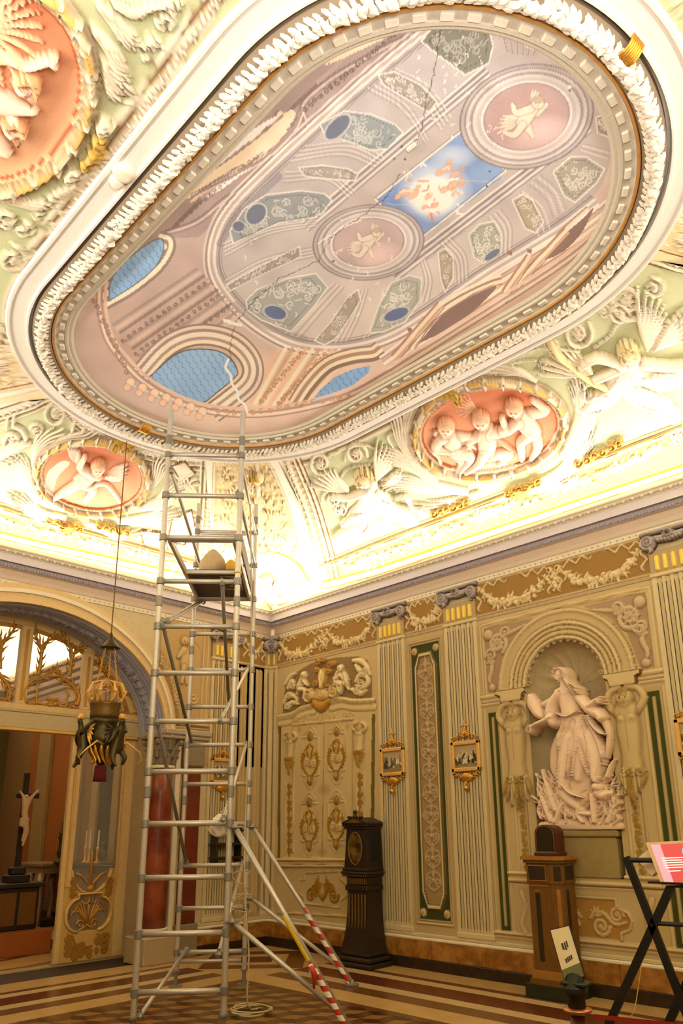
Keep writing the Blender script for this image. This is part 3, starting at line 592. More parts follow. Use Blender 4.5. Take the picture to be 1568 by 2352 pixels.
for q in range(5): c.stroke([(112, 128), (130, 118+q*6)], 3, .085, ch, out=co, g=12, sm=False)
for (x, y, r) in ((55, 185, 27), (28, 285, 24)):
    c.dot(x, y, r, .09, ch, out=co, g=12); c.stroke([(x-r*.5, y-r*.75), (x+r*.3, y-r*.95), (x+r, y-r*.3), (x+r*.95, y+r*.5)], r*.42, .10, S('E3AE80'), out=co, g=12)
    for q in range(8): a_ = -2.2+q*.45; c.spiral(x+r*1.05*math.cos(a_), y+r*1.05*math.sin(a_), r*.3, 1.2, 1, r*.1, .11, S('E8B88C'), co, q, g=12)
    for dx, dy in ((-9, -5), (6, -8)): c.dot(x+dx, y+dy, 3, 0, co, g=12)
    c.stroke([(x-2, y-4), (x-6, y+7)], 3, .10, ch, out=co, g=12, sm=False); c.stroke([(x-8, y+13), (x+3, y+12)], 2, 0, S('C0603C'), g=12, sm=False)
c.stroke([(-20, 220), (20, 235), (45, 240), (80, 245)], [30, 24, 16, 8], .07, ch, out=co, g=12); c.stroke([(-30, 300), (0, 330), (20, 345)], [24, 20, 10], .06, ch, out=co, g=12)
for q in range(9): c.leaf(-40, 60, -1+q*.25, 150, 7, .4, h=.03, col=S('F0C8A0'), out=S('D07848'), g=12)
gold_shell(c, 212, 345, 42, .5); c.spiral(240, 280, 20, 1.4, 1, 6, .09, cCRM, cOUT); c.spiral(165, 400, 18, 1.4, -1, 5, .09, cCRM, cOUT)
c.emit({0: ('cove_panel', ceiling, {}), 10: ('medallion', ceiling, {}), 11: ('medallion_ground', 10, {}), 12: ('cherub_relief', 10, {}), 30: ('gilded_shell', ceiling, {})}, ceiling, c.flip)

# ---- right-hand corner and the end behind, only glimpsed
c = cove('cornerR', 150, 120, S('EFDDB0'))
c.poly([(1458, 560), (1500, 425), (1640, 440), (1640, 610)], S('EFD9A4'), edge=cOUT); c.stroke([(1446, 560), (1490, 412), (1640, 425)], 4, .02, S('F6ECDC'), out=cOUT, sm=False)
c.scatter([(1465, 560), (1510, 435), (1640, 450), (1640, 600)], 130, 20, 4, .035, S('F8EED8'), S('B08850'))
c.emit({0: ('corner_panel', ceiling, {})}, ceiling, c.flip)
c = cove('endR', 200, 80, cGRN)
c.scatter([(1500, 0), (1568, 0), (1568, 400), (1540, 400)], 60, 22, 6, .05, S('F0E2BC'), cOUT)
c.emit({0: ('cove_panel', ceiling, {})}, ceiling, c.flip)
c = cove('cornerBR', 60, 40, S('EFDDB0')); c.emit({0: ('corner_panel', ceiling, {})}, ceiling, c.flip)

# ---- flat rings round the fresco
def ring(name, prof, m, parent=None): return MB().sweep(prof, lambda o: stad(o, 60, 30), True).build(name, m, parent or ceiling, smooth=False)
ring('oval_moulding', [(.29, HC-.05), (.275, HC-.075), (.255, HC-.075), (.245, HC-.06), (.13, HC-.06), (.12, HC-.085), (.105, HC-.085), (.10, HC-.02), (.085, HC+.0), (.07, HC-.03)], mat('white_stucco', 'EFE9E2', .6, noise=.06, scale=60, bump=.25))
lg = ring('leaf_garland', [(.08, HC-.02), (.075, HC-.07), (.04, HC-.105), (0, HC-.12), (-.04, HC-.105), (-.075, HC-.07), (-.08, HC-.02)], mat('garland_core', '8C7A66', .8))
ring('gilt_fillet', [(-.078, HC-.05), (-.085, HC-.07), (-.10, HC-.07), (-.105, HC-.05)], mat('gilt_band', 'CF9650', .5, metal=.2, noise=.2))
ring('dentil_band', [(-.105, HC-.055), (-.115, HC-.045), (-.135, HC-.035), (-.185, HC-.03), (-.19, HC-.04), (-.21, HC-.04), (-.218, HC-.02), (-.24, HC-.02), (-.26, HC)], mat('dentil_plaster', 'D3CABC', .7, noise=.15, scale=50))
def path_len(o, step, n=None):
    P = stad(o, 120, 60); P = np.array(P+[P[0]]); d = np.cumsum([0]+[np.linalg.norm(P[i+1]-P[i]) for i in range(len(P)-1)]); n = n or int(d[-1]/step)
    t = np.linspace(0, d[-1], n, endpoint=False); X = np.interp(t, d, P[:, 0]); Y = np.interp(t, d, P[:, 1]); t2 = t+.01; X2 = np.interp(t2, d, P[:, 0]); Y2 = np.interp(t2, d, P[:, 1])
    return [(X[i], Y[i], math.atan2(Y2[i]-Y[i], X2[i]-X[i])) for i in range(n)]
dm = MB().box(-.038, .038, -.022, .022, -.02, .004, .005).mesh('dentil'); dm.materials.append(mat('dentil_stone', 'E9E2D4', .7, noise=.1))
for x, y, a in path_len(-.158, .15):
    o = bpy.data.objects.new('dentil', dm); COL.objects.link(o); o.parent = ceiling; o.location = (x, y, HC-.035); o.rotation_euler = (0, 0, a)
def leafmesh(i):
    b = MB(); rg = random.Random(i); n = 5; rows = []
    for k in range(n):
        t = k/(n-1); wdt = .022*math.sin(PI*min(1, t*.8+.16))*(1.1 if k < n-1 else .3); z = -.012-.03*math.sin(PI*t*.75)+(.004 if k == n-1 else 0); rows.append([(-wdt, .078*t-.01, z+.008), (0, .078*t-.01, z-.004), (wdt, .078*t-.01, z+.008)])
    vs = [v for r in rows for v in r]; fs = []
    for k in range(n-1):
        for j in range(2): fs.append((k*3+j, k*3+j+1, k*3+3+j+1, k*3+3+j))
    m_ = len(vs); vs += [(x*.8, y, z+.012) for x, y, z in vs]; fs += [tuple(q_+m_ for q_ in f[::-1]) for f in fs]
    me = MB().add(vs, fs).mesh('leaf'); me.materials.append(mat('white_leaf', 'EFE6DA', .6, noise=.1)); return me
LM = [leafmesh(i) for i in range(3)]; items = []
for row, (o_, sg) in enumerate(((-.048, -1), (-.018, -1), (.018, 1), (.048, 1))):
    for k, (x, y, a) in enumerate(path_len(o_, .052)):
        P_ = np.array([x, y, HC-.07]); dist = np.linalg.norm(P_-Cc); u_, v_ = proj(P_[None]); vis = -20 < u_[0] < 1590 and -20 < v_[0] < 2400
        items.append((dist if vis else dist+50, row, x, y, a, o_, sg))
items.sort(key=lambda t: t[0]); rest = MB(); rgl = random.Random(3)
for k, (dd, row, x, y, a, o_, sg) in enumerate(items):
    tilt = -o_*9; rz = a-PI/2+sg*.75+rgl.uniform(-.3, .3); zz = HC-.125+abs(o_)*.9+rgl.uniform(-.006, .006)
    Mx = Matrix.Translation((x, y, zz)) @ Matrix.Rotation(rz, 4, 'Z') @ Matrix.Rotation(rgl.uniform(-.25, .25), 4, 'Y') @ Matrix.Scale(rgl.uniform(.85, 1.2), 4)
    if k < 300:
        o = bpy.data.objects.new('leaf', LM[k % 3]); COL.objects.link(o); o.parent = lg; o.matrix_world = Mx
    elif dd < 50: rest.add([Mx @ v.co for v in LM[0].vertices], [tuple(p.vertices) for p in LM[0].polygons])
rest.build('leaves', MAT['white_leaf'], lg, fix=False, kind='stuff')
# gilt ribbon ties on the garland
for (x, y, a) in [path_len(0, .1, 16)[i] for i in (5, 8, 15)]: pass
gm = MB()
for u, v in ((1440, 120), (330, 985)):
    p = onz(u, v, HC-.1); a = math.atan2(p[1]-SCY, p[0]-(SCX+max(-SX, min(SX, p[0]-SCX))))
    t = MB(); dx, dy = -math.sin(a), math.cos(a); nx_, ny_ = math.cos(a), math.sin(a)
    for k in range(-3, 4): t.tube([(p[0]+dx*.016*k+nx_*w2*.075, p[1]+dy*.016*k+ny_*w2*.075, HC-.14+abs(w2)**2*.06) for w2 in np.linspace(-1, 1, 9)], .008, 6)
    t.build('gilt_ribbon', mGOLD, lg, smooth=True)
# small round bosses
for u, v, r in ((284, 398, .075), (985, 880, .06), (268, 418, .05)):
    p = onz(u, v, HC-.08); MB().lathe([(r*.5, -.05), (r*.8, -.045), (r, -.02), (r, 0), (r*.8, .02)], (p[0], p[1], HC-.06), 16).build('boss', mSTUCCO, ceiling, smooth=True)
b = MB().box(-.02, .05, -.012, .012, -.02, .0, .003); o = b.build('plaster_patch', mWHITE, ceiling); p = onz(940, 338, HC); o.location = (p[0], p[1], HC-.002)
# ================================================================ THE PAINTED VAULT (a flat fresco)
RF = RL-.25
nx, ny = int(2*(SX+RF)/.0078), int(2*RF/.0078)
X, Y = np.meshgrid(np.linspace(SCX-SX-RF, SCX+SX+RF, nx), np.linspace(SCY-RF, SCY+RF, ny), indexing='ij')
P = np.stack([X, Y, np.full_like(X, HC)], -1)
c = Canvas(P, np.broadcast_to(np.array([0, 0, -1.]), P.shape), S('C9AC9C'))
ins = np.hypot(np.maximum(np.abs(X-SCX)-SX, 0), Y-SCY) < RF
c.rng = random.Random(11); c.aa = True
def st(pts, r, col, a=1, sm=True): c.stroke(pts, r, 0, S(col), a=a, sm=sm)
def soft(x, y, a, b, ang, col, al=.7): c.ell(x, y, a, b, ang, 0, S(col), soft=True, al=al)
def band(pts, spec, nrm=None, sm=True):
    """parallel stripes beside a px polyline: spec [(offset, radius, colour)]"""
    Q = bez(pts, 5) if sm and len(pts) > 2 else [np.array(p, float) for p in pts]
    for off, r, col in spec:
        o = []
        for i in range(len(Q)):
            a = Q[max(0, i-1)]; b = Q[min(len(Q)-1, i+1)]; d = b-a; l = np.hypot(*d)+1e-6; o.append((Q[i][0]-d[1]/l*off, Q[i][1]+d[0]/l*off))
        c.stroke(o, r, 0, S(col), sm=False)
# broad zones: warm at the bottom, mauve at the left, peach at the right
for x, y, a, b, an, col, al in ((420, 680, 330, 200, -35, 'B59A92', .8), (330, 800, 180, 130, 20, 'C09A84', .8), (650, 900, 300, 110, -15, 'E2BD9C', .9), (1150, 680, 330, 130, -32, 'E0BCA0', .9), (640, 330, 330, 110, -45, 'AE979A', .9)):
    soft(x, y, a, b, an, col, al)
# upper-left arcade, drawn in steep foreshortening along the straight edge
st([(250, 640), (420, 470), (620, 270), (800, 110), (960, 20)], 26, '9C8480', .8)
c.poly([(362, 548), (520, 380), (600, 290), (690, 215), (790, 130), (900, 60), (1010, 40), (960, 90), (800, 210), (640, 370), (520, 480), (455, 545)], S('A48C86'))
for P0, cc in (([(440, 470), (470, 420), (520, 375), (560, 350), (600, 345), (560, 395), (500, 440)], 'F2E6DC'), ([(560, 345), (590, 300), (630, 270), (668, 255), (678, 262), (660, 300), (625, 340), (590, 372), (560, 395)], 'EFC9A4'),
               ([(745, 150), (800, 100), (870, 60), (960, 25), (950, 45), (880, 90), (800, 120)], 'F0CDA6')): c.poly(P0, S(cc), sm=True)
band([(440, 462), (490, 425), (560, 380), (620, 320), (655, 268)], [(6, 3, 'A08478'), (0, 4, 'EAC3A0'), (-7, 4, '9A8078'), (-14, 6, 'F0CBA8'), (-22, 4, '92766E')])
band([(380, 530), (450, 505), (520, 450), (600, 400), (660, 340), (700, 300), (690, 240), (740, 190), (800, 150), (900, 95), (1000, 50)], [(0, 3, '8C726C'), (6, 2.5, 'C8B2A8'), (12, 2, '937A76')])
for k in range(7): st([(400+k*66, 520-k*66), (470+k*66, 452-k*66)], 5, ('7E6762', 'B59E96')[k % 2], .8, False)
for k in range(22): x, y = 700+k*12, 250-k*10; c.spiral(x, y, 7, 1.2, (-1)**k, 2, 0, S('6F5C5A'), a0=k)
for k in range(26): x, y = 400+k*11, 505-k*9.6; c.spiral(x+6, y+10, 5, 1.1, (-1)**k, 1.6, 0, S('7C6662'), a0=k)
# the grey inner vault
vault = [(500, 610), (508, 545), (545, 480), (640, 385), (760, 275), (880, 170), (1000, 75), (1080, 35), (1140, 38), (1240, 72), (1330, 140), (1385, 215), (1405, 310), (1396, 390), (1362, 450), (1290, 508), (1200, 562), (1090, 630), (990, 700), (900, 755), (820, 780), (740, 786), (660, 770), (580, 722), (525, 665)]
vault = [tuple(p) for p in bez(vault+[vault[0]], 6)][:-1]
c.poly(vault, S('B3A9A8'))
j = c.inpoly(vault); u, v = c.U[j], c.V[j]; t = np.clip((u-1050)/400, 0, 1)[:, None]; c.C[j] = c.C[j]*(1-t*.6)+S('B09A86')*t*.6
t = np.clip(((u-500)+(v-300)*.2)/420, 0, 1)[:, None]*np.clip((v-430)/300, 0, 1)[:, None]; c.C[j] = c.C[j]*(1-t*.7)+S('D6C4B6')*t*.7
# cornice of the inner vault
lo_edge = [(1362, 455), (1290, 510), (1200, 566), (1090, 634), (990, 704), (900, 760), (820, 786), (740, 792), (660, 776), (580, 727), (525, 668), (498, 610), (506, 540), (545, 474), (640, 378), (760, 268), (880, 163), (1000, 68), (1080, 28)]
band(lo_edge, [(6, 2.5, '8E7D7E'), (1, 4, 'A99A98'), (-5, 4, 'D9CBC2'), (-12, 4, 'B7A69C'), (-18, 3, 'E4D4C8'), (-24, 2, '92807C'), (-29, 3, 'CDBBB0'), (12, 1.5, '958889')])
st([(505, 560), (545, 500), (640, 405)], 9, '857C86', .6); st([(540, 700), (600, 745), (700, 778)], 8, '8F8684', .5)
# central strip with rails
strip_ = [(700, 505), (1120, 150), (1345, 300), (930, 640)]
c.poly([(735, 478), (1085, 180), (1330, 330), (980, 600)], S('B5A7A2'))
for a, b in (((700, 520), (1118, 165)), ((905, 632), (1350, 292))):
    band([a, b], [(-14, 2.5, 'D6CCC8'), (-8, 3, '8A7F82'), (-2, 3, 'C9BFBC'), (3, 3, '8F8486'), (9, 2.5, 'D2C8C4'), (14, 1.6, '8C8082')], sm=False)
# sky picture
sky = [(866, 458), (1062, 303), (1158, 390), (1150, 410), (962, 548), (950, 545)]
c.poly(sky, S('6E8FC6'))
for x, y, a, b, col, al in ((905, 470, 60, 30, '5F82C0', .8), (1120, 400, 50, 35, '7FA0D0', .8), (1000, 440, 90, 75, 'D6DADC', .95), (990, 450, 60, 50, 'F0EBDD', 1), (1040, 360, 60, 30, 'B9C6D8', .8), (950, 520, 30, 30, '6C8CC8', .8)):
    i = c.inpoly(sky); dx, dy = c.U[i]-x, c.V[i]-y; q = np.hypot(dx/a, dy/b); m_ = q < 1; w = (al*(1-q[m_]**2))[:, None]; c.C[i[m_]] = c.C[i[m_]]*(1-w)+S(col)*w
for x, y, r in ((1010, 395, 7), (1030, 385, 8), (1045, 400, 8), (1040, 425, 9), (1020, 435, 7), (985, 450, 7), (1000, 470, 6), (950, 445, 9), (930, 440, 8), (915, 450, 6), (1060, 420, 6), (1045, 445, 6), (990, 495, 5), (975, 475, 5), (1032, 370, 5), (960, 430, 5)):
    c.stroke([(x-r*.7, y+r*.6), (x, y), (x+r*.9, y-r*.5)], [r*.8, r, r*.5], 0, S('E3A27A'), out=S('B86E48'), a=.9)
for k in range(26):
    x, y = c.rng.uniform(925, 1065), c.rng.uniform(380, 500); st([(x, y), (x+c.rng.uniform(-12, 12), y+c.rng.uniform(-10, 10)), (x+c.rng.uniform(-14, 14), y+c.rng.uniform(-4, 16))], 2.4, c.rng.choice(('D88A5C', 'F3D2B4', 'C9704A', 'F6E6D2')), .8)
band([(862, 458), (1062, 299), (1162, 392)], [(0, 2, 'EDE4DA'), (-4, 1.5, '8A7E80')], sm=False); band([(1162, 392), (960, 552), (862, 458)], [(0, 2, 'D9CFC8'), (4, 1.5, '8A7E80')], sm=False)
# roundels
def roundel(x, y, a, b, ang, spec, pink, fig):
    for k, col in spec: c.ell(x, y, a*k, b*k, ang, 0, S(col))
    c.ell(x, y, a, b, ang, 0, S(pink)); i = c.near(x-a, x+a, y-b, y+b); c.ell(x+a*.3, y+b*.5, a*.8, b*.6, ang, 0, S('D8B4B0'), soft=True, al=.8)
    c.putto((x+fig*.28, y-fig*.35), (x+fig*.15, y-fig*.2), (x-fig*.1, y+fig*.15), [[(x+fig*.1, y-fig*.2), (x-fig*.25, y-fig*.1), (x-fig*.35, y-fig*.3)], [(x+fig*.25, y-fig*.1), (x+fig*.5, y-fig*.3)]], [[(x-fig*.1, y+fig*.2), (x-fig*.3, y+fig*.45), (x-fig*.55, y+fig*.4)], [(x, y+fig*.2), (x+fig*.15, y+fig*.5)]], fig*.17, S('D5C8B0'), S('97786C'), 0, None, [(x-fig*.1, y, 2.7, fig*.75, 5), (x+fig*.2, y-.2*fig, -1.6, fig*.5, 4)], S('B9A488'))
sp1 = [(1.62, '7E7276'), (1.58, 'AFA2A0'), (1.5, '8C8082'), (1.46, 'C6BAB4'), (1.38, 'A5989A'), (1.34, '958789'), (1.30, 'CABEB8'), (1.2, 'BBAEAA'), (1.1, 'D8CCC6'), (1.05, '9C8A88')]
roundel(846, 557, 80, 54, -6, sp1, 'B69C9A', 66); roundel(1209, 268, 97, 74, -14, sp1, 'B4908C', 92)
# ribs fanning from the strip
def fan(a0, b0, a1, b1, n, cx=0, cy=0, cols=('9A8F90', 'D8CCC4')):
    for k in range(n):
        t = k/(n-1); A = (a0[0]+(a1[0]-a0[0])*t, a0[1]+(a1[1]-a0[1])*t); B = (b0[0]+(b1[0]-b0[0])*t, b0[1]+(b1[1]-b0[1])*t)
        st([A, ((A[0]+B[0])/2+cx, (A[1]+B[1])/2+cy), B], 1.5, cols[k % 2], .8)
fan((880, 180), (1010, 300), (905, 155), (1035, 268), 8, 14, -14); fan((840, 205), (975, 330), (862, 190), (985, 318), 5, 14, -14)
fan((660, 375), (860, 385), (700, 335), (880, 360), 8, 20, -22); fan((650, 420), (800, 455), (655, 395), (815, 440), 6, 20, -22)
fan((518, 590), (725, 520), (512, 560), (728, 500), 8, -8, -14); fan((520, 665), (720, 590), (516, 640), (715, 568), 7, -8, -12)
fan((690, 775), (790, 660), (655, 765), (765, 650), 6, 6, -8); fan((800, 783), (845, 665), (770, 787), (825, 668), 6, 6, -4); fan((850, 770), (900, 660), (835, 778), (880, 664), 4, 8, 0)
fan((960, 700), (965, 600), (985, 690), (975, 590), 5, 12, 0); fan((1050, 655), (1010, 560), (1075, 640), (1035, 545), 7, 14, -8); fan((1145, 590), (1120, 500), (1175, 570), (1150, 480), 7, 12, -8)
fan((1230, 545), (1180, 455), (1262, 525), (1200, 440), 6, 12, -8); fan((1270, 500), (1215, 425), (1300, 480), (1240, 400), 5, 10, -6)
fan((1340, 330), (1400, 345), (1335, 345), (1395, 365), 4); fan((1150, 60), (1165, 120), (1250, 90), (1230, 130), 12, 0, 0, ('7E726A', 'A8988A'))
# ornament panels
def panel(poly, col, n, r, oc='6F6A66', lc='CFC4B8', edge='D8CEC6'):
    c.poly(poly, S(col), edge=S(edge), ew=2); xs = [p[0] for p in poly]; ys = [p[1] for p in poly]; m = 0
    cxp, cyp = sum(xs)/len(xs), sum(ys)/len(ys); sp = [(cxp+(x-cxp)*.82, cyp+(y-cyp)*.82) for x, y in poly]
    c.scatter(sp, n, r, r*.2, 0, S(lc), S(oc), 'spiral'); c.scatter(sp, n, r*1.2, r*.2, 0, S(lc), S(oc), 'leaf')
    c.stroke(sp+[sp[0]], 1, 0, S(oc), sm=False)
panel([(968, 95), (1010, 40), (1085, 22), (1120, 60), (1132, 105), (1122, 145), (1068, 172), (1010, 130)], '7F7E70', 20, 13, '55534A', 'A9A598')
panel([(868, 172), (905, 165), (965, 195), (1003, 235), (985, 258), (930, 225), (880, 195)], '998F86', 14, 9)
panel([(735, 285), (790, 255), (850, 262), (905, 285), (925, 305), (890, 342), (850, 345), (800, 325), (745, 310)], '8C959A', 16, 12, '5C6468', 'B5B8B4')
panel([(686, 385), (740, 380), (800, 388), (822, 400), (815, 415), (770, 412), (700, 405)], '9E948C', 9, 7)
panel([(528, 530), (560, 480), (610, 448), (690, 438), (745, 445), (762, 460), (740, 490), (720, 500), (640, 512), (560, 548), (535, 560)], '8D9296', 20, 13, '5E6166', 'B9B9B6')
panel([(520, 655), (575, 625), (640, 590), (688, 566), (690, 590), (640, 612), (580, 640), (528, 668)], '9A9086', 12, 8)
panel([(565, 690), (590, 665), (660, 640), (725, 628), (752, 660), (720, 705), (668, 762), (600, 735), (568, 712)], '9DA09C', 22, 12, '6A6C6A', 'C9C6BE')
panel([(722, 782), (760, 740), (800, 680), (822, 665), (828, 690), (800, 735), (768, 780), (745, 792)], 'A59A8A', 10, 8)
panel([(848, 765), (870, 700), (898, 650), (940, 632), (968, 640), (965, 690), (930, 740), (880, 762)], 'A7A79C', 14, 11, '74746A', 'D0CCC0')
panel([(1006, 580), (1022, 570), (1040, 590), (1040, 640), (1022, 672), (1012, 640)], 'A8997F', 8, 7)
panel([(1076, 540), (1100, 515), (1135, 508), (1152, 540), (1152, 575), (1110, 605), (1088, 590)], 'A3A294', 14, 10, '74746A', 'D0CCC0')
panel([(1176, 460), (1200, 446), (1222, 460), (1248, 510), (1230, 535), (1206, 525)], 'A8977C', 10, 8)
panel([(1270, 395), (1310, 360), (1345, 360), (1388, 388), (1370, 420), (1320, 465), (1295, 450)], 'A09786', 16, 11, '6E6858', 'C9C0B0')
panel([(1368, 270), (1390, 262), (1402, 290), (1398, 315), (1372, 305)], '96897A', 7, 8); panel([(1205, 85), (1240, 78), (1250, 100), (1225, 112), (1206, 105)], '8C8274', 6, 8)
for x, y, a, b, an in ((632, 718, 26, 15, 15), (910, 722, 30, 13, -20), (588, 492, 26, 20, -50), (775, 292, 36, 18, -45), (1130, 585, 22, 8, -35), (548, 520, 14, 12, 0)):
    c.ell(x, y, a*1.15, b*1.2, an, 0, S('B9B6B0')); c.ell(x, y, a, b, an, 0, S('5C6C98' if x < 1000 and y > 600 else '6A7288'))
# blue openings with their net
def opening(poly, col='7FAFDD'):
    c.poly(poly, S(col)); j = c.inpoly(poly); v0 = min(p[1] for p in poly); v1 = max(p[1] for p in poly); t = ((c.V[j]-v0)/(v1-v0))[:, None]; c.C[j] = c.C[j]*(1-.3*t)+S('4F8CC4')*.3*t
    xs = [p[0] for p in poly]; ys = [p[1] for p in poly]; d = 17
    for a in range(int((max(xs)-min(xs))/d)+2):
        for b in range(int((max(ys)-min(ys))/(d*.8))+2):
            x, y = min(xs)+a*d+(b % 2)*d/2, min(ys)+b*d*.8
            for (x1, y1) in ((x+d/2, y+5), (x, y-8)):
                q_ = c.inpoly(poly); m = c.segd(q_, [(x, y), (x1, y1)], [1.0, 1.0]) < 1; c.C[q_[m]] = c.C[q_[m]]*.45+S('3C6FA6')*.55
w1 = [(342, 866), (398, 818), (432, 804), (470, 802), (505, 808), (532, 826), (545, 852), (540, 866), (500, 900), (464, 926), (440, 918), (400, 905), (368, 888)]
w2 = [(250, 692), (252, 655), (268, 622), (300, 590), (340, 560), (368, 548), (376, 560), (372, 585), (355, 615), (315, 650)]
w3 = [(712, 926), (735, 895), (770, 865), (810, 848), (850, 840), (846, 856), (810, 885), (760, 915), (730, 928)]
arc1 = [(250, 790), (290, 840), (335, 862)]
# lower pilasters and arches, stripes follow the perspective of the painting
for k in range(14):
    t = k/13; a = (262+t*95, 745+t*118); b = (452+t*100, 618+t*105) if k < 9 else (452+t*100, 618+t*105)
    st([a, b], 4.2, ('A3887E', 'C9AEA0', '92766C', 'B89C90')[k % 4], .9, False)
for (a, b) in (((282, 782), (470, 652)), ((312, 812), (500, 680)), ((340, 835), (524, 706))):
    for q in range(15): t = q/14; c.spiral(a[0]+(b[0]-a[0])*t, a[1]+(b[1]-a[1])*t, 5.5, 1.1, (-1)**q, 1.8, 0, S('7F675E'), a0=q)
for k in range(12):
    t = k/11; a = (575+t*120, 925+t*12); b = (640+t*170, 800+t*5); st([a, b], 4.5, ('E0B088', 'F2D3AE', 'C99770', 'EBC49C')[k % 4], .9, False)
for (a, b) in (((600, 920), (690, 812)), ((640, 925), (745, 815))):
    for q in range(14): t = q/13; c.spiral(a[0]+(b[0]-a[0])*t, a[1]+(b[1]-a[1])*t, 6, 1.1, (-1)**q, 2, 0, S('B9824F'), a0=q)
band([(335, 870), (385, 815), (430, 790), (480, 785), (530, 800), (562, 835), (560, 870), (520, 905), (480, 935)], [(0, 5, 'F0CFAE'), (-9, 5, 'A98F80'), (-17, 6, 'EBD0B6'), (-26, 4, '9E8478'), (-33, 4, 'DCC3AE'), (-39, 2.5, '8F766C'), (7, 3, '8C7462')])
band([(248, 706), (310, 670), (370, 620), (398, 575), (395, 545), (372, 535)], [(0, 5, '957A70'), (-8, 6, 'F4D9B8'), (-18, 6, '9A8078'), (-29, 7, 'F3D2B0'), (-38, 3, '876D68'), (-45, 4, 'B59C94'), (-52, 2.5, '806866')])
band([(690, 935), (720, 890), (760, 850), (810, 832), (860, 825), (880, 812)], [(0, 5, '8A6E5C'), (-9, 5, 'F0D0AA'), (-17, 5, 'A98468'), (-25, 4, 'EBCBA8'), (-31, 2.5, '9A7860')])
opening(w2); opening(w1); opening(w3, '6FA5DA')
band(w1+[w1[0]], [(0, 1.8, '5C5652')]); band(w2+[w2[0]], [(0, 1.6, '6A6260')])
# right-hand entablature and gables in raking view
band([(880, 830), (1000, 742), (1150, 640), (1300, 545), (1400, 470)], [(0, 3, 'C69C84'), (6, 4, 'F0D2BC'), (13, 3, 'CFA68C'), (20, 4, 'EFCFB4'), (27, 3, 'B98E74'), (36, 5, 'EBC8A8'), (46, 3, 'C49A7C'), (-6, 2, 'A98A7C'), (-12, 3, 'E6D0C0')])
for P0, cc in (([(960, 790), (1010, 730), (1060, 690), (1110, 668), (1140, 660), (1080, 720), (1010, 765)], '8A6A5E'), ([(1245, 600), (1290, 545), (1340, 500), (1362, 478), (1335, 535), (1290, 580)], '8A6A5E')): c.poly(P0, S(cc), sm=True)
band([(945, 800), (990, 735), (1050, 690), (1120, 655), (1150, 645)], [(0, 3, 'F0CFAE'), (-6, 3, 'A67C66'), (-12, 4, 'EFD0B2'), (7, 2, 'A67C66')]); band([(1240, 605), (1290, 535), (1350, 480)], [(0, 3, 'E9C6A4'), (-6, 2, 'A67C66')])
for a, b in (((1150, 690), (1300, 530)), ((905, 820), (1010, 700)), ((1160, 670), (1215, 590))): band([a, b], [(0, 4, 'EFC9A2'), (-7, 3, 'AD7F62'), (7, 3, 'C99A78'), (12, 1.5, '8E6650')], sm=False)
for x, y in ((1170, 580), (1215, 576), (940, 757)): c.poly([(x-5, y-5), (x+6, y-3), (x+5, y+7), (x-4, y+4)], S('9A6C58'))
for P0, cc in (([(445, 440), (480, 410), (550, 380), (615, 340), (660, 295), (678, 262), (668, 252), (640, 272), (600, 308), (550, 350), (500, 385), (460, 415)], 'EFC8A2'), ([(470, 405), (520, 350), (580, 298), (640, 264), (600, 302), (545, 345), (500, 382)], 'F3E8DC'), ([(750, 150), (800, 108), (870, 66), (985, 22), (970, 42), (890, 84), (800, 128)], 'F0CDA6')): c.poly(P0, S(cc), sm=True)
band([(505, 380), (560, 340), (610, 300), (648, 266)], [(0, 2.5, '9A8078')]); band([(440, 452), (500, 420), (560, 390), (625, 348), (672, 298), (692, 255)], [(0, 3, 'A08880'), (6, 2, 'D9C4B8'), (-6, 1.5, '8E746C')])
# painted stone rim with consoles and balusters
rim = [(1420, 480), (1300, 585), (1100, 715), (900, 840), (800, 895), (700, 925), (600, 940), (500, 936), (420, 915), (340, 870), (290, 820), (255, 770), (240, 700), (243, 640)]
band(rim, [(2, 4, 'D9B49A'), (-6, 3, 'B08C78'), (-12, 3, 'E6C8AE'), (-18, 2, 'A98674')])
for k in range(7):
    x, y = 300+k*27.5, 880+k*11.5-abs(k-2)*1.; c.dot(x, y, 10, 0, S('EBC49C'), out=S('A97C60')); c.dot(x-8, y+12, 8, 0, S('E3B48C'), out=S('A97C60')); c.dot(x+9, y+9, 3, 0, S('C6C4C8'))
for k in range(12): c.spiral(215+k*7, 690+k*15, 7, 1.2, (-1)**k, 2.2, 0, S('9C7868'), a0=k)
for k in range(16): c.spiral(500+k*20, 952-abs(k-3)*3.5, 7, 1.2, (-1)**k, 2, 0, S('C48E64'), a0=k)
# cracks and paint losses
def crack(P, r=1, col='4C443F'):
    o = [P[0]]
    for i in range(len(P)-1):
        for t in np.linspace(.1, 1, 10): o.append((P[i][0]+(P[i+1][0]-P[i][0])*t+c.rng.uniform(-3, 3), P[i][1]+(P[i+1][1]-P[i][1])*t+c.rng.uniform(-2, 2)))
    c.stroke(o, r, 0, S(col), sm=False)
crack([(1028, 5), (1012, 45), (1000, 150), (975, 250), (965, 310), (940, 340)], 1.3); crack([(920, 400), (880, 460), (810, 510), (760, 545), (730, 600), (640, 640), (575, 700), (540, 740), (528, 800), (530, 830)], 1.1)
crack([(884, 468), (960, 470), (1060, 415), (1130, 418)], .9, 'C9C4BC'); crack([(730, 560), (790, 520), (830, 505)], 1.4, 'F6F2EC')
c.stroke([(524, 826), (518, 845), (530, 862), (532, 880), (545, 900), (548, 918), (562, 930), (568, 948)], 3, 0, S('FBF7F0'))
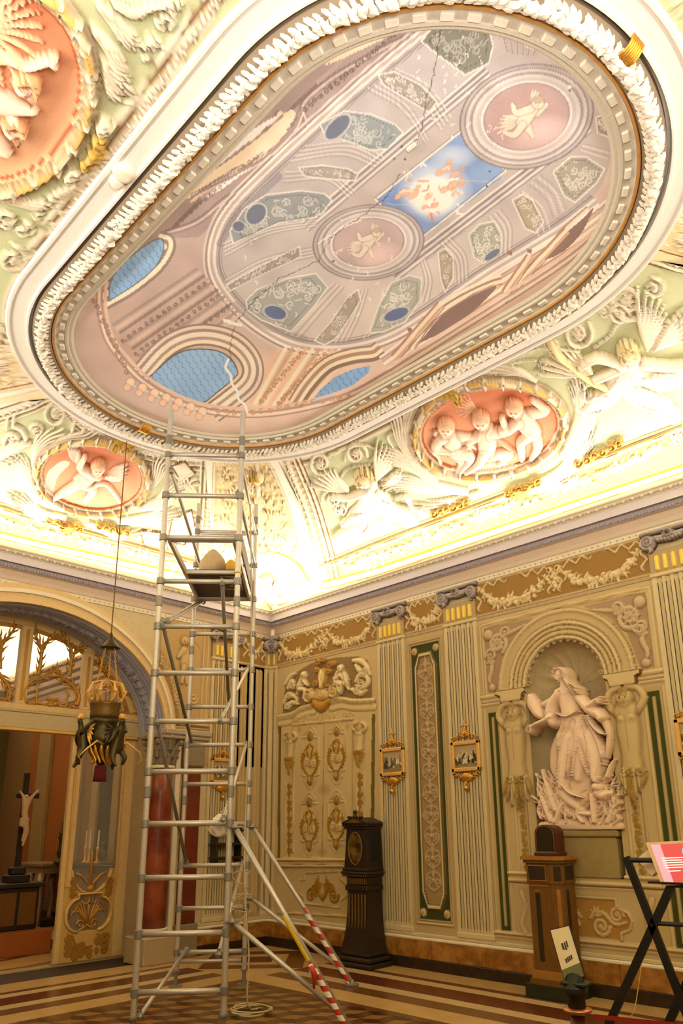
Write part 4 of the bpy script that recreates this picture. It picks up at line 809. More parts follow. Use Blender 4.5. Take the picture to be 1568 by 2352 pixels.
for k in range(70):
    t = c.rng.random(); x, y = (c.rng.uniform(950, 1160), c.rng.uniform(40, 330)) if k < 40 else (c.rng.uniform(560, 900), c.rng.uniform(500, 720)); a = c.rng.uniform(0, 3); c.stroke([(x, y), (x+5*math.cos(a), y+5*math.sin(a)), (x+9*math.cos(a+.8), y+9*math.sin(a+.8))], 1.1, 0, S('F2EEE8'))
c.dot(1308, 200, 4.5, 0, S('FFFFFF')); c.dot(1308, 207, 3, 0, S('3A3230'))
for x, y in ((922, 337), (930, 366), (1124, 394), (1118, 428), (905, 365), (765, 600)): c.dot(x, y, 3, 0, S('5A4E48'))
for x, y in ((520, 737), (545, 745), (532, 742)): c.poly([(x-9, y-5), (x+9, y-2), (x+11, y+5), (x-7, y+3)], S('F4EEE6'))
# weathering
nse = np.zeros_like(c.U)
rg = np.random.RandomState(2)
for k in range(14):
    fx, fy, ph = rg.uniform(.01, .09), rg.uniform(.01, .09), rg.uniform(0, 6); nse += np.sin(c.U*fx+c.V*fy*rg.choice([-1, 1])+ph)
c.C *= (1+.012*nse)[:, None]
g_ = c.C.mean(1, keepdims=True); c.C = c.C*.74+g_*.26; c.gain = (1.38, 1.42, 1.54)
c.emit({0: ('painted_vault_fresco', ceiling, {})}, ceiling, flip=True, only=ins)
# ================================================================ RIGHT WALL (y = 0)
K = .006
def w(u, v): p = ony(u, v, 0); return (p[0]/K, -p[2]/K)
def wl(u, v): p = onx(u, v, 0); return (p[1]/K, -p[2]/K)
NX0, NR, NZS, NZ0 = 4.975, .47, 3.06, 1.07
wr = MB()
wr.box(0, NX0-NR, 0, .25, 0, ZC); wr.box(NX0+NR, L, 0, .25, 0, ZC); wr.box(NX0-NR, NX0+NR, 0, .25, 0, NZ0)
top = [(NX0-NR, ZC), (NX0+NR, ZC)]+[(NX0+NR*math.cos(a), NZS+NR*math.sin(a)) for a in np.linspace(0, PI, 25)]
wr.prism(top, lambda a, b: (a, 0, b), lambda a, b: (a, .25, b))
wall_right = wr.build('wall_right', mWALL, kind='structure')
CORN = [(0, 4.425), (.018, 4.43), (.018, 4.49), (.035, 4.50), (.05, 4.54), (.085, 4.60), (.12, 4.61), (.145, 4.665), (.158, 4.665), (.158, 4.685), (.19, 4.665), (.20, 4.75), (.205, 4.75), (.235, 4.80), (.25, 4.81), (.25, 4.825), (0, 4.825)]
def cornice(parent, a, b, m):
    """a,b wall ends (x,y); inside is to the left of a->b"""
    dx, dy = b[0]-a[0], b[1]-a[1]; l = math.hypot(dx, dy); dx /= l; dy /= l; nx, ny = -dy, dx
    for nm, pr, mm in (('cornice_fascia', CORN[:4], mCREAM), ('cornice_cyma', CORN[3:7], mat('rose_plaster', 'DCC7B4', .7, noise=.1, scale=40, bump=.2)), ('cornice_egg_band', CORN[6:10], mGREY), ('cornice_crown', CORN[9:12], mat('lilac_plaster', 'DAD0D6', .65, noise=.06)), ('cornice_top', CORN[11:], mCREAM)):
        mb = MB(); rows = []
        for o, z in pr: rows += [(a[0]+nx*o+dx*o, a[1]+ny*o+dy*o, z), (b[0]+nx*o-dx*o, b[1]+ny*o-dy*o, z)]
        mb.add(rows, [(2*i, 2*i+1, 2*i+3, 2*i+2) for i in range(len(pr)-1)]); mb.build(nm, mm, parent, fix=False)
    return (dx, dy, nx, ny, l)
bead = MB().ball((0, 0, 0), .016, 8).mesh('bead'); bead.materials.append(mCREAM)
def beads(parent, a, b, fr, n, eggs=True):
    dx, dy, nx, ny, l = fr; m = MB()
    for k in range(n):
        t = .3+(l-.6)*k/(n-1); o = bpy.data.objects.new('bead', bead); COL.objects.link(o); o.parent = parent; o.location = (a[0]+dx*t+nx*.225, a[1]+dy*t+ny*.225, 4.775)
        for s_ in (-.032, .032): m.ball((a[0]+dx*(t+s_)+nx*.225, a[1]+dy*(t+s_)+ny*.225, 4.775), .011, 6, (1, 1, 1.3))
    rg = random.Random(4)
    for k in range(int(l/.035)):
        t = .15+k*.035
        if t > l-.15: break
        m.ball((a[0]+dx*t+nx*.135, a[1]+dy*t+ny*.135, 4.637+rg.uniform(-.005, .005)), .017, 5, (1, 1, 1.5))
        if k % 2: m.ball((a[0]+dx*t+nx*.022, a[1]+dy*t+ny*.022, 4.46), .01, 5)
    m.build('egg_and_bead', mGREY, parent, kind='stuff')
fr = cornice(wall_right, (L, 0), (0, 0), mCREAM)
beads(wall_right, (L, 0), (0, 0), fr, 96)
# dado
def skirt(parent, fn, x0, x1, n):
    """fn maps (along, out, z) to the room; siena slabs over a dark foot, a pale ledge on top"""
    def bx(nm, m, a, b, o, z0, z1, bev=.004):
        mb = MB().box(a, b, 0, o, z0, z1, bev); mb.v = [fn(*v) for v in mb.v]; return mb.build(nm, m, parent)
    bx('dark_foot', mDKMAR, x0, x1, .075, 0, .115); bx('ledge', mCREAM, x0, x1, .06, .31, .345, .01); bx('plinth_strip', mWALL, x0, x1, .04, .345, .385, .008)
    for k in range(n): bx('siena_slab', mSIENA, x0+(x1-x0)*k/n+.002, x0+(x1-x0)*(k+1)/n-.002, .055, .115, .31)
bs = empty('baseboard_right', kind='structure'); skirt(bs, lambda a, o, z: (a, -o, z), .0, L, 13)
# fluted pilasters
def flute_poly(wd, n, dp=.03, fd=.024):
    p = [(0, 0), (0, -dp)]; mg = .035; fw = (wd-2*mg)/n
    for k in range(n):
        x0 = mg+k*fw+fw*.18; x1 = mg+(k+1)*fw-fw*.18
        for t in np.linspace(0, PI, 7): p.append((x0+(x1-x0)*(1-math.cos(t))/2, -dp+fd*math.sin(t)))
    return p+[(wd, -dp), (wd, 0)]
mPIL = mat('pilaster_plaster', 'D2BE92', .65, noise=.12, scale=20)
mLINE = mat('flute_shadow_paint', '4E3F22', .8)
mCAP = mat('capital_stone', 'A89A96', .7, noise=.15, scale=40, bump=.3)
def capital_mesh(wd, n=1):
    nx_, nz_ = int((wd+.2)/.0065), 46; x = np.linspace(-.1, wd+.1, nx_); z = np.linspace(4.19, 4.45, nz_); X_, Z_ = np.meshgrid(x, z, indexing='ij')
    P_ = np.stack([X_, np.full_like(X_, -.05), Z_], -1); c = Canvas(P_, np.broadcast_to(np.array([0, -1., 0]), P_.shape), S('A2948E'), X_/K, -Z_/K)
    cc, oo = S('B5A7A2'), S('4E443E'); c1 = wd/2/K; ph = 0
    c.stroke([(-6/1, -4.425/K), (wd/K+6, -4.425/K)], 4, .05, cc, out=oo, sm=False); c.stroke([(0, -4.36/K), (c1, -4.345/K), (wd/K, -4.36/K)], 6, .035, cc, out=oo)
    for x_, d in ((.02/K, 1), (wd/K-.02/K, -1)): c.dot(x_, -4.325/K, 13, .03, cc, out=oo); c.spiral(x_, -4.325/K, 12, 1.7, d, 2.6, .06, cc, oo, PI/2); c.stroke([(x_, -4.31/K), (x_+d*4, -4.25/K), (x_, -4.22/K)], [3, 3, 1], .03, cc, out=oo)
    for q in range(10): a = q*2*PI/10; c.leaf(c1, -4.38/K, a, 11, 2.6, 0, h=.06, col=cc, out=oo)
    c.dot(c1, -4.38/K, 4, .09, S('6A5E56'), out=oo)
    for q in range(7): c.dot(c1+(q-3)*6, -4.315/K-abs(q-3)*.8, 3.4, .045, cc, out=oo)
    keep = (c.H > .008)
    f = c.H.reshape(c.sh) > .008; Pf = c.grid(); bk = P_.copy(); bk[..., 1] = -.0
    fm = np.logical_or(f, False); o = grid_mesh('capital', Pf, c.C, fm, None, mPAINT, False, True, bk); me = o.data; bpy.data.objects.remove(o); return me
CAPM = {}
def pilaster(parent, x, wd, n, rot=None, z0=.385, gold=5):
    R = rot or Matrix.Identity(4)
    def pl(mb): mb.v = [tuple(R @ Vector(v)) for v in mb.v]; return mb
    p = pl(MB().prism([(x+a, b) for a, b in flute_poly(wd, n)], lambda a, b: (a, b, z0+.06), lambda a, b: (a, b, 3.96))).build('pilaster', mPIL, parent)
    fwn = (wd-.07)/n
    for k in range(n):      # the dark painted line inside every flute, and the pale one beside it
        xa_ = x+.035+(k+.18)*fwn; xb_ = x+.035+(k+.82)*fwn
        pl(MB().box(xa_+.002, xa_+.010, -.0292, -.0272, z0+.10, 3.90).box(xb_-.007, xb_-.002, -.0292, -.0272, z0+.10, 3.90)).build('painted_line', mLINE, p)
    pl(MB().box(x-.01, x+wd+.01, -.045, 0, z0, z0+.06, .008).box(x-.012, x+wd+.012, -.045, 0, 3.96, 4.0, .008)).build('pilaster_base', mPIL, p)
    pl(MB().box(x, x+wd, -.03, 0, 4.0, 4.24)).build('pilaster_neck', mTAUPE, p)
    mg = .035; fw = (wd-2*mg)/n
    for k in range(n):
        pl(MB().tube([(x+mg+(k+.5)*fw, -.031, z) for z in (4.022, 4.035, 4.17, 4.185)], [fw*.2, fw*.3, fw*.3, fw*.18], 8)).build('gilded_flute', mYEL, p)
    key = round(wd, 2)
    if key not in CAPM: CAPM[key] = capital_mesh(wd)
    o = link('capital', CAPM[key], p) if not CAPM[key].users else bpy.data.objects.new('capital', CAPM[key])
    if o.name not in COL.objects: COL.objects.link(o); o.parent = p
    o.matrix_local = R @ Matrix.Translation((x, 0, 0)); return p
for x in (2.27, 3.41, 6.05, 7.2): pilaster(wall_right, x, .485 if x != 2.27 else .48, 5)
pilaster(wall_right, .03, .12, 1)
RL_ = Matrix(((0, -1, 0, 0), (1, 0, 0, 0), (0, 0, 1, 0), (0, 0, 0, 1)))   # right-wall frame -> left wall: (x,y)->( -y, x)
# ---- frieze
gC, gO, gG = S('E3D3AE'), S('7A5422'), S('9C7C48')
def wall_canvas(x0, x1, z0, z1, col, step=.0105, y=-.012, left=False):
    nx_, nz_ = int((x1-x0)/step), int((z1-z0)/step); X_, Z_ = np.meshgrid(np.linspace(x0, x1, nx_), np.linspace(z0, z1, nz_), indexing='ij')
    P_ = np.stack([X_, np.full_like(X_, y), Z_], -1)
    if left: P_ = np.stack([np.full_like(X_, -y), X_, Z_], -1)
    c = Canvas(P_, np.broadcast_to(np.array([1., 0, 0] if left else [0, -1., 0]), P_.shape), col, X_/K, -Z_/K); c.X, c.Z = X_.ravel(), Z_.ravel(); c.gain = (1.0, .93, .79); return c
def frieze(x0, x1, drops, left=False, parent=None):
    c = wall_canvas(x0, x1, 4.0, 4.425, gG, left=left); h = (x1-x0)/drops
    for e_ in (4.01, 4.415): c.stroke([(x0/K, -e_/K), (x1/K, -e_/K)], 2, .012, S('C9B48A'), out=gO, sm=False)
    for k in range(drops):
        a, b = x0+h*k, x0+h*(k+1); m = (a+b)/2; sag = 4.10
        c.garland([((a+.09)/K, -4.30/K), ((a+.25*h+.02)/K, -(sag+.02)/K), (m/K, -sag/K), ((b-.25*h-.02)/K, -(sag+.02)/K), ((b-.09)/K, -4.30/K)], 13, gC, gO, .035, 1.9)
        for q in range(int(h/.05)):
            t = (q+.5)/int(h/.05); xx = a+.1+(h-.2)*t; zz = 4.30-.19*math.sin(PI*t)**.7; c.leaf(xx/K, -zz/K, c.rng.uniform(-.6, 3.6), 16, 2.6, .5, h=.025, col=gC, out=gO)
        for s_, xx in ((1, a+.05), (-1, b-.05)):
            c.dot(xx/K, -4.34/K, 7, .035, gC, out=gO); c.dot(xx/K, -4.34/K, 3, .045, gO); c.ribbon((xx+s_*.03)/K, -4.36/K, s_*(h*.36)/K, -.02/K, 5, 5, 2, .02, gC, gO); c.ribbon((xx)/K, -4.30/K, s_*3, .24/K, 5, 3, 2.4, .02, gC, gO)
    if drops > 1:
        for k in range(1, drops): xx = x0+h*k; c.garland([(xx/K, -4.31/K), (xx/K, -4.10/K)], 11, gC, gO, .04, 2.6)
    return c.emit({0: ('garland_frieze', parent, {})}, parent, flip=left)
frieze(.15, 2.27, 2, parent=wall_right); frieze(2.75, 3.41, 1, parent=wall_right); frieze(3.895, 6.05, 2, parent=wall_right); frieze(6.535, 7.2, 1, parent=wall_right)
MB().box(.15, 7.2, -.02, 0, 3.955, 4.0, .006).build('architrave_strip', mTAUPE, wall_right)
# ---- bay 1: the ornamented blind door
cW, cT, cO, cGo, cDk, cGn = S('D0BD92'), S('B7A078'), S('6E5530'), S('A2781C'), S('5E5230'), S('444A20')
c = wall_canvas(.15, 2.27, .385, 3.955, S('C6B48E'), .0115)
def D(x, y): return w(640+x/3.267, 1480+y/3.267)
c.poly([D(35, 520), D(40, 400), D(60, 290), D(120, 220), D(250, 140), D(420, 100), D(600, 90), D(670, 120), D(700, 180), D(705, 420), D(400, 440), D(200, 480)], S('8C7656'), .0, sm=False)
c.poly([D(20, 530), D(700, 430), D(690, 1280), D(690, 1640), D(20, 1640)], S('CDBC92'))
# dark olive columns along the margins of the door
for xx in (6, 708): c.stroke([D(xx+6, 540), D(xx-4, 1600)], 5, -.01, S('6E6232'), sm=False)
for xx in (112, 560): c.stroke([D(xx, 600), D(xx, 1560)], 2, .015, cT, out=cO, sm=False)
c.stroke([D(345, 600), D(330, 1600)], 1.6, 0, cO, a=.6, sm=False)
# pediment
for o_, r_, h_ in ((0, 5, .05), (14, 3, .04), (26, 2.5, .03), (50, 8, .02)):
    c.stroke([D(10, 545+o_), D(110, 525+o_), D(180, 480+o_), D(270, 455+o_)], r_, h_, S('DCCBA0'), out=cO); c.stroke([D(400, 430+o_), D(480, 410+o_), D(570, 425+o_), D(720, 420+o_)], r_, h_, S('DCCBA0'), out=cO)
c.stroke([D(110, 605), D(560, 560)], 3, .02, S('DCCBA0'), out=cO, sm=False)
c.scatter([D(120, 560), D(560, 520), D(560, 550), D(120, 595)], 50, 9, 2, .01, cW, cO, 'spiral')
c.ell(*D(340, 250), 16, 24, 0, .05, S('C9A460'), out=cO); c.ell(*D(340, 250), 11, 18, 0, .06, S('E6CF98'), out=cO); c.stroke([D(340, 200), D(335, 330), D(345, 290)], 3, .08, S('EFE0B4'), out=cO)
for x_, y_, r_ in ((310, 130, 9), (345, 110, 8), (300, 190, 8), (400, 150, 9), (390, 200, 8), (425, 140, 7), (290, 290, 9), (385, 320, 9), (300, 350, 10), (340, 370, 10)): c.spiral(*D(x_, y_), r_, 1.3, 1, 2.6, .06, S('C9A050'), cO)
for x_, y_, d_ in ((240, 385, 1), (430, 360, -1)): c.dot(*D(x_, y_), 19, .05, cW, out=cO); c.spiral(*D(x_, y_), 18, 1.7, d_, 4, .07, S('DCC894'), cO)
c.stroke([D(270, 390), D(370, 375)], 14, .05, S('D8C08A'), out=cO); c.stroke([D(280, 440), D(330, 470), D(390, 430)], [10, 14, 8], .055, S('B88A3E'), out=cO)
fs = S('E2D4B0')
for x_, y_, m_ in ((190, 290, 1), (500, 250, -1), (465, 240, 1)):
    c.putto(D(x_+15*m_, y_-55), D(x_, y_-20), D(x_-20*m_, y_+40), [[D(x_+20*m_, y_-10), D(x_+45*m_, y_+20)], [D(x_-10, y_), D(x_-40*m_, y_+20)]], [[D(x_-10*m_, y_+50), D(x_+30*m_, y_+60), D(x_+20*m_, y_+120)], [D(x_-20*m_, y_+50), D(x_-40*m_, y_+90)]], 12, fs, cO, .06)
for P_ in ([(50, 440), (80, 380), (140, 400), (150, 440)], [(60, 480), (110, 440), (160, 450)], [(560, 340), (620, 370), (670, 350)], [(590, 280), (620, 230), (670, 240), (680, 290), (640, 330), (590, 310)], [(570, 125), (630, 130), (680, 180), (695, 230)], [(590, 160), (620, 200), (650, 190)], [(60, 300), (100, 240), (140, 220)], [(80, 330), (110, 280), (130, 290)]):
    c.stroke([D(*p) for p in P_], [5, 8, 6, 3], .045, fs, out=cO)
for x_, y_ in ((90, 380), (630, 290), (120, 310), (660, 200), (80, 460), (600, 350)): c.spiral(*D(x_, y_), 10, 1.4, 1, 2.6, .055, fs, cO)
# herm figures at the sides
def herm(c, F, x_, y_, s_, cc, cd):
    """figure with arms behind the head above a tapering shaft; F maps local units to the wall"""
    p = lambda a, b: F(x_+a*s_, y_+b*s_)
    u_ = abs(p(10, 0)[0]-p(0, 0)[0])/10
    for d_ in (-1, 1): c.stroke([p(d_*28, 40), p(d_*52, 8), p(d_*38, -22), p(d_*10, -28)], [11*u_, 10*u_, 8*u_], .04, cc, out=cO)
    c.stroke([p(0, 30), p(0, 90), p(0, 150), p(0, 190)], [30*u_, 32*u_, 26*u_, 30*u_], .055, cc, out=cO)
    c.dot(*p(0, 0), 24*u_, .08, cc, out=cO); c.spray(*p(0, -12), -PI/2, 4, 8, 20*u_, 6*u_, 1, h=.07, col=cd, out=cO)
    for d_ in (-1, 1): c.dot(*p(d_*8, 0), 2.5*u_, 0, cO); c.dot(*p(d_*14, 55), 12*u_, .065, cc, out=cO, ok=.25)
    c.stroke([p(0, 4), p(0, 12)], 2.5*u_, .09, cc, out=cO, sm=False); c.stroke([p(0, 60), p(0, 140)], 2*u_, 0, cO, a=.4, sm=False)
    for q in range(7): c.leaf(*p((q-3)*11, 195), PI/2+(q-3)*.1, (95-abs(q-3)*14)*u_, 8*u_, .1, h=.06, col=cd, out=cO)
    for q in range(3): c.spiral(*p((q-1)*22, 195), 13*u_, 1.3, 1, 4*u_, .07, cd, cO)
herm(c, D, 95, 690, .85, S('C9B68C'), S('B28A3C')); herm(c, D, 615, 620, .95, S('D6C49A'), S('B28A3C'))
for x_, y0_, y1_ in ((85, 1040, 1560), (615, 960, 1560)):
    for dx_ in (-30, 30): c.stroke([D(x_+dx_, y0_), D(x_+dx_, y1_)], 2, .012, cW, out=cO, sm=False)
    for q in range(9): yy = y0_+20+(y1_-y0_-40)*q/8; c.spiral(*D(x_, yy), 8, 1.2, (-1)**q, 2.6, .012, S('A88030'), cO); c.leaf(*D(x_, yy), PI/2, 20, 3, h=.012, col=cGo, out=cO)
def candel(c, F, x_, y_, sx_, sy_):
    """gilt ornament of a door leaf: wreath, urn, scrolls, boss"""
    p = lambda a, b: F(x_+a*sx_, y_+b*sy_); u_ = abs(p(10, 0)[0]-p(0, 0)[0])/10
    fr_ = [p(-62, -150), p(-30, -150), p(-28, -175), p(0, -205), p(28, -175), p(30, -150), p(62, -150), p(62, 130), p(30, 140), p(26, 175), p(0, 210), p(-26, 175), p(-30, 140), p(-62, 130), p(-62, -150)]
    c.stroke(fr_, 1.7, .018, cW, out=cO, sm=False, ok=.6); c.stroke([F(x_+a*sx_*1.22, y_+b*sy_*1.12) for a, b in ((-40, -150), (0, -208), (40, -150))], 1.3, .012, cW, out=cO); c.stroke([F(x_+a*sx_*1.22, y_+b*sy_*1.12) for a, b in ((-40, 150), (0, 212), (40, 150))], 1.3, .012, cW, out=cO)
    c.dot(*p(0, -155), 20*u_, .03, cT, out=cO); c.dot(*p(0, -155), 15*u_, .02, cGo, out=cO)
    for d_ in (-1, 1):
        c.stroke([p(d_*4, 150), p(d_*30, 110), p(d_*56, 60), p(d_*52, 0), p(d_*30, -60), p(d_*6, -100)], [3*u_, 8*u_, 10*u_, 6*u_], .02, cGo, out=cO)
        for q in range(9): t = q/8; a_ = p(d_*(14+44*math.sin(PI*t)), 140-220*t); c.leaf(a_[0], a_[1], -PI/2+d_*.9, 17*u_, 4*u_, .6*d_, h=.02, col=cGo, out=cO)
        c.spiral(*p(d_*26, 40), 20*u_, 1.5, d_, 5*u_, .025, S('DCCBA0'), cO); c.spiral(*p(d_*22, -40), 16*u_, 1.4, -d_, 5*u_, .025, S('DCCBA0'), cO); c.stroke([p(0, 20), p(d_*14, -20), p(d_*24, -70), p(d_*10, -90)], [4*u_, 7*u_, 3*u_], .02, cGo, out=cO)
    c.stroke([p(0, 70), p(0, -90)], [6*u_, 9*u_, 4*u_], .03, S('C79C44'), out=cO, sm=False); c.ell(*p(0, 165), 20*u_, 28*u_, 0, .025, cGo, out=cO); c.ell(*p(0, 165), 11*u_, 16*u_, 0, .035, cT, out=cO)
for x_, y_ in ((242, 850), (440, 815), (236, 1345), (440, 1330)): candel(c, D, x_, y_, 1.0, 1.0)
for x_, y_, a_, b_ in ((345, 1090, 26, 16), (330, 1560, 22, 12), (160, 640, 10, 10), (520, 620, 10, 10)): c.ell(*D(x_, y_), a_, b_, 0, 0, S('A8926A'), al=.7, soft=True)
for y_, r_, h_ in ((1625, 4, .05), (1650, 3, .02), (1672, 3, .04)): c.stroke([D(-10, y_-10), D(800, y_-8)], r_, h_, S('D2C096'), out=cO, sm=False)
pz = [(200, 1715), (465, 1700), (468, 1760), (520, 1800), (520, 1880), (468, 1925), (465, 1975), (200, 1945), (200, 1900), (150, 1860), (160, 1770), (200, 1765), (200, 1715)]
c.stroke([D(*p) for p in pz], 2, .02, cW, out=cO, sm=False)
for d_ in (-1, 1):
    c.spiral(*D(335+d_*85, 1880), 16, 1.5, d_, 3.4, .02, cGo, cO); c.spiral(*D(335+d_*60, 1830), 11, 1.4, -d_, 3, .02, cGo, cO)
    for q in range(6): c.leaf(*D(335+d_*20, 1870-q*8), -.6-q*.1 if d_ > 0 else PI+.6+q*.1, 30, 3.4, -.6*d_, h=.02, col=cGo, out=cO)
    c.stroke([D(335, 1905), D(335+d_*25, 1860), D(335+d_*10, 1790)], [5, 5, 2], .025, cGo, out=cO)
c.stroke([D(0, 2010), D(800, 2055)], 3, .02, cW, out=cO, sm=False)
c.emit({0: ('ornamented_blind_door', wall_right, {})}, wall_right)
# ---- bay 2: arabesque panel
c = wall_canvas(2.75, 3.41, .385, 3.955, S('BFAE88'), .0105)
def rect(c, x0, x1, z0, z1, col, h=None): c.poly([(x0/K, -z0/K), (x1/K, -z0/K), (x1/K, -z1/K), (x0/K, -z1/K)], col, h)
for d_, cc, h_ in ((0, 'B8A47C', .0), (.03, 'CDBB92', .02), (.045, 'A8946C', .0), (.065, 'D0BF98', .012)): rect(c, 2.775+d_, 3.385-d_, .46+d_, 3.90-d_, S(cc), h_)
rect(c, 2.85, 3.31, .535, 3.825, S('424A22'), -.004)
def octp(m): return [(a/K, -b/K) for a, b in ((2.93+m, .86), (3.0+m*.6, .70), (3.0+m*.6, .62+m), (3.16-m*.6, .62+m), (3.16-m*.6, .70), (3.23-m, .86), (3.23-m, 3.50), (3.16-m*.6, 3.66), (3.16-m*.6, 3.74-m), (3.0+m*.6, 3.74-m), (3.0+m*.6, 3.66), (2.93+m, 3.50))]
c.poly([(a/K, -b/K) for a, b in ((2.905, .84), (2.985, .65), (3.175, .65), (3.255, .84), (3.255, 3.52), (3.175, 3.71), (2.985, 3.71), (2.905, 3.52))], S('D3C29C'), .02, edge=S('6E5C3C'))
c.poly([(a/K, -b/K) for a, b in ((2.945, .86), (3.0, .70), (3.16, .70), (3.215, .86), (3.215, 3.50), (3.16, 3.66), (3.0, 3.66), (2.945, 3.50))], S('A08868'), .0, edge=S('6E5C3C'))
for x_, z_ in ((2.905, 3.745), (3.255, 3.745), (2.905, .61), (3.255, .61)): c.dot(x_/K, -z_/K, 8, .02, S('CDBB92'), out=cO); c.dot(x_/K, -z_/K, 3.4, .03, S('B8A47C'), out=cO)
ac, ao = S('BBA688'), S('6B543C')
for q in range(11):
    zc = .95+q*.25; xc = 3.08/K
    for d_ in (-1, 1): c.spiral(xc+d_*11, -zc/K, 9, 1.5, d_*(-1)**q, 2.2, .012, ac, ao, q); c.leaf(xc, -(zc+.06)/K, -PI/2+d_*.7, 15, 2.6, -d_*.8, h=.014, col=ac, out=ao); c.stroke([(xc, -(zc-.1)/K), (xc+d_*17, -(zc-.03)/K), (xc+d_*15, -(zc+.08)/K), (xc, -(zc+.12)/K)], 1.8, .012, ac, out=ao)
    c.dot(xc, -(zc+.02)/K, 5, .02, ac, out=ao); c.stroke([(xc, -zc/K), (xc, -(zc+.2)/K)], [2, 3, 1.5], .014, ac, out=ao, sm=False)
c.emit({0: ('arabesque_panel', wall_right, {})}, wall_right)
# ---- bay 3: round the niche
c = wall_canvas(3.895, 6.05, .385, 3.955, S('C4B28C'), .011)
Zx = c.Z; Xx = c.X
def Q(x, y): return w(1130+x/4.02, 1400+y/4.02)
lc = S('D0BE98')
for s_ in (-1, 1):
    X = lambda d: (NX0+s_*d)/K
    # spandrel panel
    for d_, r_, h_ in ((0, 3, .02), (.03, 2, .012)): c.stroke([(X(1.03-d_), -(3.88-d_)/K), (X(1.03-d_), -(3.0+d_)/K), (X(.86), -(3.0+d_)/K)], r_, h_, lc, out=cO, sm=False); c.stroke([(X(1.03-d_), -(3.88-d_)/K), (X(0), -(3.90-d_*.3)/K)], r_, h_, lc, out=cO, sm=False)
    c.poly([(X(.99), -3.84/K), (X(.3), -3.84/K), (X(.55), -3.68/K), (X(.75), -3.45/K), (X(.85), -3.06/K), (X(.99), -3.06/K)], S('A8927A'), 0)
    sc = S('C8B69C')
    c.spiral(X(.80), -3.62/K, 22, 1.6, s_, 5, .03, sc, cO, 1); c.dot(X(.92), -3.75/K, 11, .04, sc, out=cO); c.spiral(X(.68), -3.74/K, 12, 1.4, -s_, 3.4, .03, sc, cO, 2); c.spiral(X(.90), -3.50/K, 13, 1.4, -s_, 3.4, .03, sc, cO, 3)
    c.stroke([(X(.93), -3.50/K), (X(.90), -3.35/K), (X(.94), -3.22/K), (X(.90), -3.12/K)], [4, 5, 4, 2], .025, sc, out=cO); c.dot(X(.91), -3.12/K, 8, .03, sc, out=cO); c.stroke([(X(.70), -3.70/K), (X(.55), -3.74/K), (X(.38), -3.78/K)], [4, 4, 1.5], .02, sc, out=cO)
    c.spray(X(.80), -3.62/K, 0, 6.2, 9, 22, 4, h=.022, col=sc, out=cO); c.spray(X(.91), -3.40/K, -PI/2, 2.5, 5, 18, 3, h=.02, col=sc, out=cO)
    # entablature line at the springing, green strips, frame
    for z_, r_, h_ in ((3.02, 4, .03), (2.97, 3, .015), (2.93, 3, .02)): c.stroke([(X(.80), -z_/K), (X(1.07), -z_/K)], r_, h_, lc, out=cO, sm=False)
    rect(c, min(NX0+s_*.84, NX0+s_*1.05), max(NX0+s_*.84, NX0+s_*1.05), .46, 2.88, S('BBA880'), 0)
    for d_ in (.845, 1.045): c.stroke([(X(d_), -.47/K), (X(d_), -2.87/K)], 2, .012, lc, out=cO, sm=False)
    rect(c, min(NX0+s_*.875, NX0+s_*1.0), max(NX0+s_*.875, NX0+s_*1.0), .50, 2.83, cGn, -.004); rect(c, min(NX0+s_*.92, NX0+s_*.955), max(NX0+s_*.92, NX0+s_*.955), .55, 2.78, S('B5A47C'), .008)
    # impost block, herm and shaft
    bxp = [(X(.44), -3.06/K), (X(.86), -3.06/K), (X(.86), -3.02/K), (X(.80), -3.00/K), (X(.80), -2.92/K), (X(.52), -2.92/K), (X(.50), -3.0/K), (X(.44), -3.02/K)]
    c.poly(bxp, lc, .05, edge=cO)
    Fh = lambda a, b: (NX0/K+s_*a, b); herm(c, Fh, .655/K, -2.80/K, .62, S('C9B78E'), S('B39C6C'))
    for dx_ in (-.11, -.075, .03, .065): c.stroke([(X(.655+dx_), -1.10/K), (X(.655+dx_), -2.10/K)], 1.8, .014, lc, out=cO, sm=False)
    for q in range(16): zz = 1.16+q*.058; c.spiral(X(.63), -zz/K, 5.4, 1.2, (-1)**q, 1.8, .012, S('A88A44'), cO, q)
    for z_, r_, h_ in ((1.09, 4, .05), (1.055, 3, .02), (1.02, 4, .04), (.98, 2, .01)): c.stroke([(X(0), -z_/K), (X(.84), -z_/K)], r_, h_, lc, out=cO, sm=False)
    rect(c, min(NX0+s_*.60, NX0+s_*.80), max(NX0+s_*.60, NX0+s_*.80), .47, .97, S('C0AE86'), .02); c.stroke([(X(.70), -.9/K), (X(.66), -.75/K), (X(.72), -.6/K), (X(.69), -.5/K)], [5, 3, 4, 6], .035, lc, out=cO)
    for z_, r_, h_ in ((.48, 3, .03), (.44, 2, .015)): c.stroke([(X(0), -z_/K), (X(1.07), -z_/K)], r_, h_, lc, out=cO, sm=False)
    pan = [(X(0), -.89/K), (X(.34), -.89/K), (X(.34), -.82/K), (X(.45), -.76/K), (X(.48), -.70/K), (X(.45), -.62/K), (X(.36), -.58/K), (X(.36), -.52/K), (X(0), -.52/K)]
    c.poly(pan, S('B08848'), 0); c.stroke(pan[:-1], 2.2, .02, lc, out=cO, sm=False)
    c.spiral(X(.16), -.63/K, 15, 1.6, s_, 3.4, .015, S('CDB488'), cO); c.spiral(X(.33), -.74/K, 12, 1.5, -s_, 3, .015, S('CDB488'), cO); c.stroke([(X(.05), -.7/K), (X(.18), -.76/K), (X(.3), -.66/K), (X(.42), -.68/K)], [3, 4, 2], .015, S('CDB488'), out=cO); c.spray(X(.12), -.72/K, -PI/2, 2.6, 6, 18, 3, h=.015, col=S('CDB488'), out=cO)
rr_ = np.hypot(Xx-NX0, Zx-NZS); a_ = (Zx > NZS)
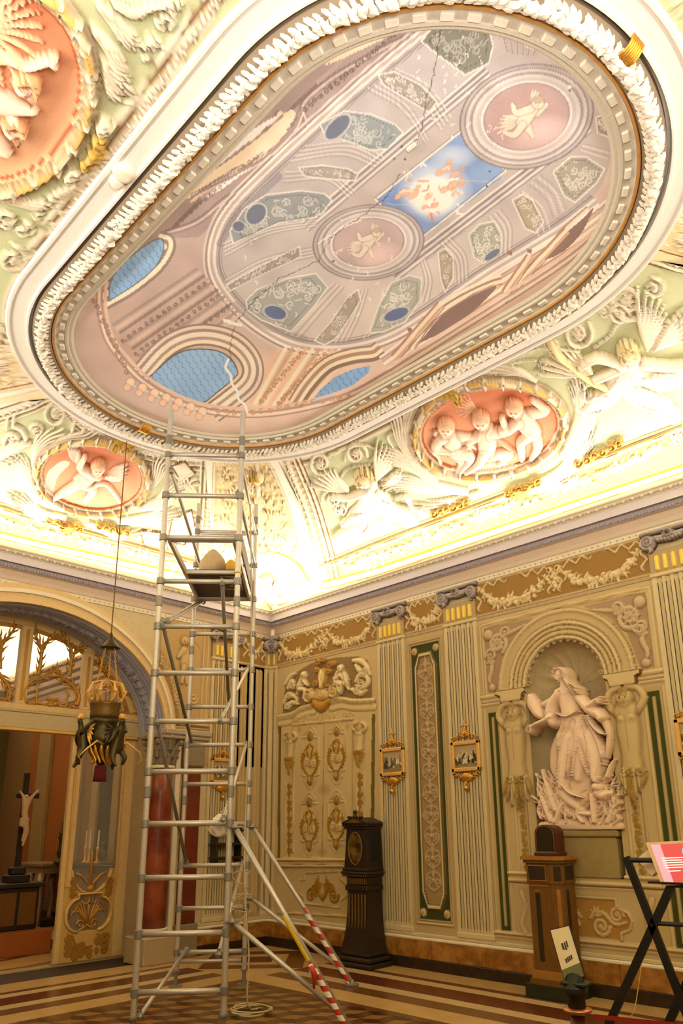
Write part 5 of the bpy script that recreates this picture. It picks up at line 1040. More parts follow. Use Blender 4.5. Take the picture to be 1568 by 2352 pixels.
for r0, r1, h_, cc in ((.47, .50, .03, 'D6C6A2'), (.50, .52, .01, '9E8860'), (.52, .56, .03, 'CBB992'), (.56, .575, .012, '9E8860'), (.575, .61, .035, 'CBB992'), (.61, .625, .015, '9A845C'), (.625, .66, .045, 'D6C6A2'), (.66, .675, .02, 'A8926A'), (.675, .76, .03, 'C6B48E'), (.76, .80, .05, 'D0BE98'), (.80, .81, .0, '8C764E')):
    m_ = a_ & (rr_ >= r0) & (rr_ < r1); c.H[m_] = h_; c.C[m_] = S(cc)
hole = (((np.abs(Xx-NX0) < NR) & (Zx > NZ0) & (Zx <= NZS)) | ((rr_ < NR) & a_)).reshape(c.sh)
c.emit({0: ('niche_surround', wall_right, {})}, wall_right, only=~hole)
MB().prism([(a, b) for a, b in [(NX0-.19, 3.50), (NX0+.19, 3.50)]], lambda a, b: (a, 0, b), lambda a, b: (a, 0, b)) if 0 else None
# the niche itself: half-round with a shell head
n_, m_ = 81, 60; an = np.linspace(0, PI, n_); DP = .30
zz = np.linspace(NZ0, NZS, 30); P = np.zeros((n_, 30, 3)); P[..., 0] = NX0-NR*np.cos(an)[:, None]; P[..., 1] = DP*np.sin(an)[:, None]; P[..., 2] = zz[None]
grid_mesh('niche_wall', P, None, None, wall_right, mat('niche_plaster', 'B8A47C', .7, noise=.15, scale=20))
th = np.linspace(.02, PI/2, 30); P = np.zeros((161, 30, 3)); an2 = np.linspace(0, PI, 161); fl = 1-.035*np.abs(np.sin(an2*8.5))[:, None]*np.linspace(.2, 1, 30)[None]
# ribs radiate from the springing centre
rad = np.linspace(.04, 1, 30); P[..., 0] = NX0-NR*np.cos(an2)[:, None]*rad[None]*fl; P[..., 2] = NZS+NR*np.sin(an2)[:, None]*rad[None]*fl; P[..., 1] = DP*np.sqrt(np.clip(1-rad**2, 0, 1))[None]*np.ones((161, 1))+.03*np.abs(np.sin(an2*8.5))[:, None]*rad[None]
grid_mesh('niche_shell', P, None, None, wall_right, MAT['niche_plaster'])
mb = MB()
for k in range(17): a = PI*(k+.5)/17; mb.ball((NX0-(NR-.01)*math.cos(a), -.004, NZS+(NR-.01)*math.sin(a)), .03, 8, (1, .25, .8))
for s_ in (-1, 1): mb.tube([(NX0+s_*(.43-.03*math.cos(t)*(1-t/9)), -.02, NZS+.03+.03*math.sin(t)*(1-t/9)) for t in np.linspace(0, 7, 20)], .009, 6)
mb.build('scalloped_edge', mTAUPE, wall_right, smooth=True)
MB().box(NX0-NR, NX0+NR, -.03, .28, NZ0-.02, NZ0+.0, .004).build('niche_sill', mTAUPE, wall_right)
# plinth and statue
ped = MB().box(NX0-.42, NX0+.42, -.05, .12, NZ0+.001, 1.46, .012).box(NX0-.45, NX0+.45, -.07, .14, 1.46, 1.53, .015).build('statue_plinth', mat('plinth_stone', '9A8656', .7, noise=.2, scale=15))
tag(ped, 'grey-buff stone plinth inside the niche under the white statue', 'plinth')
yst = -.03; o0 = ony(1180, 1925, yst); x1_, z1_ = ony(1460, 1925, yst)[0], ony(1300, 1510, yst)[2]
X_, Z_ = np.meshgrid(np.linspace(o0[0]-.05, x1_+.1, 190), np.linspace(1.532, 3.32, 280), indexing='ij'); P = np.stack([X_, np.full_like(X_, yst), Z_], -1)
c = Canvas(P, np.broadcast_to(np.array([0, -1., 0]), P.shape), S('E0CDAE')); c.C *= 1; stc, sto, st2 = S('F2DCC6'), S('B59474'), S('E2CBB2')
def Q(x, y): return (1130+x/4.02, 1400+y/4.02)
def q_(pts, r, h, col=stc, **k): c.stroke([Q(*p) for p in pts], [v/4.02 for v in r] if isinstance(r, (list, tuple)) else r/4.02, h, col, out=sto, ow=1.18, ok=.3, **k)
rg = random.Random(8)
q_([(470, 2000), (700, 1990), (900, 2010), (1170, 2010)], [40, 60, 60, 50], .05, st2)
for k in range(120):   # flames and rocks about the feet
    s_ = rg.choice((-1, 1)); x0_ = rg.uniform(440, 800) if s_ < 0 else rg.uniform(780, 1170); y0_ = rg.uniform(1720, 1990); ln = rg.uniform(120, 260); b_ = rg.uniform(-60, 20)*(1 if s_ > 0 else -1)*-1
    q_([(x0_, y0_), (x0_+b_*1.3, y0_-ln*.35), (x0_+b_*.7, y0_-ln*.7), (x0_+b_*1.1+s_*rg.uniform(10, 80), y0_-ln)], [12, 13, 8, 1.2], rg.uniform(.03, .075), stc if k % 2 else st2)
for P_, r_ in (([(480, 1480), (520, 1600), (560, 1720), (600, 1850)], [6, 26, 34, 30]), ([(440, 1660), (480, 1740), (520, 1850), (560, 1950)], [6, 22, 30, 30]), ([(1150, 1380), (1110, 1450), (1080, 1540)], [4, 22, 26]), ([(1160, 1780), (1120, 1880), (1080, 1960)], [5, 22, 30]), ([(600, 1960), (660, 1820), (700, 1780)], [30, 26, 20])): q_(P_, r_, .075)
q_([(1000, 1700), (1060, 1720), (1110, 1700)], [50, 56, 30], .12); q_([(950, 1720), (960, 1800), (970, 1960)], [34, 30, 22], .11); q_([(840, 1880), (930, 1890)], 30, .10); q_([(880, 1760), (820, 1880), (860, 1960)], [40, 34, 20], .10); c.dot(*Q(1005, 1640), 15, .15, stc, out=sto); c.spray(*Q(1010, 1600), -1.4, 2.4, 7, 15, 4, h=.14, col=st2, out=sto)
# cloak behind, skirt, legs
q_([(820, 1300), (830, 1500), (820, 1720)], [120, 120, 110], .05, st2)
q_([(980, 930), (1060, 1060), (1090, 1150), (1085, 1270), (1075, 1370)], [34, 38, 32, 30, 12], .06, st2); q_([(640, 1150), (590, 1300), (580, 1450), (600, 1540)], [40, 45, 40, 20], .05, st2)
q_([(740, 980), (770, 1080), (820, 1180), (850, 1260)], [100, 130, 165, 180], .11); q_([(740, 1200), (710, 1350), (690, 1500), (680, 1640)], [105, 85, 62, 46], .13); q_([(900, 1200), (960, 1330), (985, 1450), (980, 1560)], [120, 100, 70, 40], .14); q_([(820, 1250), (830, 1400), (820, 1560)], [70, 70, 50], .10)
q_([(690, 1600), (680, 1700), (760, 1780), (850, 1850)], [50, 60, 55, 40], .10)
for P_ in ([(780, 1000), (700, 1200), (660, 1420), (640, 1620)], [(800, 1000), (810, 1200), (790, 1400), (770, 1560)], [(850, 1000), (900, 1150), (930, 1300), (900, 1480)], [(870, 980), (980, 1160), (1040, 1330), (1050, 1440)], [(830, 1260), (870, 1400), (930, 1540)], [(720, 1000), (660, 1150), (640, 1300)], [(750, 1300), (740, 1450), (720, 1560)], [(680, 1620), (760, 1700), (880, 1740)], [(900, 980), (960, 1080), (1030, 1150), (1080, 1160)]): q_(P_, [3, 7, 7, 2], .03, S('C8AA8A'), a=.5) ; q_([(x+14, y) for x, y in P_], [3, 9, 9, 3], .155)
q_([(715, 770), (730, 850), (745, 950)], [84, 96, 84], .15); q_([(650, 770), (720, 745), (800, 780)], [40, 44, 40], .15); q_([(640, 965), (740, 1000), (850, 950)], [8, 12, 8], .17, st2)
q_([(700, 680), (715, 740)], [40, 60], .15)
# arms
q_([(650, 790), (590, 880), (575, 970), (600, 1050)], [42, 50, 58, 56], .16); q_([(600, 1000), (530, 1040), (460, 1070), (420, 1100)], [44, 34, 26, 20], .18); q_([(430, 1080), (395, 1100), (385, 1150)], [18, 12, 6], .18); q_([(430, 1090), (420, 1130), (405, 1160)], [14, 10, 5], .18)
q_([(380, 810), (400, 880), (440, 950), (480, 990)], [34, 62, 56, 24], .10); q_([(500, 880), (560, 840)], [30, 26], .09)
q_([(815, 800), (870, 870), (930, 930), (990, 960)], [44, 48, 56, 56], .14); q_([(940, 900), (990, 860), (1020, 840)], [40, 32, 24], .16); q_([(1010, 850), (1050, 815)], [16, 8], .16); q_([(1020, 860), (1075, 850)], [13, 6], .16); q_([(1020, 870), (1080, 878)], [12, 5], .16); q_([(1000, 960), (1040, 1000), (1030, 1020)], [60, 40, 30], .15)
# head
q_([(688, 600), (680, 636), (672, 668)], [50, 48, 30], .20); q_([(660, 572), (700, 566), (730, 600), (738, 650), (770, 700), (820, 740), (850, 790)], [18, 26, 24, 20, 18, 14, 7], .205, st2); q_([(745, 690), (790, 740), (800, 790)], [16, 12, 5], .19, st2)
for P_ in ([(690, 555), (740, 590), (750, 650)], [(660, 560), (640, 600), (640, 640)], [(790, 700), (840, 730), (860, 790)], [(770, 710), (810, 760), (830, 800)]): q_(P_, [5, 9, 4], .225, st2)
for x_, y_ in ((655, 632), (690, 628)): c.dot(*Q(x_, y_), 1.3, 0, S('8E6C50'))
q_([(672, 630), (666, 655)], 7, .235, sm=False); c.stroke([Q(658, 674), Q(684, 672)], .8, 0, S('8E6C50'), sm=False)
hm = (c.H.reshape(c.sh) > .012); bk = P.copy(); bk[..., 1] = yst+c.H.reshape(c.sh)*.55+.01
st_ = grid_mesh('statue', c.grid(), c.C*np.array([1.02, .96, .9]), hm, None, mPAINT, False, True, bk); tag(st_, 'pale stone statue of a robed woman with open hands, standing among flames in the niche', 'statue')
# small device in the corner
tag(MB().box(.16, .215, -.17, -.13, 4.44, 4.545, .006).build('wall_sensor', mWHITE), 'small white box fixed under the cornice in the room corner', 'sensor')

# ================================================================ LEFT WALL (x = 0) WITH THE GREAT ARCH
AY, AS, AA, AB, AD = -3.68, 2.80, 1.84, 1.45, .65
def ell(a, b, n=40, z=AS): return [(AY-a*math.cos(t), z+b*math.sin(t)) for t in np.linspace(0, PI, n)]
lwm = MB()
for f in (lambda: None,): pass
X0, X1 = -AD-.1, 0
lwm.box(X0, X1, -W, AY-AA, 0, ZC); lwm.box(X0, X1, AY+AA, .25, 0, ZC)
lwm.prism([(AY+AA, ZC), (AY-AA, ZC)]+ell(AA, AB), lambda a, b: (X0, a, b), lambda a, b: (X1, a, b))
wall_left = lwm.build('wall_left', mWALL, kind='structure')
fr = cornice(wall_left, (0, 0), (0, -W), mCREAM); beads(wall_left, (0, 0), (0, -W), fr, 72)
bl_ = empty('baseboard_left', kind='structure'); skirt(bl_, lambda a, o, z: (o, a, z), AY+AA+.35, 0, 3)
skirt(bl_, lambda a, o, z: (o, a, z), -W, AY-AA-.35, 2)
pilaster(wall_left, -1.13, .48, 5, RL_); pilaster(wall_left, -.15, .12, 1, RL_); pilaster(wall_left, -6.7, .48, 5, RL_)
MB().box(0, .02, -1.9, 0, 3.955, 4.0, .006).build('architrave_strip', mTAUPE, wall_left) if 0 else None
# arch bands (front face)
def arch_band(nm, a0, b0, a1, b1, x, m, parent=wall_left, back=0., zlo=None):
    A_, B_ = ell(a0, b0, 49), ell(a1, b1, 49); mb = MB(); n = 49
    vs = [(back, *p) for p in A_]+[(x, *p) for p in A_]+[(x, *p) for p in B_]+[(back, *p) for p in B_]
    fs = [(r*n+i, r*n+i+1, (r+1)*n+i+1, (r+1)*n+i) for r in range(3) for i in range(n-1)]; return mb.add(vs, fs).build(nm, m, parent)
arch_band('arch_band_plain', AA, AB, AA+.07, AB+.12, .05, mat('arch_ochre', 'DDBE86', .6, noise=.12)); arch_band('arch_band_round', AA+.07, AB+.12, AA+.10, AB+.17, .075, mCREAM); arch_band('arch_band_outer', AA+.10, AB+.17, AA+.15, AB+.24, .05, MAT['arch_ochre'])
# ornament of the wall between arch and pilaster
c = wall_canvas(-1.98, -.12, 2.45, 4.425, S('BFA67C'), .011, left=True)
def Lm(u, v): return wl(u, v)
hh = np.hypot((c.X-AY)/(AA+.15), (c.Z-AS)/(AB+.24)); out_ = (hh > 1) | (c.Z < AS)
ell2 = [(y/K, -z/K) for y, z in ell(AA+.26, AB+.36, 41) if y > -3.3]
c.stroke(ell2, 13, .012, S('A58A5C'), sm=False); 
for y, z in ell(AA+.26, AB+.36, 90):
    if y > -2.4: c.spiral(y/K, -z/K, 8, 1.3, 1, 2.4, .03, S('CDB68A'), cO, y*40); c.leaf(y/K, -z/K, y*25, 12, 2.6, .6, h=.03, col=S('CDB68A'), out=cO)
c.stroke([(-1.20/K, -2.9/K), (-1.20/K, -4.4/K)], 2, .02, S('D6C49C'), out=cO, sm=False); c.stroke([(-1.17/K, -2.9/K), (-1.17/K, -4.4/K)], 1.6, .02, S('D6C49C'), out=cO, sm=False)
c.stroke([(-1.28/K, -2.98/K), (-1.28/K, -4.36/K)], 2, .015, S('D6C49C'), out=cO, sm=False)
c.ell(-1.46/K, -3.95/K, 26, 40, 0, .012, S('C2AA80'), out=cO, inner=.92, flat=False); c.spiral(-1.42/K, -3.35/K, 14, 1.4, 1, 3, .02, S('D2BE94'), cO)
c.putto((-1.60/K, -4.15/K), (-1.60/K, -4.02/K), (-1.58/K, -3.80/K), [[(-1.62/K, -4.02/K), (-1.70/K, -3.9/K)], [(-1.56/K, -4.0/K), (-1.48/K, -3.85/K)]], [[(-1.6/K, -3.78/K), (-1.62/K, -3.55/K)], [(-1.56/K, -3.78/K), (-1.54/K, -3.55/K)]], 13, S('CDB68C'), cO, .03)
frz = (c.Z > 4.0) & (c.X > -1.16); c.C[frz] = gG
c.stroke([(-.65/K, -3.98/K), (-.12/K, -3.98/K)], 3, .015, S('C9B48A'), out=gO, sm=False)
for xx in (-.55, -.2): c.dot(xx/K, -4.34/K, 7, .035, gC, out=gO); c.ribbon(xx/K, -4.3/K, 4, .24/K, 6, 3, 2.4, .02, gC, gO)
c.garland([(-.5/K, -4.28/K), (-.38/K, -4.12/K), (-.25/K, -4.28/K)], 12, gC, gO, .035, 2)
rect(c, -.62, -.18, .4, 3.93, S('BBA67C'), 0)
for z_, r_, h_ in ((2.98, 3, .05), (2.93, 3, .03), (2.86, 5, .03)): c.stroke([(-1.95/K, -z_/K), (-1.16/K, -z_/K)], r_, h_, S('C6B290'), out=cO, sm=False)
c.emit({0: ('spandrel_ornament', wall_left, {})}, wall_left, flip=True, only=(out_ & ~((c.Z < AS) & (c.X < -1.88))).reshape(c.sh))
c = wall_canvas(-.64, -.16, .385, 3.96, S('B8A47A'), .03, left=True)
for d_ in (.02, .06, .12): c.stroke([((-.64+d_)/K, -.45/K), ((-.64+d_)/K, -3.9/K)], 2, .012, S('CBB890'), out=cO, sm=False); c.stroke([((-.16-d_)/K, -.45/K), ((-.16-d_)/K, -3.9/K)], 2, .012, S('CBB890'), out=cO, sm=False)
c.emit({0: ('wall_strip', wall_left, {})}, wall_left, flip=True)
# soffit of the arch: coffered relief, and the two jambs
n_, m_ = 260, 46; t = np.linspace(0, PI, n_); P = np.zeros((n_, m_, 3)); P[..., 0] = np.linspace(-AD, 0, m_)[None]; P[..., 1] = (AY+(AA-.002)*np.cos(t))[:, None]; P[..., 2] = (AS+(AB-.002)*np.sin(t))[:, None]
N = np.zeros_like(P); N[..., 1] = -np.cos(t)[:, None]/AA; N[..., 2] = -np.sin(t)[:, None]/AB; N /= np.linalg.norm(N, axis=2, keepdims=True)
U_, V_ = np.meshgrid(t*1.65/.006, np.linspace(0, AD, m_)/.006, indexing='ij'); c = Canvas(P, N, S('A6A6C0'), U_, V_); TL = PI*1.65/.006; dk = S('4C4E68'); lt = S('B0AEC0')
for v_ in (8, 20, 88, 100): c.stroke([(0, v_), (TL, v_)], 3, .02, lt, out=dk, sm=False)
for k in range(44): x_ = TL*(k+.5)/44; c.spiral(x_, 54, 13, 1.6, (-1)**k, 2.6, .045, lt, dk, k); c.leaf(x_+9, 44, 1.2, 26, 3.4, .6, h=.045, col=lt, out=dk); c.leaf(x_+9, 64, -1.2, 26, 3.4, -.6, h=.045, col=lt, out=dk); c.dot(x_+9, 54, 4, .04, lt, out=dk)
c.emit({0: ('arch_soffit', wall_left, {})}, wall_left, flip=False)
for s_ in (-1, 1):
    y_ = AY+s_*AA
    MB().box(-AD, -.0, min(y_, y_-s_*.03), max(y_, y_-s_*.03), 0, AS, .004).build('arch_jamb', mTAUPE, wall_left)
    j_ = [MB().box(-AD+.03, .10, min(y_-s_*.02, y_+s_*.72), max(y_-s_*.02, y_+s_*.72), AS+.02, AS+.10, .015).box(-AD+.03, .07, min(y_-s_*.0, y_+s_*.70), max(y_, y_+s_*.70), AS-.03, AS+.02, .01).build('impost', mat('impost_stone', 'B4A58C', .7, noise=.15), wall_left)]
    # red marble column, its base and capital
    xc, yc = .02, y_+s_*.0+ (-.02*s_)
    col_ = MB().lathe([(.165, .40), (.168, .8), (.168, 1.3), (.16, 2.0), (.150, 2.36)], (xc, yc, 0), 24).build('marble_column', mREDMAR, wall_left, smooth=True)
    MB().lathe([(.175, 2.36), (.178, 2.38), (.165, 2.40)], (xc, yc, 0), 24).lathe([(.22, .31), (.225, .33), (.215, .355), (.19, .36), (.185, .375), (.195, .385), (.18, .40)], (xc, yc, 0), 24).build('column_ring', mCREAM, col_, smooth=True)
    MB().box(xc-.24, xc+.24, yc-.24, yc+.24, 0, .31, .01).build('column_plinth', mTAUPE, col_)
    cb = MB(); rg = random.Random(3)
    cb.lathe([(.145, 2.40), (.15, 2.5), (.17, 2.66), (.2, 2.74)], (xc, yc, 0), 16)
    for row, (z_, r_, n__) in enumerate(((2.42, .155, 10), (2.50, .165, 10), (2.60, .175, 8))):
        for k in range(n__):
            a = 2*PI*(k+row*.5)/n__; cb.tube([(xc+math.cos(a)*(r_+o_), yc+math.sin(a)*(r_+o_), z_+h_) for o_, h_ in ((0, 0), (.012, .06), (.035, .105), (.06, .10), (.055, .08))], [.03, .034, .028, .018, .006], 6)
    for k in range(4): a = PI/4+k*PI/2; cb.ball((xc+math.cos(a)*.24, yc+math.sin(a)*.24, 2.70), .045, 8)
    cb.box(xc-.22, xc+.22, yc-.22, yc+.22, 2.74, 2.77, .01); cb.build('column_capital', mat('capital_dark', '8C7C64', .7, noise=.25, scale=40), col_, smooth=False)
    yp = y_+s_*.45; a0_, a1_ = sorted((yp-.14*1, yp+.14))
    sl = MB().box(0, .05, a0_, a1_, .40, 2.36, .01).build('marble_pilaster', mat('dark_red_marble', '70321F', .3, noise=.4, scale=6), wall_left)
    MB().box(0, .08, a0_-.03, a1_+.03, .0, .40, .01).box(0, .09, a0_-.03, a1_+.03, 2.40, 2.76, .02).box(0, .06, a0_-.01, a1_+.01, 2.36, 2.40, .01).build('pilaster_ends', MAT['capital_dark'], sl)
    sw_ = sorted((y_+s_*.19, y_+s_*.27)); MB().box(0, .035, sw_[0], sw_[1], .1, 2.76, .01).build('jamb_fillet', mCREAM, wall_left)
# ================================================================ FLOOR
floor = tag(MB().box(-10, L+.3, -9.2, .25, -.12, -.012).build('floor', mat('floor_bed', '3A2A18', .8)), kind='structure')
FC = {'c': mat('cream_marble', 'BE9A64', .25, noise=.18, scale=5), 'w': mat('white_marble', 'C4A87A', .25, noise=.12, scale=6), 'b': mat('brown_marble', '68421E', .25, noise=.25, scale=6), 'r': mat('red_brown_marble', '5A2A12', .22, noise=.25, scale=6)}
BD = [(0, .42, 'c'), (.42, .53, 'b'), (.53, .69, 'w'), (.69, 1.03, 'r'), (1.03, 1.20, 'w'), (1.20, 1.43, 'b'), (1.43, 1.75, 'c')]
IN = 1.75
def slab(nm, poly, m, z=0.): return MB().prism(poly, lambda a, b: (a, b, z-.012), lambda a, b: (a, b, z)).build(nm, m, floor)
g_ = .0015
for d0, d1, k_ in BD:
    for a0, a1, n in ((IN, L-IN, 7),):
        for k in range(n):
            xa, xb = a0+(a1-a0)*k/n+g_, a0+(a1-a0)*(k+1)/n-g_
            slab('marble_slab', [(xa, -d0), (xb, -d0), (xb, -d1), (xa, -d1)], FC[k_])
            if k > 1: slab('marble_slab', [(xa, -W+d1), (xb, -W+d1), (xb, -W+d0), (xa, -W+d0)], FC[k_])
    n = 4
    for k in range(n):
        ya, yb = -IN-(W-2*IN)*k/n-g_, -IN-(W-2*IN)*(k+1)/n+g_
        slab('marble_slab', [(d0, ya), (d1, ya), (d1, yb), (d0, yb)], FC[k_]); slab('marble_slab', [(L-d1, ya), (L-d0, ya), (L-d0, yb), (L-d1, yb)], FC[k_])
for cx_, cy_ in ((IN/2, -IN/2), (L-IN/2, -IN/2), (IN/2, -W+IN/2), (L-IN/2, -W+IN/2)):   # corner squares with a set diamond
    h = IN/2-g_; R_ = [h, h*.86, h*.62, h*.50, h*.34]; ks = ['c', 'b', 'c', 'w', 'r']
    def dia(r): return [(cx_+r, cy_), (cx_, cy_+r), (cx_-r, cy_), (cx_, cy_-r)]
    for s1, s2 in ((1, 1), (-1, 1), (-1, -1), (1, -1)): slab('marble_slab', [(cx_+s1*h, cy_+s2*.0), (cx_+s1*h, cy_+s2*h), (cx_, cy_+s2*h)], FC['c'])
    for i in range(5):
        if i < 4:
            A_, B_ = dia(R_[i]), dia(R_[i+1])
            for j in range(4): slab('marble_slab', [A_[j], A_[(j+1) % 4], B_[(j+1) % 4], B_[j]], FC[ks[i] if i else 'b'])
        else: slab('marble_slab', dia(R_[4]), FC['r'])
tiles = []; s_ = .155; hx, hy = s_*math.cos(PI/6), s_/2; TM = [mat('mosaic_dark', '42280F', .25, noise=.2, scale=9), mat('mosaic_brown', '603E1C', .25, noise=.2, scale=9), mat('mosaic_tan', '8C6434', .25, noise=.2, scale=9)]
TD = []
for q, vs in enumerate(([(0, 0), (hx, hy), (0, s_), (-hx, hy)], [(0, 0), (-hx, hy), (-hx, hy-s_), (0, -s_)], [(0, 0), (0, -s_), (hx, hy-s_), (hx, hy)])):
    vs = [(x*.985, y*.985) for x, y in vs]; me = MB().prism(vs, lambda a, b: (a, b, -.012), lambda a, b: (a, b, 0)).mesh('mosaic_tile'); me.materials.append(TM[q]); TD.append((me, vs))
for i in range(-1, 60):
    for j in range(-1, 40):
        x, y = IN+.14+i*2*hx+(j % 2)*hx, -W+IN+.16+j*1.5*s_
        if IN+.135 < x < L-IN-.135 and -W+IN+.156 < y < -IN-.18:
            for q in range(3):
                u_, v_ = proj(np.array([[x, y, 0.]])); vis = -40 < u_[0] < 1600 and v_[0] < 2400; tiles.append((0 if vis else 1, math.hypot(x-CX, y-CY), x, y, q))
tiles.sort(); RS = [MB(), MB(), MB()]
for k, (vz, d_, x, y, q) in enumerate(tiles):
    if k < 300:
        o = bpy.data.objects.new('mosaic_tile', TD[q][0]); COL.objects.link(o); o.parent = floor; o.location = (x, y, 0)
    else: vs = TD[q][1]; RS[q].prism([(x+a, y+b) for a, b in vs], lambda a, b: (a, b, -.012), lambda a, b: (a, b, 0))
for q in range(3): RS[q].build('mosaic_tiles', TM[q], floor, fix=False, kind='stuff')
MB().box(IN, L-IN, -W+IN, -IN, -.0119, -.0012).build('mosaic_bed', FC['b'], floor)
slab('mosaic_border', [(IN+.0, -IN), (L-IN, -IN), (L-IN, -IN-.02), (IN, -IN-.02)], FC['b'])
# other walls, only for the light and for other viewpoints
wb = MB(); wb.box(-.75, 6.9, -W-.2, -W, 0, ZC); wb.box(6.9, L+.2, -W-.2, -W, 3.2, ZC); wb.box(6.7, 6.9, -9.2, -W, 0, 3.4); wb.box(6.7, L+.2, -9.4, -9.2, 0, 3.4); wb.box(6.7, L+.2, -9.4, -W, 3.2, 3.4)
wall_back = wb.build('wall_back', mWALL, kind='structure'); cornice(wall_back, (0, -W), (L, -W), mCREAM)
wall_end = MB().box(L, L+.2, -9.4, .25, 0, ZC).build('wall_end', mWALL, kind='structure'); cornice(wall_end, (L, -W), (L, 0), mCREAM)
MB().box(-.75, L+.3, -W-.3, .3, 6.2, 6.3).box(-.3, L+.3, .0, .3, ZC, 6.3).box(-.75, L+.3, -W-.3, -W, ZC, 6.3).box(L, L+.3, -W, .3, ZC, 6.3).box(-.75, 0, -W, .3, ZC, 6.3).build('roof_shell', mCREAM, ceiling)

# ================================================================ THE SCREEN IN THE ARCH (x = -.65)
XS = -AD
mFR = mat('screen_wood', 'DDBC84', .5, noise=.14, scale=18); mFR2 = mat('screen_beam', 'C3AF86', .5, noise=.14, scale=18); mCARV = mat('carved_gold', 'C08E3C', .45, metal=.35, noise=.3, scale=70, bump=.4)
scr = empty('arched_screen', (0, 0, 0)); tag(scr, 'tall wooden screen with glazed fan light filling the great arch', 'screen')
n = 49; A_, B_ = ell(AA-.002, AB-.002, n), ell(AA-.10, AB-.10, n)
mb = MB(); vs = []
for xx, E_ in ((XS-.08, A_), (XS, A_), (XS, B_), (XS-.08, B_)): vs += [(xx, *p) for p in E_]
mb.add(vs, [(r*n+i, r*n+i+1, ((r+1) % 4)*n+i+1, ((r+1) % 4)*n+i) for r in range(4) for i in range(n-1)]); mb.build('arched_frame', mFR, scr)
mb = MB(); A2, B2 = ell(AA-.10, AB-.10, n), ell(AA-.14, AB-.14, n); vs = []
for xx, E_ in ((XS-.05, A2), (XS-.02, A2), (XS-.02, B2), (XS-.05, B2)): vs += [(xx, *p) for p in E_]
mb.add(vs, [(r*n+i, r*n+i+1, ((r+1) % 4)*n+i+1, ((r+1) % 4)*n+i) for r in range(4) for i in range(n-1)]); mb.build('frame_bead', mCARV, scr)
MB().box(XS-.10, XS+.03, AY-AA+.002, AY+AA-.002, 2.86, 3.03, .008).box(XS-.10, XS+.05, AY-AA+.002, AY+AA-.002, 2.83, 2.87, .006).box(XS-.10, XS+.04, AY-AA+.002, AY+AA-.002, 3.03, 3.06, .006).build('transom_beam', mFR2, scr)
MB().box(XS-.08, XS+.02, AY-AA+.002, AY+AA-.002, 3.06, 3.14, .006).build('transom_rail', mFR, scr)
MB().box(XS-.06, XS+.055, AY-AA+.05, AY+AA-.05, 2.795, 2.83, .005).build('gilt_transom_bead', mGOLDP, scr)
MU = [-2.68, -3.53, -4.38, -5.05]
for y_ in MU:
    zt = AS+(AB-.08)*math.sqrt(max(0, 1-((y_-AY)/(AA-.08))**2)); o = MB().box(XS-.07, XS+.02, y_-.075, y_+.075, 3.13, zt, .012).build('mullion', mFR, scr)
    MB().box(XS+.02, XS+.026, y_-.02, y_+.02, 3.18, zt-.06, .002).build('carved_fillet', mCARV, o)
def pane(nm, yz, par, m=None):
    return MB().prism(yz, lambda a, b: (XS-.035, a, b), lambda a, b: (XS-.030, a, b)).build(nm, m or mPANE, par)
mPANE = mat('thin_glass', 'F4EEDC', .04, alpha=.10, spec=.5)
ed = [AY-AA+.1, -4.975+.0, -4.455, -3.605, -2.755]; bays = [(-2.605, AY+AA-.12), (-3.455, -2.755), (-4.305, -3.605), (-4.975, -4.455), (AY-AA+.12, -5.125)]
for a, b in bays:
    ys = np.linspace(a, b, 12); pane('glass_pane', [(a, 3.14), (b, 3.14)]+[(y, AS+(AB-.11)*math.sqrt(max(.02, 1-((y-AY)/(AA-.11))**2))) for y in ys[::-1]], scr)
def branch(px, r, par=scr, nm='gilt_tracery', dx=0.):
    mb = MB(); k = 0
    for P_ in px:
        pts = [onx(u, v, XS+dx) for u, v in bez(P_, 6)]; pts = [(XS+dx, p[1], p[2]) for p in pts]; n_ = len(pts); mb.tube(pts, [r*(1.15-.6*i/(n_-1)) for i in range(n_)], 6)
        for i in range(2, n_-1, 2):
            p = Vector(pts[i]); d = (Vector(pts[min(n_-1, i+1)])-Vector(pts[i-1])).normalized(); s = Vector((0, -d.z, d.y))*(1 if (i//2) % 2 else -1); mb.tube([p, p+d*r*2+s*r*1.6, p+d*r*4.6+s*r*2.6], [r*.8, r*.55, r*.1], 5)
    return mb.build(nm, mCARV, par, smooth=True)
Zq = lambda x, y: (x/4.61, 1380+y/4.61)
def zb(*P): return [Zq(*p) for p in P]
branch([zb((400, 790), (425, 680), (440, 540), (430, 480), (380, 380), (350, 290))], .024); branch([zb((440, 560), (460, 470), (530, 410), (620, 350))], .022); branch([zb((735, 800), (745, 690), (765, 590), (740, 490), (690, 400), (640, 350))], .024); branch([zb((765, 600), (790, 550), (840, 510), (890, 470))], .022)
branch([zb((270, 1080), (250, 980), (290, 890), (400, 810), (500, 790), (580, 730))], .026); branch([zb((810, 1110), (835, 1010), (780, 910), (690, 840), (620, 780), (590, 730))], .026); branch([zb((290, 1090), (400, 1080), (500, 1110), (600, 1100), (700, 1130), (800, 1110))], .022); branch([zb((385, 1080), (390, 960), (400, 830))], .014); branch([zb((705, 1120), (715, 980), (735, 820))], .014)
branch([zb((-20, 560), (15, 500), (25, 440), (100, 370), (180, 250))], .022); branch([zb((-20, 760), (40, 840), (100, 930), (95, 1030), (20, 1060))], .026); branch([zb((5, 720), (10, 600), (20, 450))], .018); branch([zb((20, 440), (-10, 360), (-40, 330))], .02)
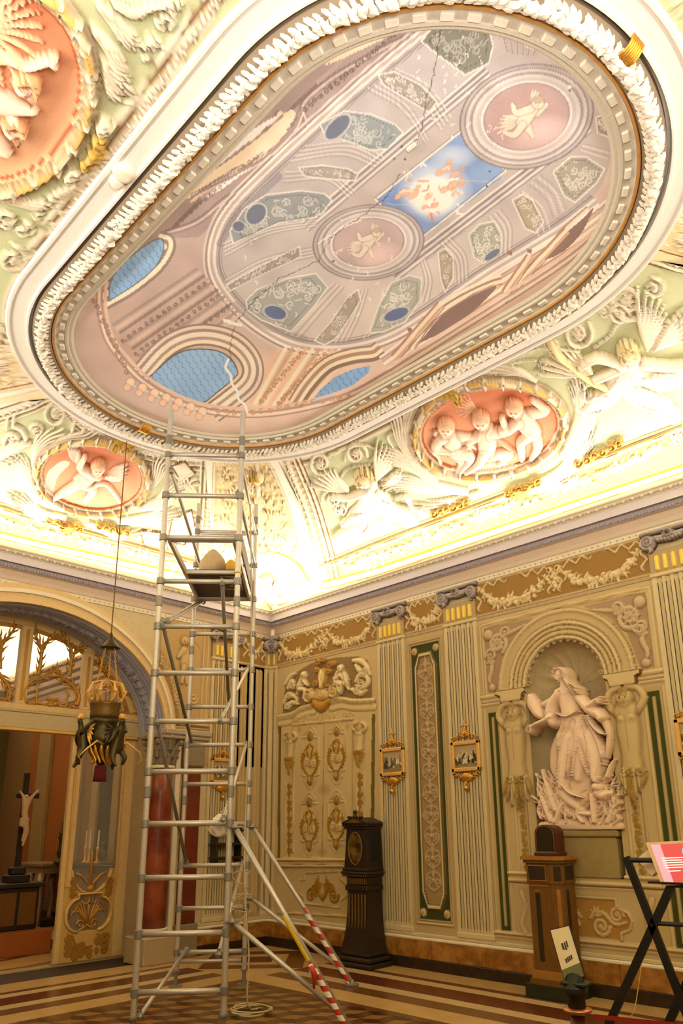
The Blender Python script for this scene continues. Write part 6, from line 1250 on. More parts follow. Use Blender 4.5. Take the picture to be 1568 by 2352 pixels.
branch([zb((985, 1140), (965, 1060), (1020, 960), (1100, 920), (1200, 900))], .02); branch([zb((1440, 1200), (1420, 1060), (1330, 970), (1230, 900), (1190, 830), (1110, 750), (1040, 620), (1010, 520))], .022); branch([zb((1330, 1130), (1290, 1020), (1220, 890))], .012); branch([zb((1240, 1190), (1300, 1170), (1370, 1210), (1430, 1200))], .018)
mb = MB(); rg = random.Random(2)
for x_, y_, dx_, dy_ in ((1080, 690, 50, 55), (540, 1070, 70, 35)):
    mb = MB()
    for k in range(14): p = onx(*Zq(x_+rg.uniform(-dx_, dx_), y_+rg.uniform(-dy_, dy_)), XS); mb.ball((XS+.01, p[1], p[2]), .03, 6)
    mb.build('gilt_cluster', mCARV, scr, smooth=True)
# the side door leaf with its pierced lower panel
YA, YB = -2.79, AY+AA-.05
def leaf_panel(YA, YB, parent):
    f = MB().box(XS-.07, XS+.0, YA, YA+.06, 0.02, 2.79, .006).box(XS-.07, XS, YB-.14, YB, .02, 2.79, .006).box(XS-.07, XS, YA+.06, YB-.14, 2.74, 2.79, .006).build('stile_frame', mFR, parent)
    MB().box(XS, XS+.02, YA+.055, YA+.075, .9, 2.76, .003).box(XS-.002, XS+.02, YB-.165, YB-.145, .9, 2.76, .003).build('gilt_bead', mGOLDP, f)
    MB().box(XS-.065, XS-.0, YA+.062, YA+.14, .9, 2.76, .006).build('inner_stile', mFR, parent)
    # pierced board
    ya, yb = YA+.06, YB-.14; n_, m_ = 150, 200; Y_, Z_ = np.meshgrid(np.linspace(ya, yb, n_), np.linspace(.02, 1.10, m_), indexing='ij'); P = np.stack([np.full_like(Y_, XS-.005), Y_, Z_], -1)
    cy = (ya+yb)/2; c = Canvas(P, np.broadcast_to(np.array([1., 0, 0]), P.shape), S('CBA45E'), (Y_-cy)/K, -Z_/K); go, bo = S('A8762A'), S('6A4A1C')
    hw = (yb-ya)/2/K
    holes = ((np.hypot((Y_-cy)/.265, (Z_-1.12)/.30) < 1) & (Z_ < 1.10)) | (np.hypot((np.abs(Y_-cy)-.13)/.165, (Z_-.56)/.19) < 1) | ((np.abs(Y_-cy) < .15) & (Z_ > .36) & (Z_ < .80))
    rim_ = [(.265*math.cos(t)/K, -(1.12-.30*math.sin(t))/K) for t in np.linspace(.1, PI-.1, 24)]; c.stroke(rim_, 4, .025, S('D9B468'), out=bo)
    for s_ in (-1, 1): c.stroke([(s_*x/K, -z/K) for x, z in ((.15, .80), (.15, .745), (.22, .73), (.29, .65), (.30, .56), (.28, .46), (.21, .39), (.15, .37))], 4, .03, S('D9B468'), out=bo)
    c.stroke([(-.15/K, -.80/K), (.15/K, -.80/K)], 4, .03, S('D9B468'), out=bo, sm=False)
    for s_ in (-1, 1):
        for z_, r_ in ((.95, 9), (.87, 8), (.28, 10), (.20, 9), (.12, 8), (.80, 7)): c.spiral(s_*.24/K, -z_/K, r_, 1.4, s_, 2.4, .012, go, bo); c.leaf(s_*.20/K, -z_/K, -PI/2+s_, 18, 2.6, .5, h=.012, col=go, out=bo)
    c.scatter([(-.2/K, -.07/K), (.2/K, -.07/K), (.2/K, -.28/K), (-.2/K, -.28/K)], 26, 9, 2, .01, go, bo, 'spiral')
    Pf = c.grid(); bk = Pf.copy(); bk[..., 0] = XS-.06; mk = ~holes
    f4 = np.logical_and(mk, True); idx = f4
    # keep quads lying wholly in the board
    inner = idx.copy(); inner[1:, :] &= idx[:-1, :]; inner[:, 1:] &= idx[:, :-1]
    o = grid_mesh('pierced_board', Pf, c.C, inner, parent, mPAINT, False, True, bk)
    mb = MB()
    for s_ in (-1, 1):
        for q in range(5): a = .35+q*.25; mb.tube([(XS-.02, cy+s_*x_, z_) for x_, z_ in ((.005, .42), (.03+.06*q*.4, .52+.02*q), (.09+.03*q, .60+.03*(4-q)), (.20+.012*q, .64-.035*q+.02))], [.012, .013, .012, .004], 6)
        mb.tube([(XS-.02, cy+s_*(.09+.06*math.cos(t)*(1-t/9)), .44+.06*math.sin(t)*(1-t/9)) for t in np.linspace(0, 7, 22)], .011, 6); mb.tube([(XS-.02, cy-s_*.02, .44), (XS-.015, cy+s_*.13, .36)], .013, 6)
        mb.tube([(XS-.02, cy+s_*x_, z_) for x_, z_ in ((.0, .86), (.05, .95), (.12, 1.02), (.2, 1.06))], .013, 6)
    mb.box(XS-.03, XS-.01, cy-.012, cy+.012, .42, .79).box(XS-.03, XS-.01, cy-.07, cy+.07, .68, .70); mb.ball((XS-.02, cy, .87), .045, 8); mb.tube([(XS-.02, cy, .85), (XS-.02, cy-.01, 1.28), (XS-.02, cy-.0, 1.32)], [.02, .014, .006], 6)
    mb.build('gilt_emblem', mCARV, parent, smooth=True)
    MB().box(XS-.036, XS-.032, ya, yb, .05, 2.76).build('glass_pane', mPANE, parent)
ds = empty('glazed_door_leaf'); tag(ds, 'glazed cream door leaf with pierced gilt cross panel beside the columns', 'door'); leaf_panel(YA, YB, ds)
ds2 = empty('glazed_door_leaf'); tag(ds2, 'glazed cream door leaf at the far left side of the arch, beyond the open passage', 'door'); leaf_panel(2*AY-YB, 2*AY-YA, ds2)
MB().box(XS-.12, XS+.0, AY-AA+.03, AY+AA-.03, -.011, .004).build('threshold', mat('threshold_stone', 'A89468', .5, noise=.2), floor)

# ================================================================ THE ROOM BEYOND
XB, YS = -8.2, -.8
mSILK = mat('orange_silk', '9A5A18', .8, noise=.5, scale=6, stretch=(14, 14, .5)); mOLIVE = mat('olive_panel', '5C5220', .8, noise=.3, scale=6, stretch=(10, 10, .6)); mPL2 = mat('far_pilaster', '9C8050', .7, noise=.4, scale=8, stretch=(8, 8, .6))
ws = MB().box(XB, -.75, YS, YS+.2, 0, ZC).build('wall_side', mat('far_plaster', '8E6A3C', .8, noise=.2), kind='structure')
we = MB().box(XB-.2, XB, -9, YS+.2, 0, ZC).build('wall_far', mOLIVE, kind='structure')
wn = MB().box(XB, -.75, -9.2, -9, 0, ZC).build('wall_near', MAT['far_plaster'], kind='structure')
def xat(u, v=1850): return ony(u, v, YS)[0]
fx = lambda nm, m, x0, x1, z0, z1, d=.03: MB().box(min(x0, x1), max(x0, x1), YS-d, YS, z0, z1, .008).build(nm, m, ws)
for u0, u1, nm, m, d in ((62, 84, 'silk_panel', mSILK, .02), (86, 112, 'far_pilaster', mPL2, .09), (114, 172, 'silk_panel', mSILK, .02), (174, 190, 'far_pilaster', mPL2, .08), (192, 214, 'silk_panel', mat('brown_silk', '7A5020', .8, noise=.5, scale=6, stretch=(14, 14, .5)), .02), (214, 228, 'window_jamb', mPL2, .06), (262, 276, 'window_jamb', mPL2, .06), (278, 312, 'silk_panel', mSILK, .02)):
    x0, x1 = xat(u0), xat(u1)
    if x0 < XB+.05: x0 = XB+.05
    if x1 > x0: fx(nm, m, x0, x1, .42, 4.0, d)
wx0, wx1 = xat(228), xat(262); fx('dark_window', mat('night_glass', '241C14', .15), wx0, wx1, 1.2, 3.6, .012)
MB().box(XB, -.75, YS-.10, YS, .0, .18, .01).build('dark_base', mDKMAR, ws); MB().box(XB, -.75, YS-.08, YS, .18, .42, .01).build('pale_base', mPL2, ws)
mb = MB()
for o_, z0, z1 in ((.06, 4.0, 4.1), (.04, 4.1, 4.3), (.12, 4.3, 4.38), (.18, 4.42, 4.52), (.24, 4.56, 4.70), (.28, 4.72, 4.78)): mb.box(XB, -.75, YS-o_, YS, z0, z1, .012)
mb.build('far_cornice', mat('far_cornice', 'C9A98C', .7, noise=.1), ws)
mb = MB()
for o_, z0, z1 in ((.12, 4.3, 4.38), (.24, 4.56, 4.78)): mb.box(XB, XB+o_, -9, YS, z0, z1, .012)
mb.build('far_cornice', MAT['far_cornice'], we)
# far vault
n_, m_ = 160, 60; t = np.linspace(0, 1, m_)
def vault_side(nm, mk, col):
    P = np.zeros((n_, m_, 3)); s = np.linspace(0, 1, n_)[:, None]; wv = 1.9*(1-np.cos(PI*t/2))[None]; z = 4.8+1.05*np.sin(PI*t/2)[None]
    P[..., 0], P[..., 1] = mk(s, wv); P[..., 2] = z
    N = np.zeros_like(P); N[..., 2] = -1; c = Canvas(P, N, S(col), *np.meshgrid(np.linspace(0, 7.4/K, n_), np.linspace(0, 2.2/K, m_), indexing='ij'))
    for v_, r_, cc in ((30, 5, 'D9A868'), (70, 3, 'E8C890'), (110, 4, 'D8B070'), (330, 6, 'E0BC88'), (350, 3, 'C99858')): c.stroke([(0, v_), (7.4/K, v_)], r_, .02, S(cc), sm=False)
    rg = random.Random(6)
    for k in range(7):
        x = 7.4/K*(k+.5)/7; c.stroke([(x-80, 120), (x-80, 320)], 5, .02, S('E8C898'), sm=False); c.ell(x, 220, 50, 60, 0, .02, S('F0D4B0'), out=S('C08850')); c.scatter([(x-70, 130), (x+70, 130), (x+70, 320), (x-70, 320)], 10, 26, 6, .02, S('F8ECD8'), S('C89C60'), 'spiral')
    c.emit({0: (nm, fv, {})}, fv)
fv = MB().box(XB+1.5, -2.4, -7.4, YS-1.6, 5.84, 5.9).build('ceiling_beyond', mat('far_sky', '9CC2E2', .8, noise=.1, scale=2), kind='structure')
MB().box(XB-.2, -.75, -9.2, YS+.2, 6.0, 6.1).box(XB+1.5, -2.4, -3.2, -3.0, 5.80, 5.84).box(-4.9, -4.6, -7.4, YS-1.6, 5.79, 5.84).build('vault_ribs', mCREAM, fv)
vault_side('vault_side', lambda s, wv: (XB+(-.75-XB)*s+0*wv, YS-wv+0*s), 'F2E6C8'); vault_side('vault_end', lambda s, wv: (XB+wv+0*s, -9+(YS+9)*s+0*wv), 'F2E6C8'); vault_side('vault_side', lambda s, wv: (XB+(-.75-XB)*s+0*wv, -9+wv+0*s), 'F2E6C8')
strip('cove_lamp', (XB+.3, YS-.2, 4.86), (-1.0, YS-.2, 4.86), 50, LW, (0, -.25, 1)); strip('cove_lamp', (XB+.2, -8.5, 4.86), (XB+.2, YS-.3, 4.86), 50, LW, (.25, 0, 1))
area('warm_fill', (-3.6, -3.6, 4.6), 1.5, 26, (1., .62, .26), (-.1, .5, -1), 1.5)  # unseen warm fill added to brighten the next room
# floor of the far room: rings of inlay
mb = MB(); cxf, cyf = -3.1, -3.4
for r0, r1, m, nm in ((.0, .35, FC['r'], 'r'), (.35, .8, FC['c'], 'c'), (.8, .95, FC['b'], 'b'), (.95, 1.5, FC['w'], 'w'), (1.5, 1.62, FC['b'], 'b'), (1.62, 2.2, FC['c'], 'c')):
    b_ = MB(); n2 = 48
    vs = [(cxf+r*math.cos(2*PI*i/n2), cyf+r*math.sin(2*PI*i/n2), z) for z in (-.011, 0) for r in (max(r0, .01), r1) for i in range(n2)]
    fs = [(2*n2+i, 2*n2+(i+1) % n2, 3*n2+(i+1) % n2, 3*n2+i) for i in range(n2)]; b_.add(vs, fs).build('inlay_ring', m, floor)
MB().box(XB, -.78, -9, YS, -.0115, -.004).build('far_paving', mat('far_paving', '9A7848', .3, noise=.25, scale=4), floor)
# crucifix
def at(u, v, x): return onx(u, v, x)
xc = -2.2; b0 = at(38, 1990, xc); t0 = at(67, 1775, xc)
cr = empty('crucifix'); tag(cr, 'tall dark standing crucifix with a pale figure, through the arch at left', 'crucifix')
cy = at(55, 1850, xc)[1]; zt = t0[2]; zb_ = .95
MB().box(xc-.03, xc+.03, cy-.035, cy+.035, zb_, zt, .006).box(xc-.027, xc+.027, cy-.12, cy+.20, zt-.36, zt-.29, .006).build('cross', mWOODK, cr)
MB().box(xc-.12, xc+.12, cy-.15, cy+.15, zb_-.05, zb_+.05, .01).box(xc-.08, xc+.08, cy-.1, cy+.1, zb_+.05, zb_+.16, .02).build('cross_foot', mWOODK, cr)
def skin_fig(nm, verts, edges, rad, m, parent, lv=2):
    me = bpy.data.meshes.new(nm); me.from_pydata(verts, edges, []); o = link(nm, me, parent, m); bpy.context.view_layer.objects.active = o
    s = o.modifiers.new('skin', 'SKIN'); s.use_smooth_shade = True
    for i, r in enumerate(rad): me.skin_vertices[0].data[i].radius = (r, r)
    me.skin_vertices[0].data[0].use_root = True
    su = o.modifiers.new('sub', 'SUBSURF'); su.levels = lv; su.render_levels = lv; return o
xf = xc+.07; z1 = zt-.36
skin_fig('figure', [(xf, cy, z1-.30), (xf, cy-.01, z1-.18), (xf, cy, z1-.06), (xf, cy+.0, z1-.0), (xf+.03, cy-.02, z1+.045), (xf, cy+.09, z1+.04), (xf-.01, cy+.17, z1+.12), (xf, cy-.06, z1+.04), (xf-.01, cy-.11, z1+.10), (xf+.03, cy+.02, z1-.45), (xf, cy+.0, z1-.60), (xf+.02, cy+.05, z1-.45), (xf+.01, cy+.02, z1-.60), (xf+.02, cy, z1-.66)],
         [(0, 1), (1, 2), (2, 3), (3, 4), (2, 5), (5, 6), (2, 7), (7, 8), (0, 9), (9, 10), (0, 11), (11, 12), (12, 13)], [.05, .045, .055, .025, .038, .02, .013, .02, .013, .03, .02, .03, .02, .015], mat('ivory', 'DDB690', .5), cr)
MB().box(xf-.04, xf+.05, cy-.06, cy+.06, z1-.40, z1-.27, .02).build('loincloth', mat('linen', 'CDB78E', .8), cr)
tb = empty('dark_side_table'); tag(tb, 'dark wooden table carrying the standing crucifix in the next room', 'table')
MB().box(xc-.45, xc+.3, cy-.7, cy+.30, .84, .90, .01).build('table_top', mWOODK, tb); MB().box(xc-.4, xc+.25, cy-.62, cy+.24, .30, .84, .01).build('cabinet_body', mWOODK, tb)
for q in range(3): MB().box(xc+.25, xc+.262, cy-.57+q*.27, cy-.34+q*.27, .36, .78, .006).build('carved_panel', mWOOD, tb)
MB().box(xc-.5, xc+.45, cy-.75, cy+.34, .30-.001, .30, 0).build('skirt_board', mWOODK, tb) if 0 else None
tag(MB().box(xc-.55, xc+.5, cy-.8, cy+.36, 0, .295, .01).build('altar_step', mat('orange_cloth', 'A0561E', .8, noise=.2)), 'orange-brown covered step under the dark table', 'step')
# silver console table with candlestick
yb_ = YS-.16; p0, p1 = ony(100, 1975, yb_), ony(152, 1980, yb_); xa, xb2 = p0[0], p1[0]
cs = empty('console_table'); tag(cs, 'carved silver console table against the orange wall in the next room', 'table'); mSIL = mat('tarnished_silver', '9A8468', .4, metal=.4, noise=.3, scale=30, bump=.4)
if xa > xb2: xa, xb2 = xb2, xa
MB().box(xa-.05, xb2+.05, YS-.62, YS-.10, .98, 1.04, .012).build('table_top', mSIL, cs); MB().box(xa, xb2, YS-.58, YS-.12, .86, .98, .01).build('apron', mSIL, cs)
for x_ in (xa+.05, xb2-.05, (xa+xb2)/2):
    for y_ in (YS-.55, YS-.15): MB().tube([(x_, y_, .86), (x_+.03, y_-.05, .68), (x_-.02, y_+.02, .4), (x_+.03, y_-.03, .15), (x_, y_, .0)], [.06, .07, .035, .045, .05], 8).build('leg', mSIL, cs, smooth=True)
MB().box(xa+.02, xb2-.02, YS-.56, YS-.14, .0, .12, .01).build('stretcher', mDKMAR, cs)
p = ony(136, 1970, YS-.35); ck = MB().lathe([(.09, 1.041), (.095, 1.06), (.05, 1.09), (.03, 1.15), (.055, 1.2), (.03, 1.26), (.028, 1.42), (.05, 1.46), (.025, 1.5), (.06, 1.55), (.012, 1.56), (.012, 1.72)], (p[0], YS-.35, 0), 16).build('candlestick', mBRONZE, smooth=True); tag(ck, 'brown turned candlestick on the silver console table', 'candlestick')
# altar shelf seen through the door glass
sx0, sx1 = sorted((ony(172, 1975, YS-.2)[0], ony(300, 1980, YS-.2)[0])); sx1 = min(sx1, -.95)
al = empty('sideboard'); tag(al, 'dark marble-topped sideboard seen through the glazed door leaf', 'sideboard')
MB().box(sx0, sx1, YS-.5, YS-.1, 1.0, 1.06, .01).build('table_top', mDKMAR, al); MB().box(sx0+.05, sx1-.05, YS-.46, YS-.12, .0, 1.0, .01).build('cabinet_body', mat('sideboard_wood', '5C4426', .5, noise=.3), al)
for k in range(4): xx = sx0+.1+(sx1-sx0-.2)*k/4; MB().box(xx+.03, xx+(sx1-sx0-.2)/4-.03, YS-.475, YS-.46, .15, .9, .008).build('door_panel', mWOOD, al)
def along(u): return min(max(ony(u, 1960, YS-.3)[0], sx0+.08), sx1-.08)
for u, lab in ((196, 'leftmost slim white candle on the sideboard behind the glass'), (205, 'middle slim white candle on the sideboard behind the glass'), (224, 'rightmost slim white candle, beside the dark bust')):
    e_ = empty('altar_candle', (along(u), YS-.3, 1.061)); tag(e_, lab, 'candle', 'candles on the sideboard')
    MB().lathe([(.05, 0), (.05, .02), (.018, .05), (.022, .2), (.035, .24), (.02, .26)], n=12).build('candle_holder', mGOLDP, e_, smooth=True); MB().lathe([(.014, .26), (.012, .52), (.002, .525)], n=10).build('candle', mat('wax', 'EFE4CC', .5), e_)
for u, s_, lab in ((206, .75, 'small dark bust standing left on the sideboard'), (232, 1.1, 'larger dark bust standing in front of the window')):
    x_ = along(u)+(.17 if u < 210 else .06); skin_fig('bust', [(x_, YS-.3, 1.08), (x_, YS-.3, 1.08+.12*s_), (x_, YS-.3, 1.08+.20*s_), (x_, YS-.3, 1.08+.30*s_), (x_-.1*s_, YS-.3, 1.08+.11*s_), (x_+.1*s_, YS-.3, 1.08+.11*s_)], [(0, 1), (1, 2), (2, 3), (1, 4), (1, 5)], [.07*s_, .09*s_, .035*s_, .06*s_, .04*s_, .04*s_], mBRONZE, None); tag(bpy.data.objects[-1] if 0 else COL.objects[-1], lab, 'bust')
vl = tag(MB().box(wx0, wx1, YS-.09, YS-.03, 2.45, 2.8, .02).build('window_valance', mat('crimson_cloth', '5A1418', .9, noise=.3)), 'short crimson valance over the dark window beyond', 'valance') if 0 else None
# dark stool at the far left
p = onz(0, 2150, 0); sl_ = empty('stool', (p[0], p[1], 0)); tag(sl_, 'small black stool on the inlaid floor at the left edge', 'stool')
MB().lathe([(.17, .40), (.18, .42), (.18, .45), (.16, .46)], n=18).build('seat', mBLACK, sl_)
for k in range(4): a = PI/4+k*PI/2; MB().tube([(.12*math.cos(a), .12*math.sin(a), .41), (.19*math.cos(a), .19*math.sin(a), 0)], .015, 6).build('leg', mBLACK, sl_)
# ================================================================ SCAFFOLD TOWER
TX, TY, TA, TW, TL_, Z1, RS_ = 2.9955, -3.772, .8388, .712, 1.972, .33, .4358
tower = empty('scaffold_tower', (TX, TY, 0), TA); tag(tower, 'tall aluminium scaffold tower standing before the arch in the room corner', 'scaffold')
PR = .026
def zr(i): return Z1+RS_*(i-1)
colr = MB().lathe([(.027, -.035), (.036, -.03), (.036, .03), (.027, .035)], n=14).mesh('collar'); colr.materials.append(mCOUP)
joint = MB().lathe([(.027, -.05), (.031, -.045), (.031, .045), (.027, .05)], n=12).mesh('spigot'); joint.materials.append(mCOUP)
for x, y in ((0, 0), (TW, 0), (0, TL_), (TW, TL_)):
    zt = 5.62 if y == 0 else 5.50
    p = MB().tube([(x, y, .14), (x, y, zt)], PR, 14).build('post', mALU, tower, smooth=False)
    for i in range(1, 13):
        o = bpy.data.objects.new('collar', colr); COL.objects.link(o); o.parent = p; o.location = (x, y, zr(i))
    for z in (1.9, 3.62, 5.28): o = bpy.data.objects.new('spigot', joint); COL.objects.link(o); o.parent = p; o.location = (x, y, z)
    f = MB().lathe([(.07, .0), (.07, .012), (.02, .02), (.018, .14)], (x, y, 0), 16).lathe([(.04, .14), (.042, .15), (.04, .16)], (x, y, 0), 8).build('base_jack', mCOUP, tower)
rung = MB().tube([(.03, 0, 0), (TW-.03, 0, 0)], .0235, 12).mesh('rung'); rung.materials.append(mALU); rung.polygons.foreach_set('use_smooth', [True]*len(rung.polygons))
for y in (0, TL_):
    for i in range(1, 13):
        o = bpy.data.objects.new('rung', rung); COL.objects.link(o); o.parent = tower; o.location = (0, y, zr(i))
def bar(a, b, r=.018, nm='brace', m=None, clamp=True):
    o = MB().tube([a, b], r, 10).build(nm, m or mALU, tower, smooth=True)
    if clamp:
        for p, q in ((a, b), (b, a)):
            d = (Vector(q)-Vector(p)).normalized(); c = Vector(p); MB().ball(c, .033, 8).tube([c-Vector((0, 0, .03)), c+Vector((0, 0, .045))], .014, 6).build('clamp', mCOUP, o)
    return o
e1 = .035
bar((e1, 0, 4.95), (.12, TL_-.25, 4.52)); bar((e1, 0, 3.40), (.06, TL_, 4.22)); bar((e1+.05, 0, 3.42), (.11, TL_, 4.22), .013); bar((.05, 0, 3.38), (.05, TL_, 2.54), m=mCOUP); bar((.05, 0, 2.50), (.05, TL_, 1.24), m=mCOUP)
bar((.67, TL_, 3.40), (.60, 0, 2.51)); bar((.67, TL_, 2.51), (.655, 0, 1.66)); bar((.67, TL_, 1.22), (.655, 0, .60)); bar((.10, TL_, .36), (.05, 0, .16)); bar((.57, 0, 3.80), (.46, TL_, 2.96), m=mCOUP)
bar((e1, TL_, .24), (TW-e1, TL_, .24), .02, clamp=False); bar((e1, TL_-.03, zr(12)-.04), (TW-e1, TL_-.03, zr(12)-.04), .016, 'guard_rail', clamp=False)
bar((TW-.02, 0, 5.12), (TW-.0, TL_, 5.10), .018, 'guard_rail'); bar((TW-.02, 0, 4.72), (TW-.0, TL_, 4.70), .018, 'guard_rail')
# deck with its hatch open
DZ = zr(10)+.02
dk = MB().box(.05, TW-.05, TL_*.50, TL_-.04, DZ-.012, DZ+.012, .002).build('deck_board', mat('phenolic_ply', '33261A', .5, noise=.3, scale=12), tower)
for x in (.05, TW-.05): MB().box(x-.016, x+.016, .03, TL_-.03, DZ-.05, DZ+.02, .004).build('deck_rail', mALU, dk)
for y in (.06, TL_*.50, TL_-.05): MB().box(.05, TW-.05, y-.015, y+.015, DZ-.04, DZ+.0, .004).build('deck_crossbar', mALU, dk)
MB().box(TW-.03, TW-.012, .04, TL_-.02, DZ+.02, DZ+.21, .003).build('toe_board', mat('toe_board_ply', '8C7B6A', .6, noise=.3, scale=10), tower)
# stencilled marking on the underside
zu = DZ-.0135; mST = mat('stencil_white', 'C9C4BC', .6); st = MB()
xa, xb, ya, yb = .40, .62, TL_*.50+.14, TL_*.50+.62
for q in ((xa, xb, ya, ya+.018), (xa, xb, yb-.018, yb), (xa, xa+.018, ya, yb), (xb-.018, xb, ya, yb)): st.box(*q, zu-.001, zu)
o = st.build('deck_marking', mST, dk)
try:
    tc_ = bpy.data.curves.new('deck_text', 'FONT'); tc_.body = 'MONT'; tc_.size = .15; tc_.extrude = .0006; tc_.align_x = 'CENTER'; tc_.align_y = 'CENTER'
    to = bpy.data.objects.new('deck_lettering', tc_); COL.objects.link(to); to.data.materials.append(mST)
    dg = bpy.context.evaluated_depsgraph_get(); dg.update(); me = bpy.data.meshes.new_from_object(to.evaluated_get(dg)); bpy.data.objects.remove(to)
    to = link('deck_lettering', me, dk); to.matrix_local = Matrix.Translation(((xa+xb)/2, (ya+yb)/2, zu-.001)) @ Matrix.Rotation(PI, 4, 'X') @ Matrix.Rotation(-PI/2, 4, 'Z')
except Exception as ex: print('text', ex)
def T2W(x, y, z): c_, s_ = math.cos(TA), math.sin(TA); return Vector((TX+x*c_-y*s_, TY+x*s_+y*c_, z))
# sacks on the deck
def sack(nm, loc, sx, sy, sz, m, seed, **k):
    rg = random.Random(seed); bm = bmesh.new(); bmesh.ops.create_icosphere(bm, subdivisions=3, radius=1)
    for v in bm.verts:
        t = (v.co.z+1)/2; f = 1-.55*t**2; n_ = 1+.06*math.sin(v.co.x*7+seed)+.05*math.sin(v.co.y*9+v.co.z*5); v.co = Vector((v.co.x*sx*f*n_, v.co.y*sy*f*n_, max(0, t*sz-.02)))
    me = bpy.data.meshes.new(nm); bm.to_mesh(me); bm.free(); o = link(nm, me, None, m, True, **k); o.location = loc; return o
sack('sack', T2W(.30, TL_*.50+.28, DZ+.0125), .19, .16, .36, mat('canvas_sack', 'C9AE88', .9, noise=.2, scale=12), 1, label='slumped beige sack on the left of the scaffold deck', cat='sack')
sack('sack', T2W(.47, TL_*.50+.55, DZ+.0125), .16, .13, .34, mat('yellow_sack', 'E3B64A', .8, noise=.2, scale=12), 4, label='yellow sack standing behind the beige one on the scaffold deck', cat='sack')
# cable ring and tape on posts
MB().tube([(-.0+.034*math.cos(t), .034*math.sin(t), zr(12)+.03) for t in np.linspace(0, 2*PI, 20)], .012, 6).build('masking_tape', mat('masking_tape', 'E6DCC4', .7), tower)
MB().tube([(TW+.027*math.cos(t), .027*math.sin(t), zr(9)+.09) for t in np.linspace(0, 2*PI, 20)], .010, 6).build('yellow_tape_ring', mYELP, tower)
# stabilisers
def stabil(top, low, foot, tape, lab):
    """two struts meeting at a foot; points in world space, kept as parts of the tower"""
    inv = (Matrix.Translation((TX, TY, 0)) @ Matrix.Rotation(TA, 4, 'Z')).inverted(); L3 = lambda p: inv @ Vector(p)
    t, l, f = L3(top), L3(low), L3(foot); d = (f-t).normalized(); side = d.cross(Vector((0, 0, 1))).normalized()
    s = MB().tube([t, f+Vector((0, 0, .03))], .024, 12).build('stabiliser', mALU, tower, smooth=True)
    MB().tube([l, f+Vector((0, 0, .08))+(l-f).normalized()*.06], .021, 12).build('lower_strut', mALU, s, smooth=True)
    MB().lathe([(.07, 0), (.075, .015), (.03, .03), (.02, .06)], f, 14).build('foot', mCOUP, s)
    MB().tube([t+(f-t)*.44, t+(f-t)*.66], .0255, 12).build('yellow_tape', mYELP, s) if tape == 2 else None
    ln = (f-t).length; a0 = .52 if tape == 1 else .67; n = 26
    for m_, ph, nm in ((mRED, 0, 'red_tape'), (mWHITE, PI, 'white_tape')):
        turns = 5.5; vs = []; fs = []; N_ = 150; up = side.cross(d)
        for i in range(N_+1):
            tt = i/N_
            for wv in (0, 1):
                an = ph+tt*turns*2*PI; p = t+d*ln*(a0+(.97-a0)*tt+wv*(.97-a0)/turns/2); r = .030; vs.append(p+(side*math.cos(an)+up*math.sin(an))*r)
        for i in range(N_): fs.append((2*i, 2*i+1, 2*i+3, 2*i+2))
        MB().add(vs, fs).build(nm, m_, s, fix=False, smooth=True)
    k0 = t+d*ln*a0
    for k, m_ in ((0, mRED), (1, mWHITE), (2, mRED)):
        mb = MB(); c0 = k0+side*(.02+.02*k)-Vector((0, 0, .01*k)); mb.tube([c0, c0+Vector((.015*k, 0, -.05)), c0+Vector((.03, .01*k, -.11-.03*k))], [.018, .024, .008], 6); mb.build('tape_knot', m_, s, smooth=True) if tape == 2 else None
    for p in (t, l): MB().tube([p+Vector((.055*math.cos(a), .055*math.sin(a), .0)) for a in np.linspace(0, 2*PI, 20)], .007, 6).ball(p, .034, 8).build('strut_clamp', mCOUP, s)
FR = T2W(TW, 0, 0); BR = T2W(TW, TL_, 0)
f1 = onz(803, 2372, 0.0); f2 = onz(808, 2264, 0.0)
stabil((FR.x+.05, FR.y+.02, 1.60), (FR.x+.05, FR.y+.02, .85), f1, 2, ''); stabil((BR.x+.05, BR.y+.03, 1.60), (BR.x+.05, BR.y+.03, .86), f2, 1, '')
# rope
def tube_obj(nm, pts, r, m, n=6, lab=None, cat=None, parent=None, sm=True):
    o = MB().tube(pts, r, n).build(nm, m, parent, smooth=sm); return tag(o, lab, cat)
a_, b_ = T2W(TW+.0, TL_*.55, 5.12), onz(568, 2325, 0)
pts = [tuple(a_), tuple(T2W(TW+.03, TL_*.56, 4.4)), tuple(T2W(TW+.06, TL_*.56, 3.0)), tuple(T2W(TW+.05, TL_*.5, 1.6)), tuple(T2W(TW+.09, TL_*.40, .9))]
pts += [(b_[0], b_[1], .5), (b_[0], b_[1], .06)]
rg = random.Random(9)
for k in range(70): t = k/70*2*PI*3.4; r_ = .17+.02*math.sin(k*.7); pts.append((b_[0]+.06+r_*math.cos(t+2), b_[1]+r_*.95*math.sin(t+2), .010+.012*(k/22)))
tube_obj('rope', bez(pts, 3), .0075, mROPE, 6, 'thin pale rope hanging down the scaffold to a loose coil on the floor', 'rope')
pts = []
for k in range(60): t = k*.55; c0 = T2W(TW+.05, TL_*.32, 1.18-.006*k); pts.append(tuple(c0+Vector((.07*math.cos(t)+.03*math.sin(k), .07*math.sin(t*1.1), .05*math.sin(t*.7)))))
tube_obj('twine', pts, .0035, mROPE, 5, 'tangled knot of thin twine tied between scaffold and strut', 'twine')
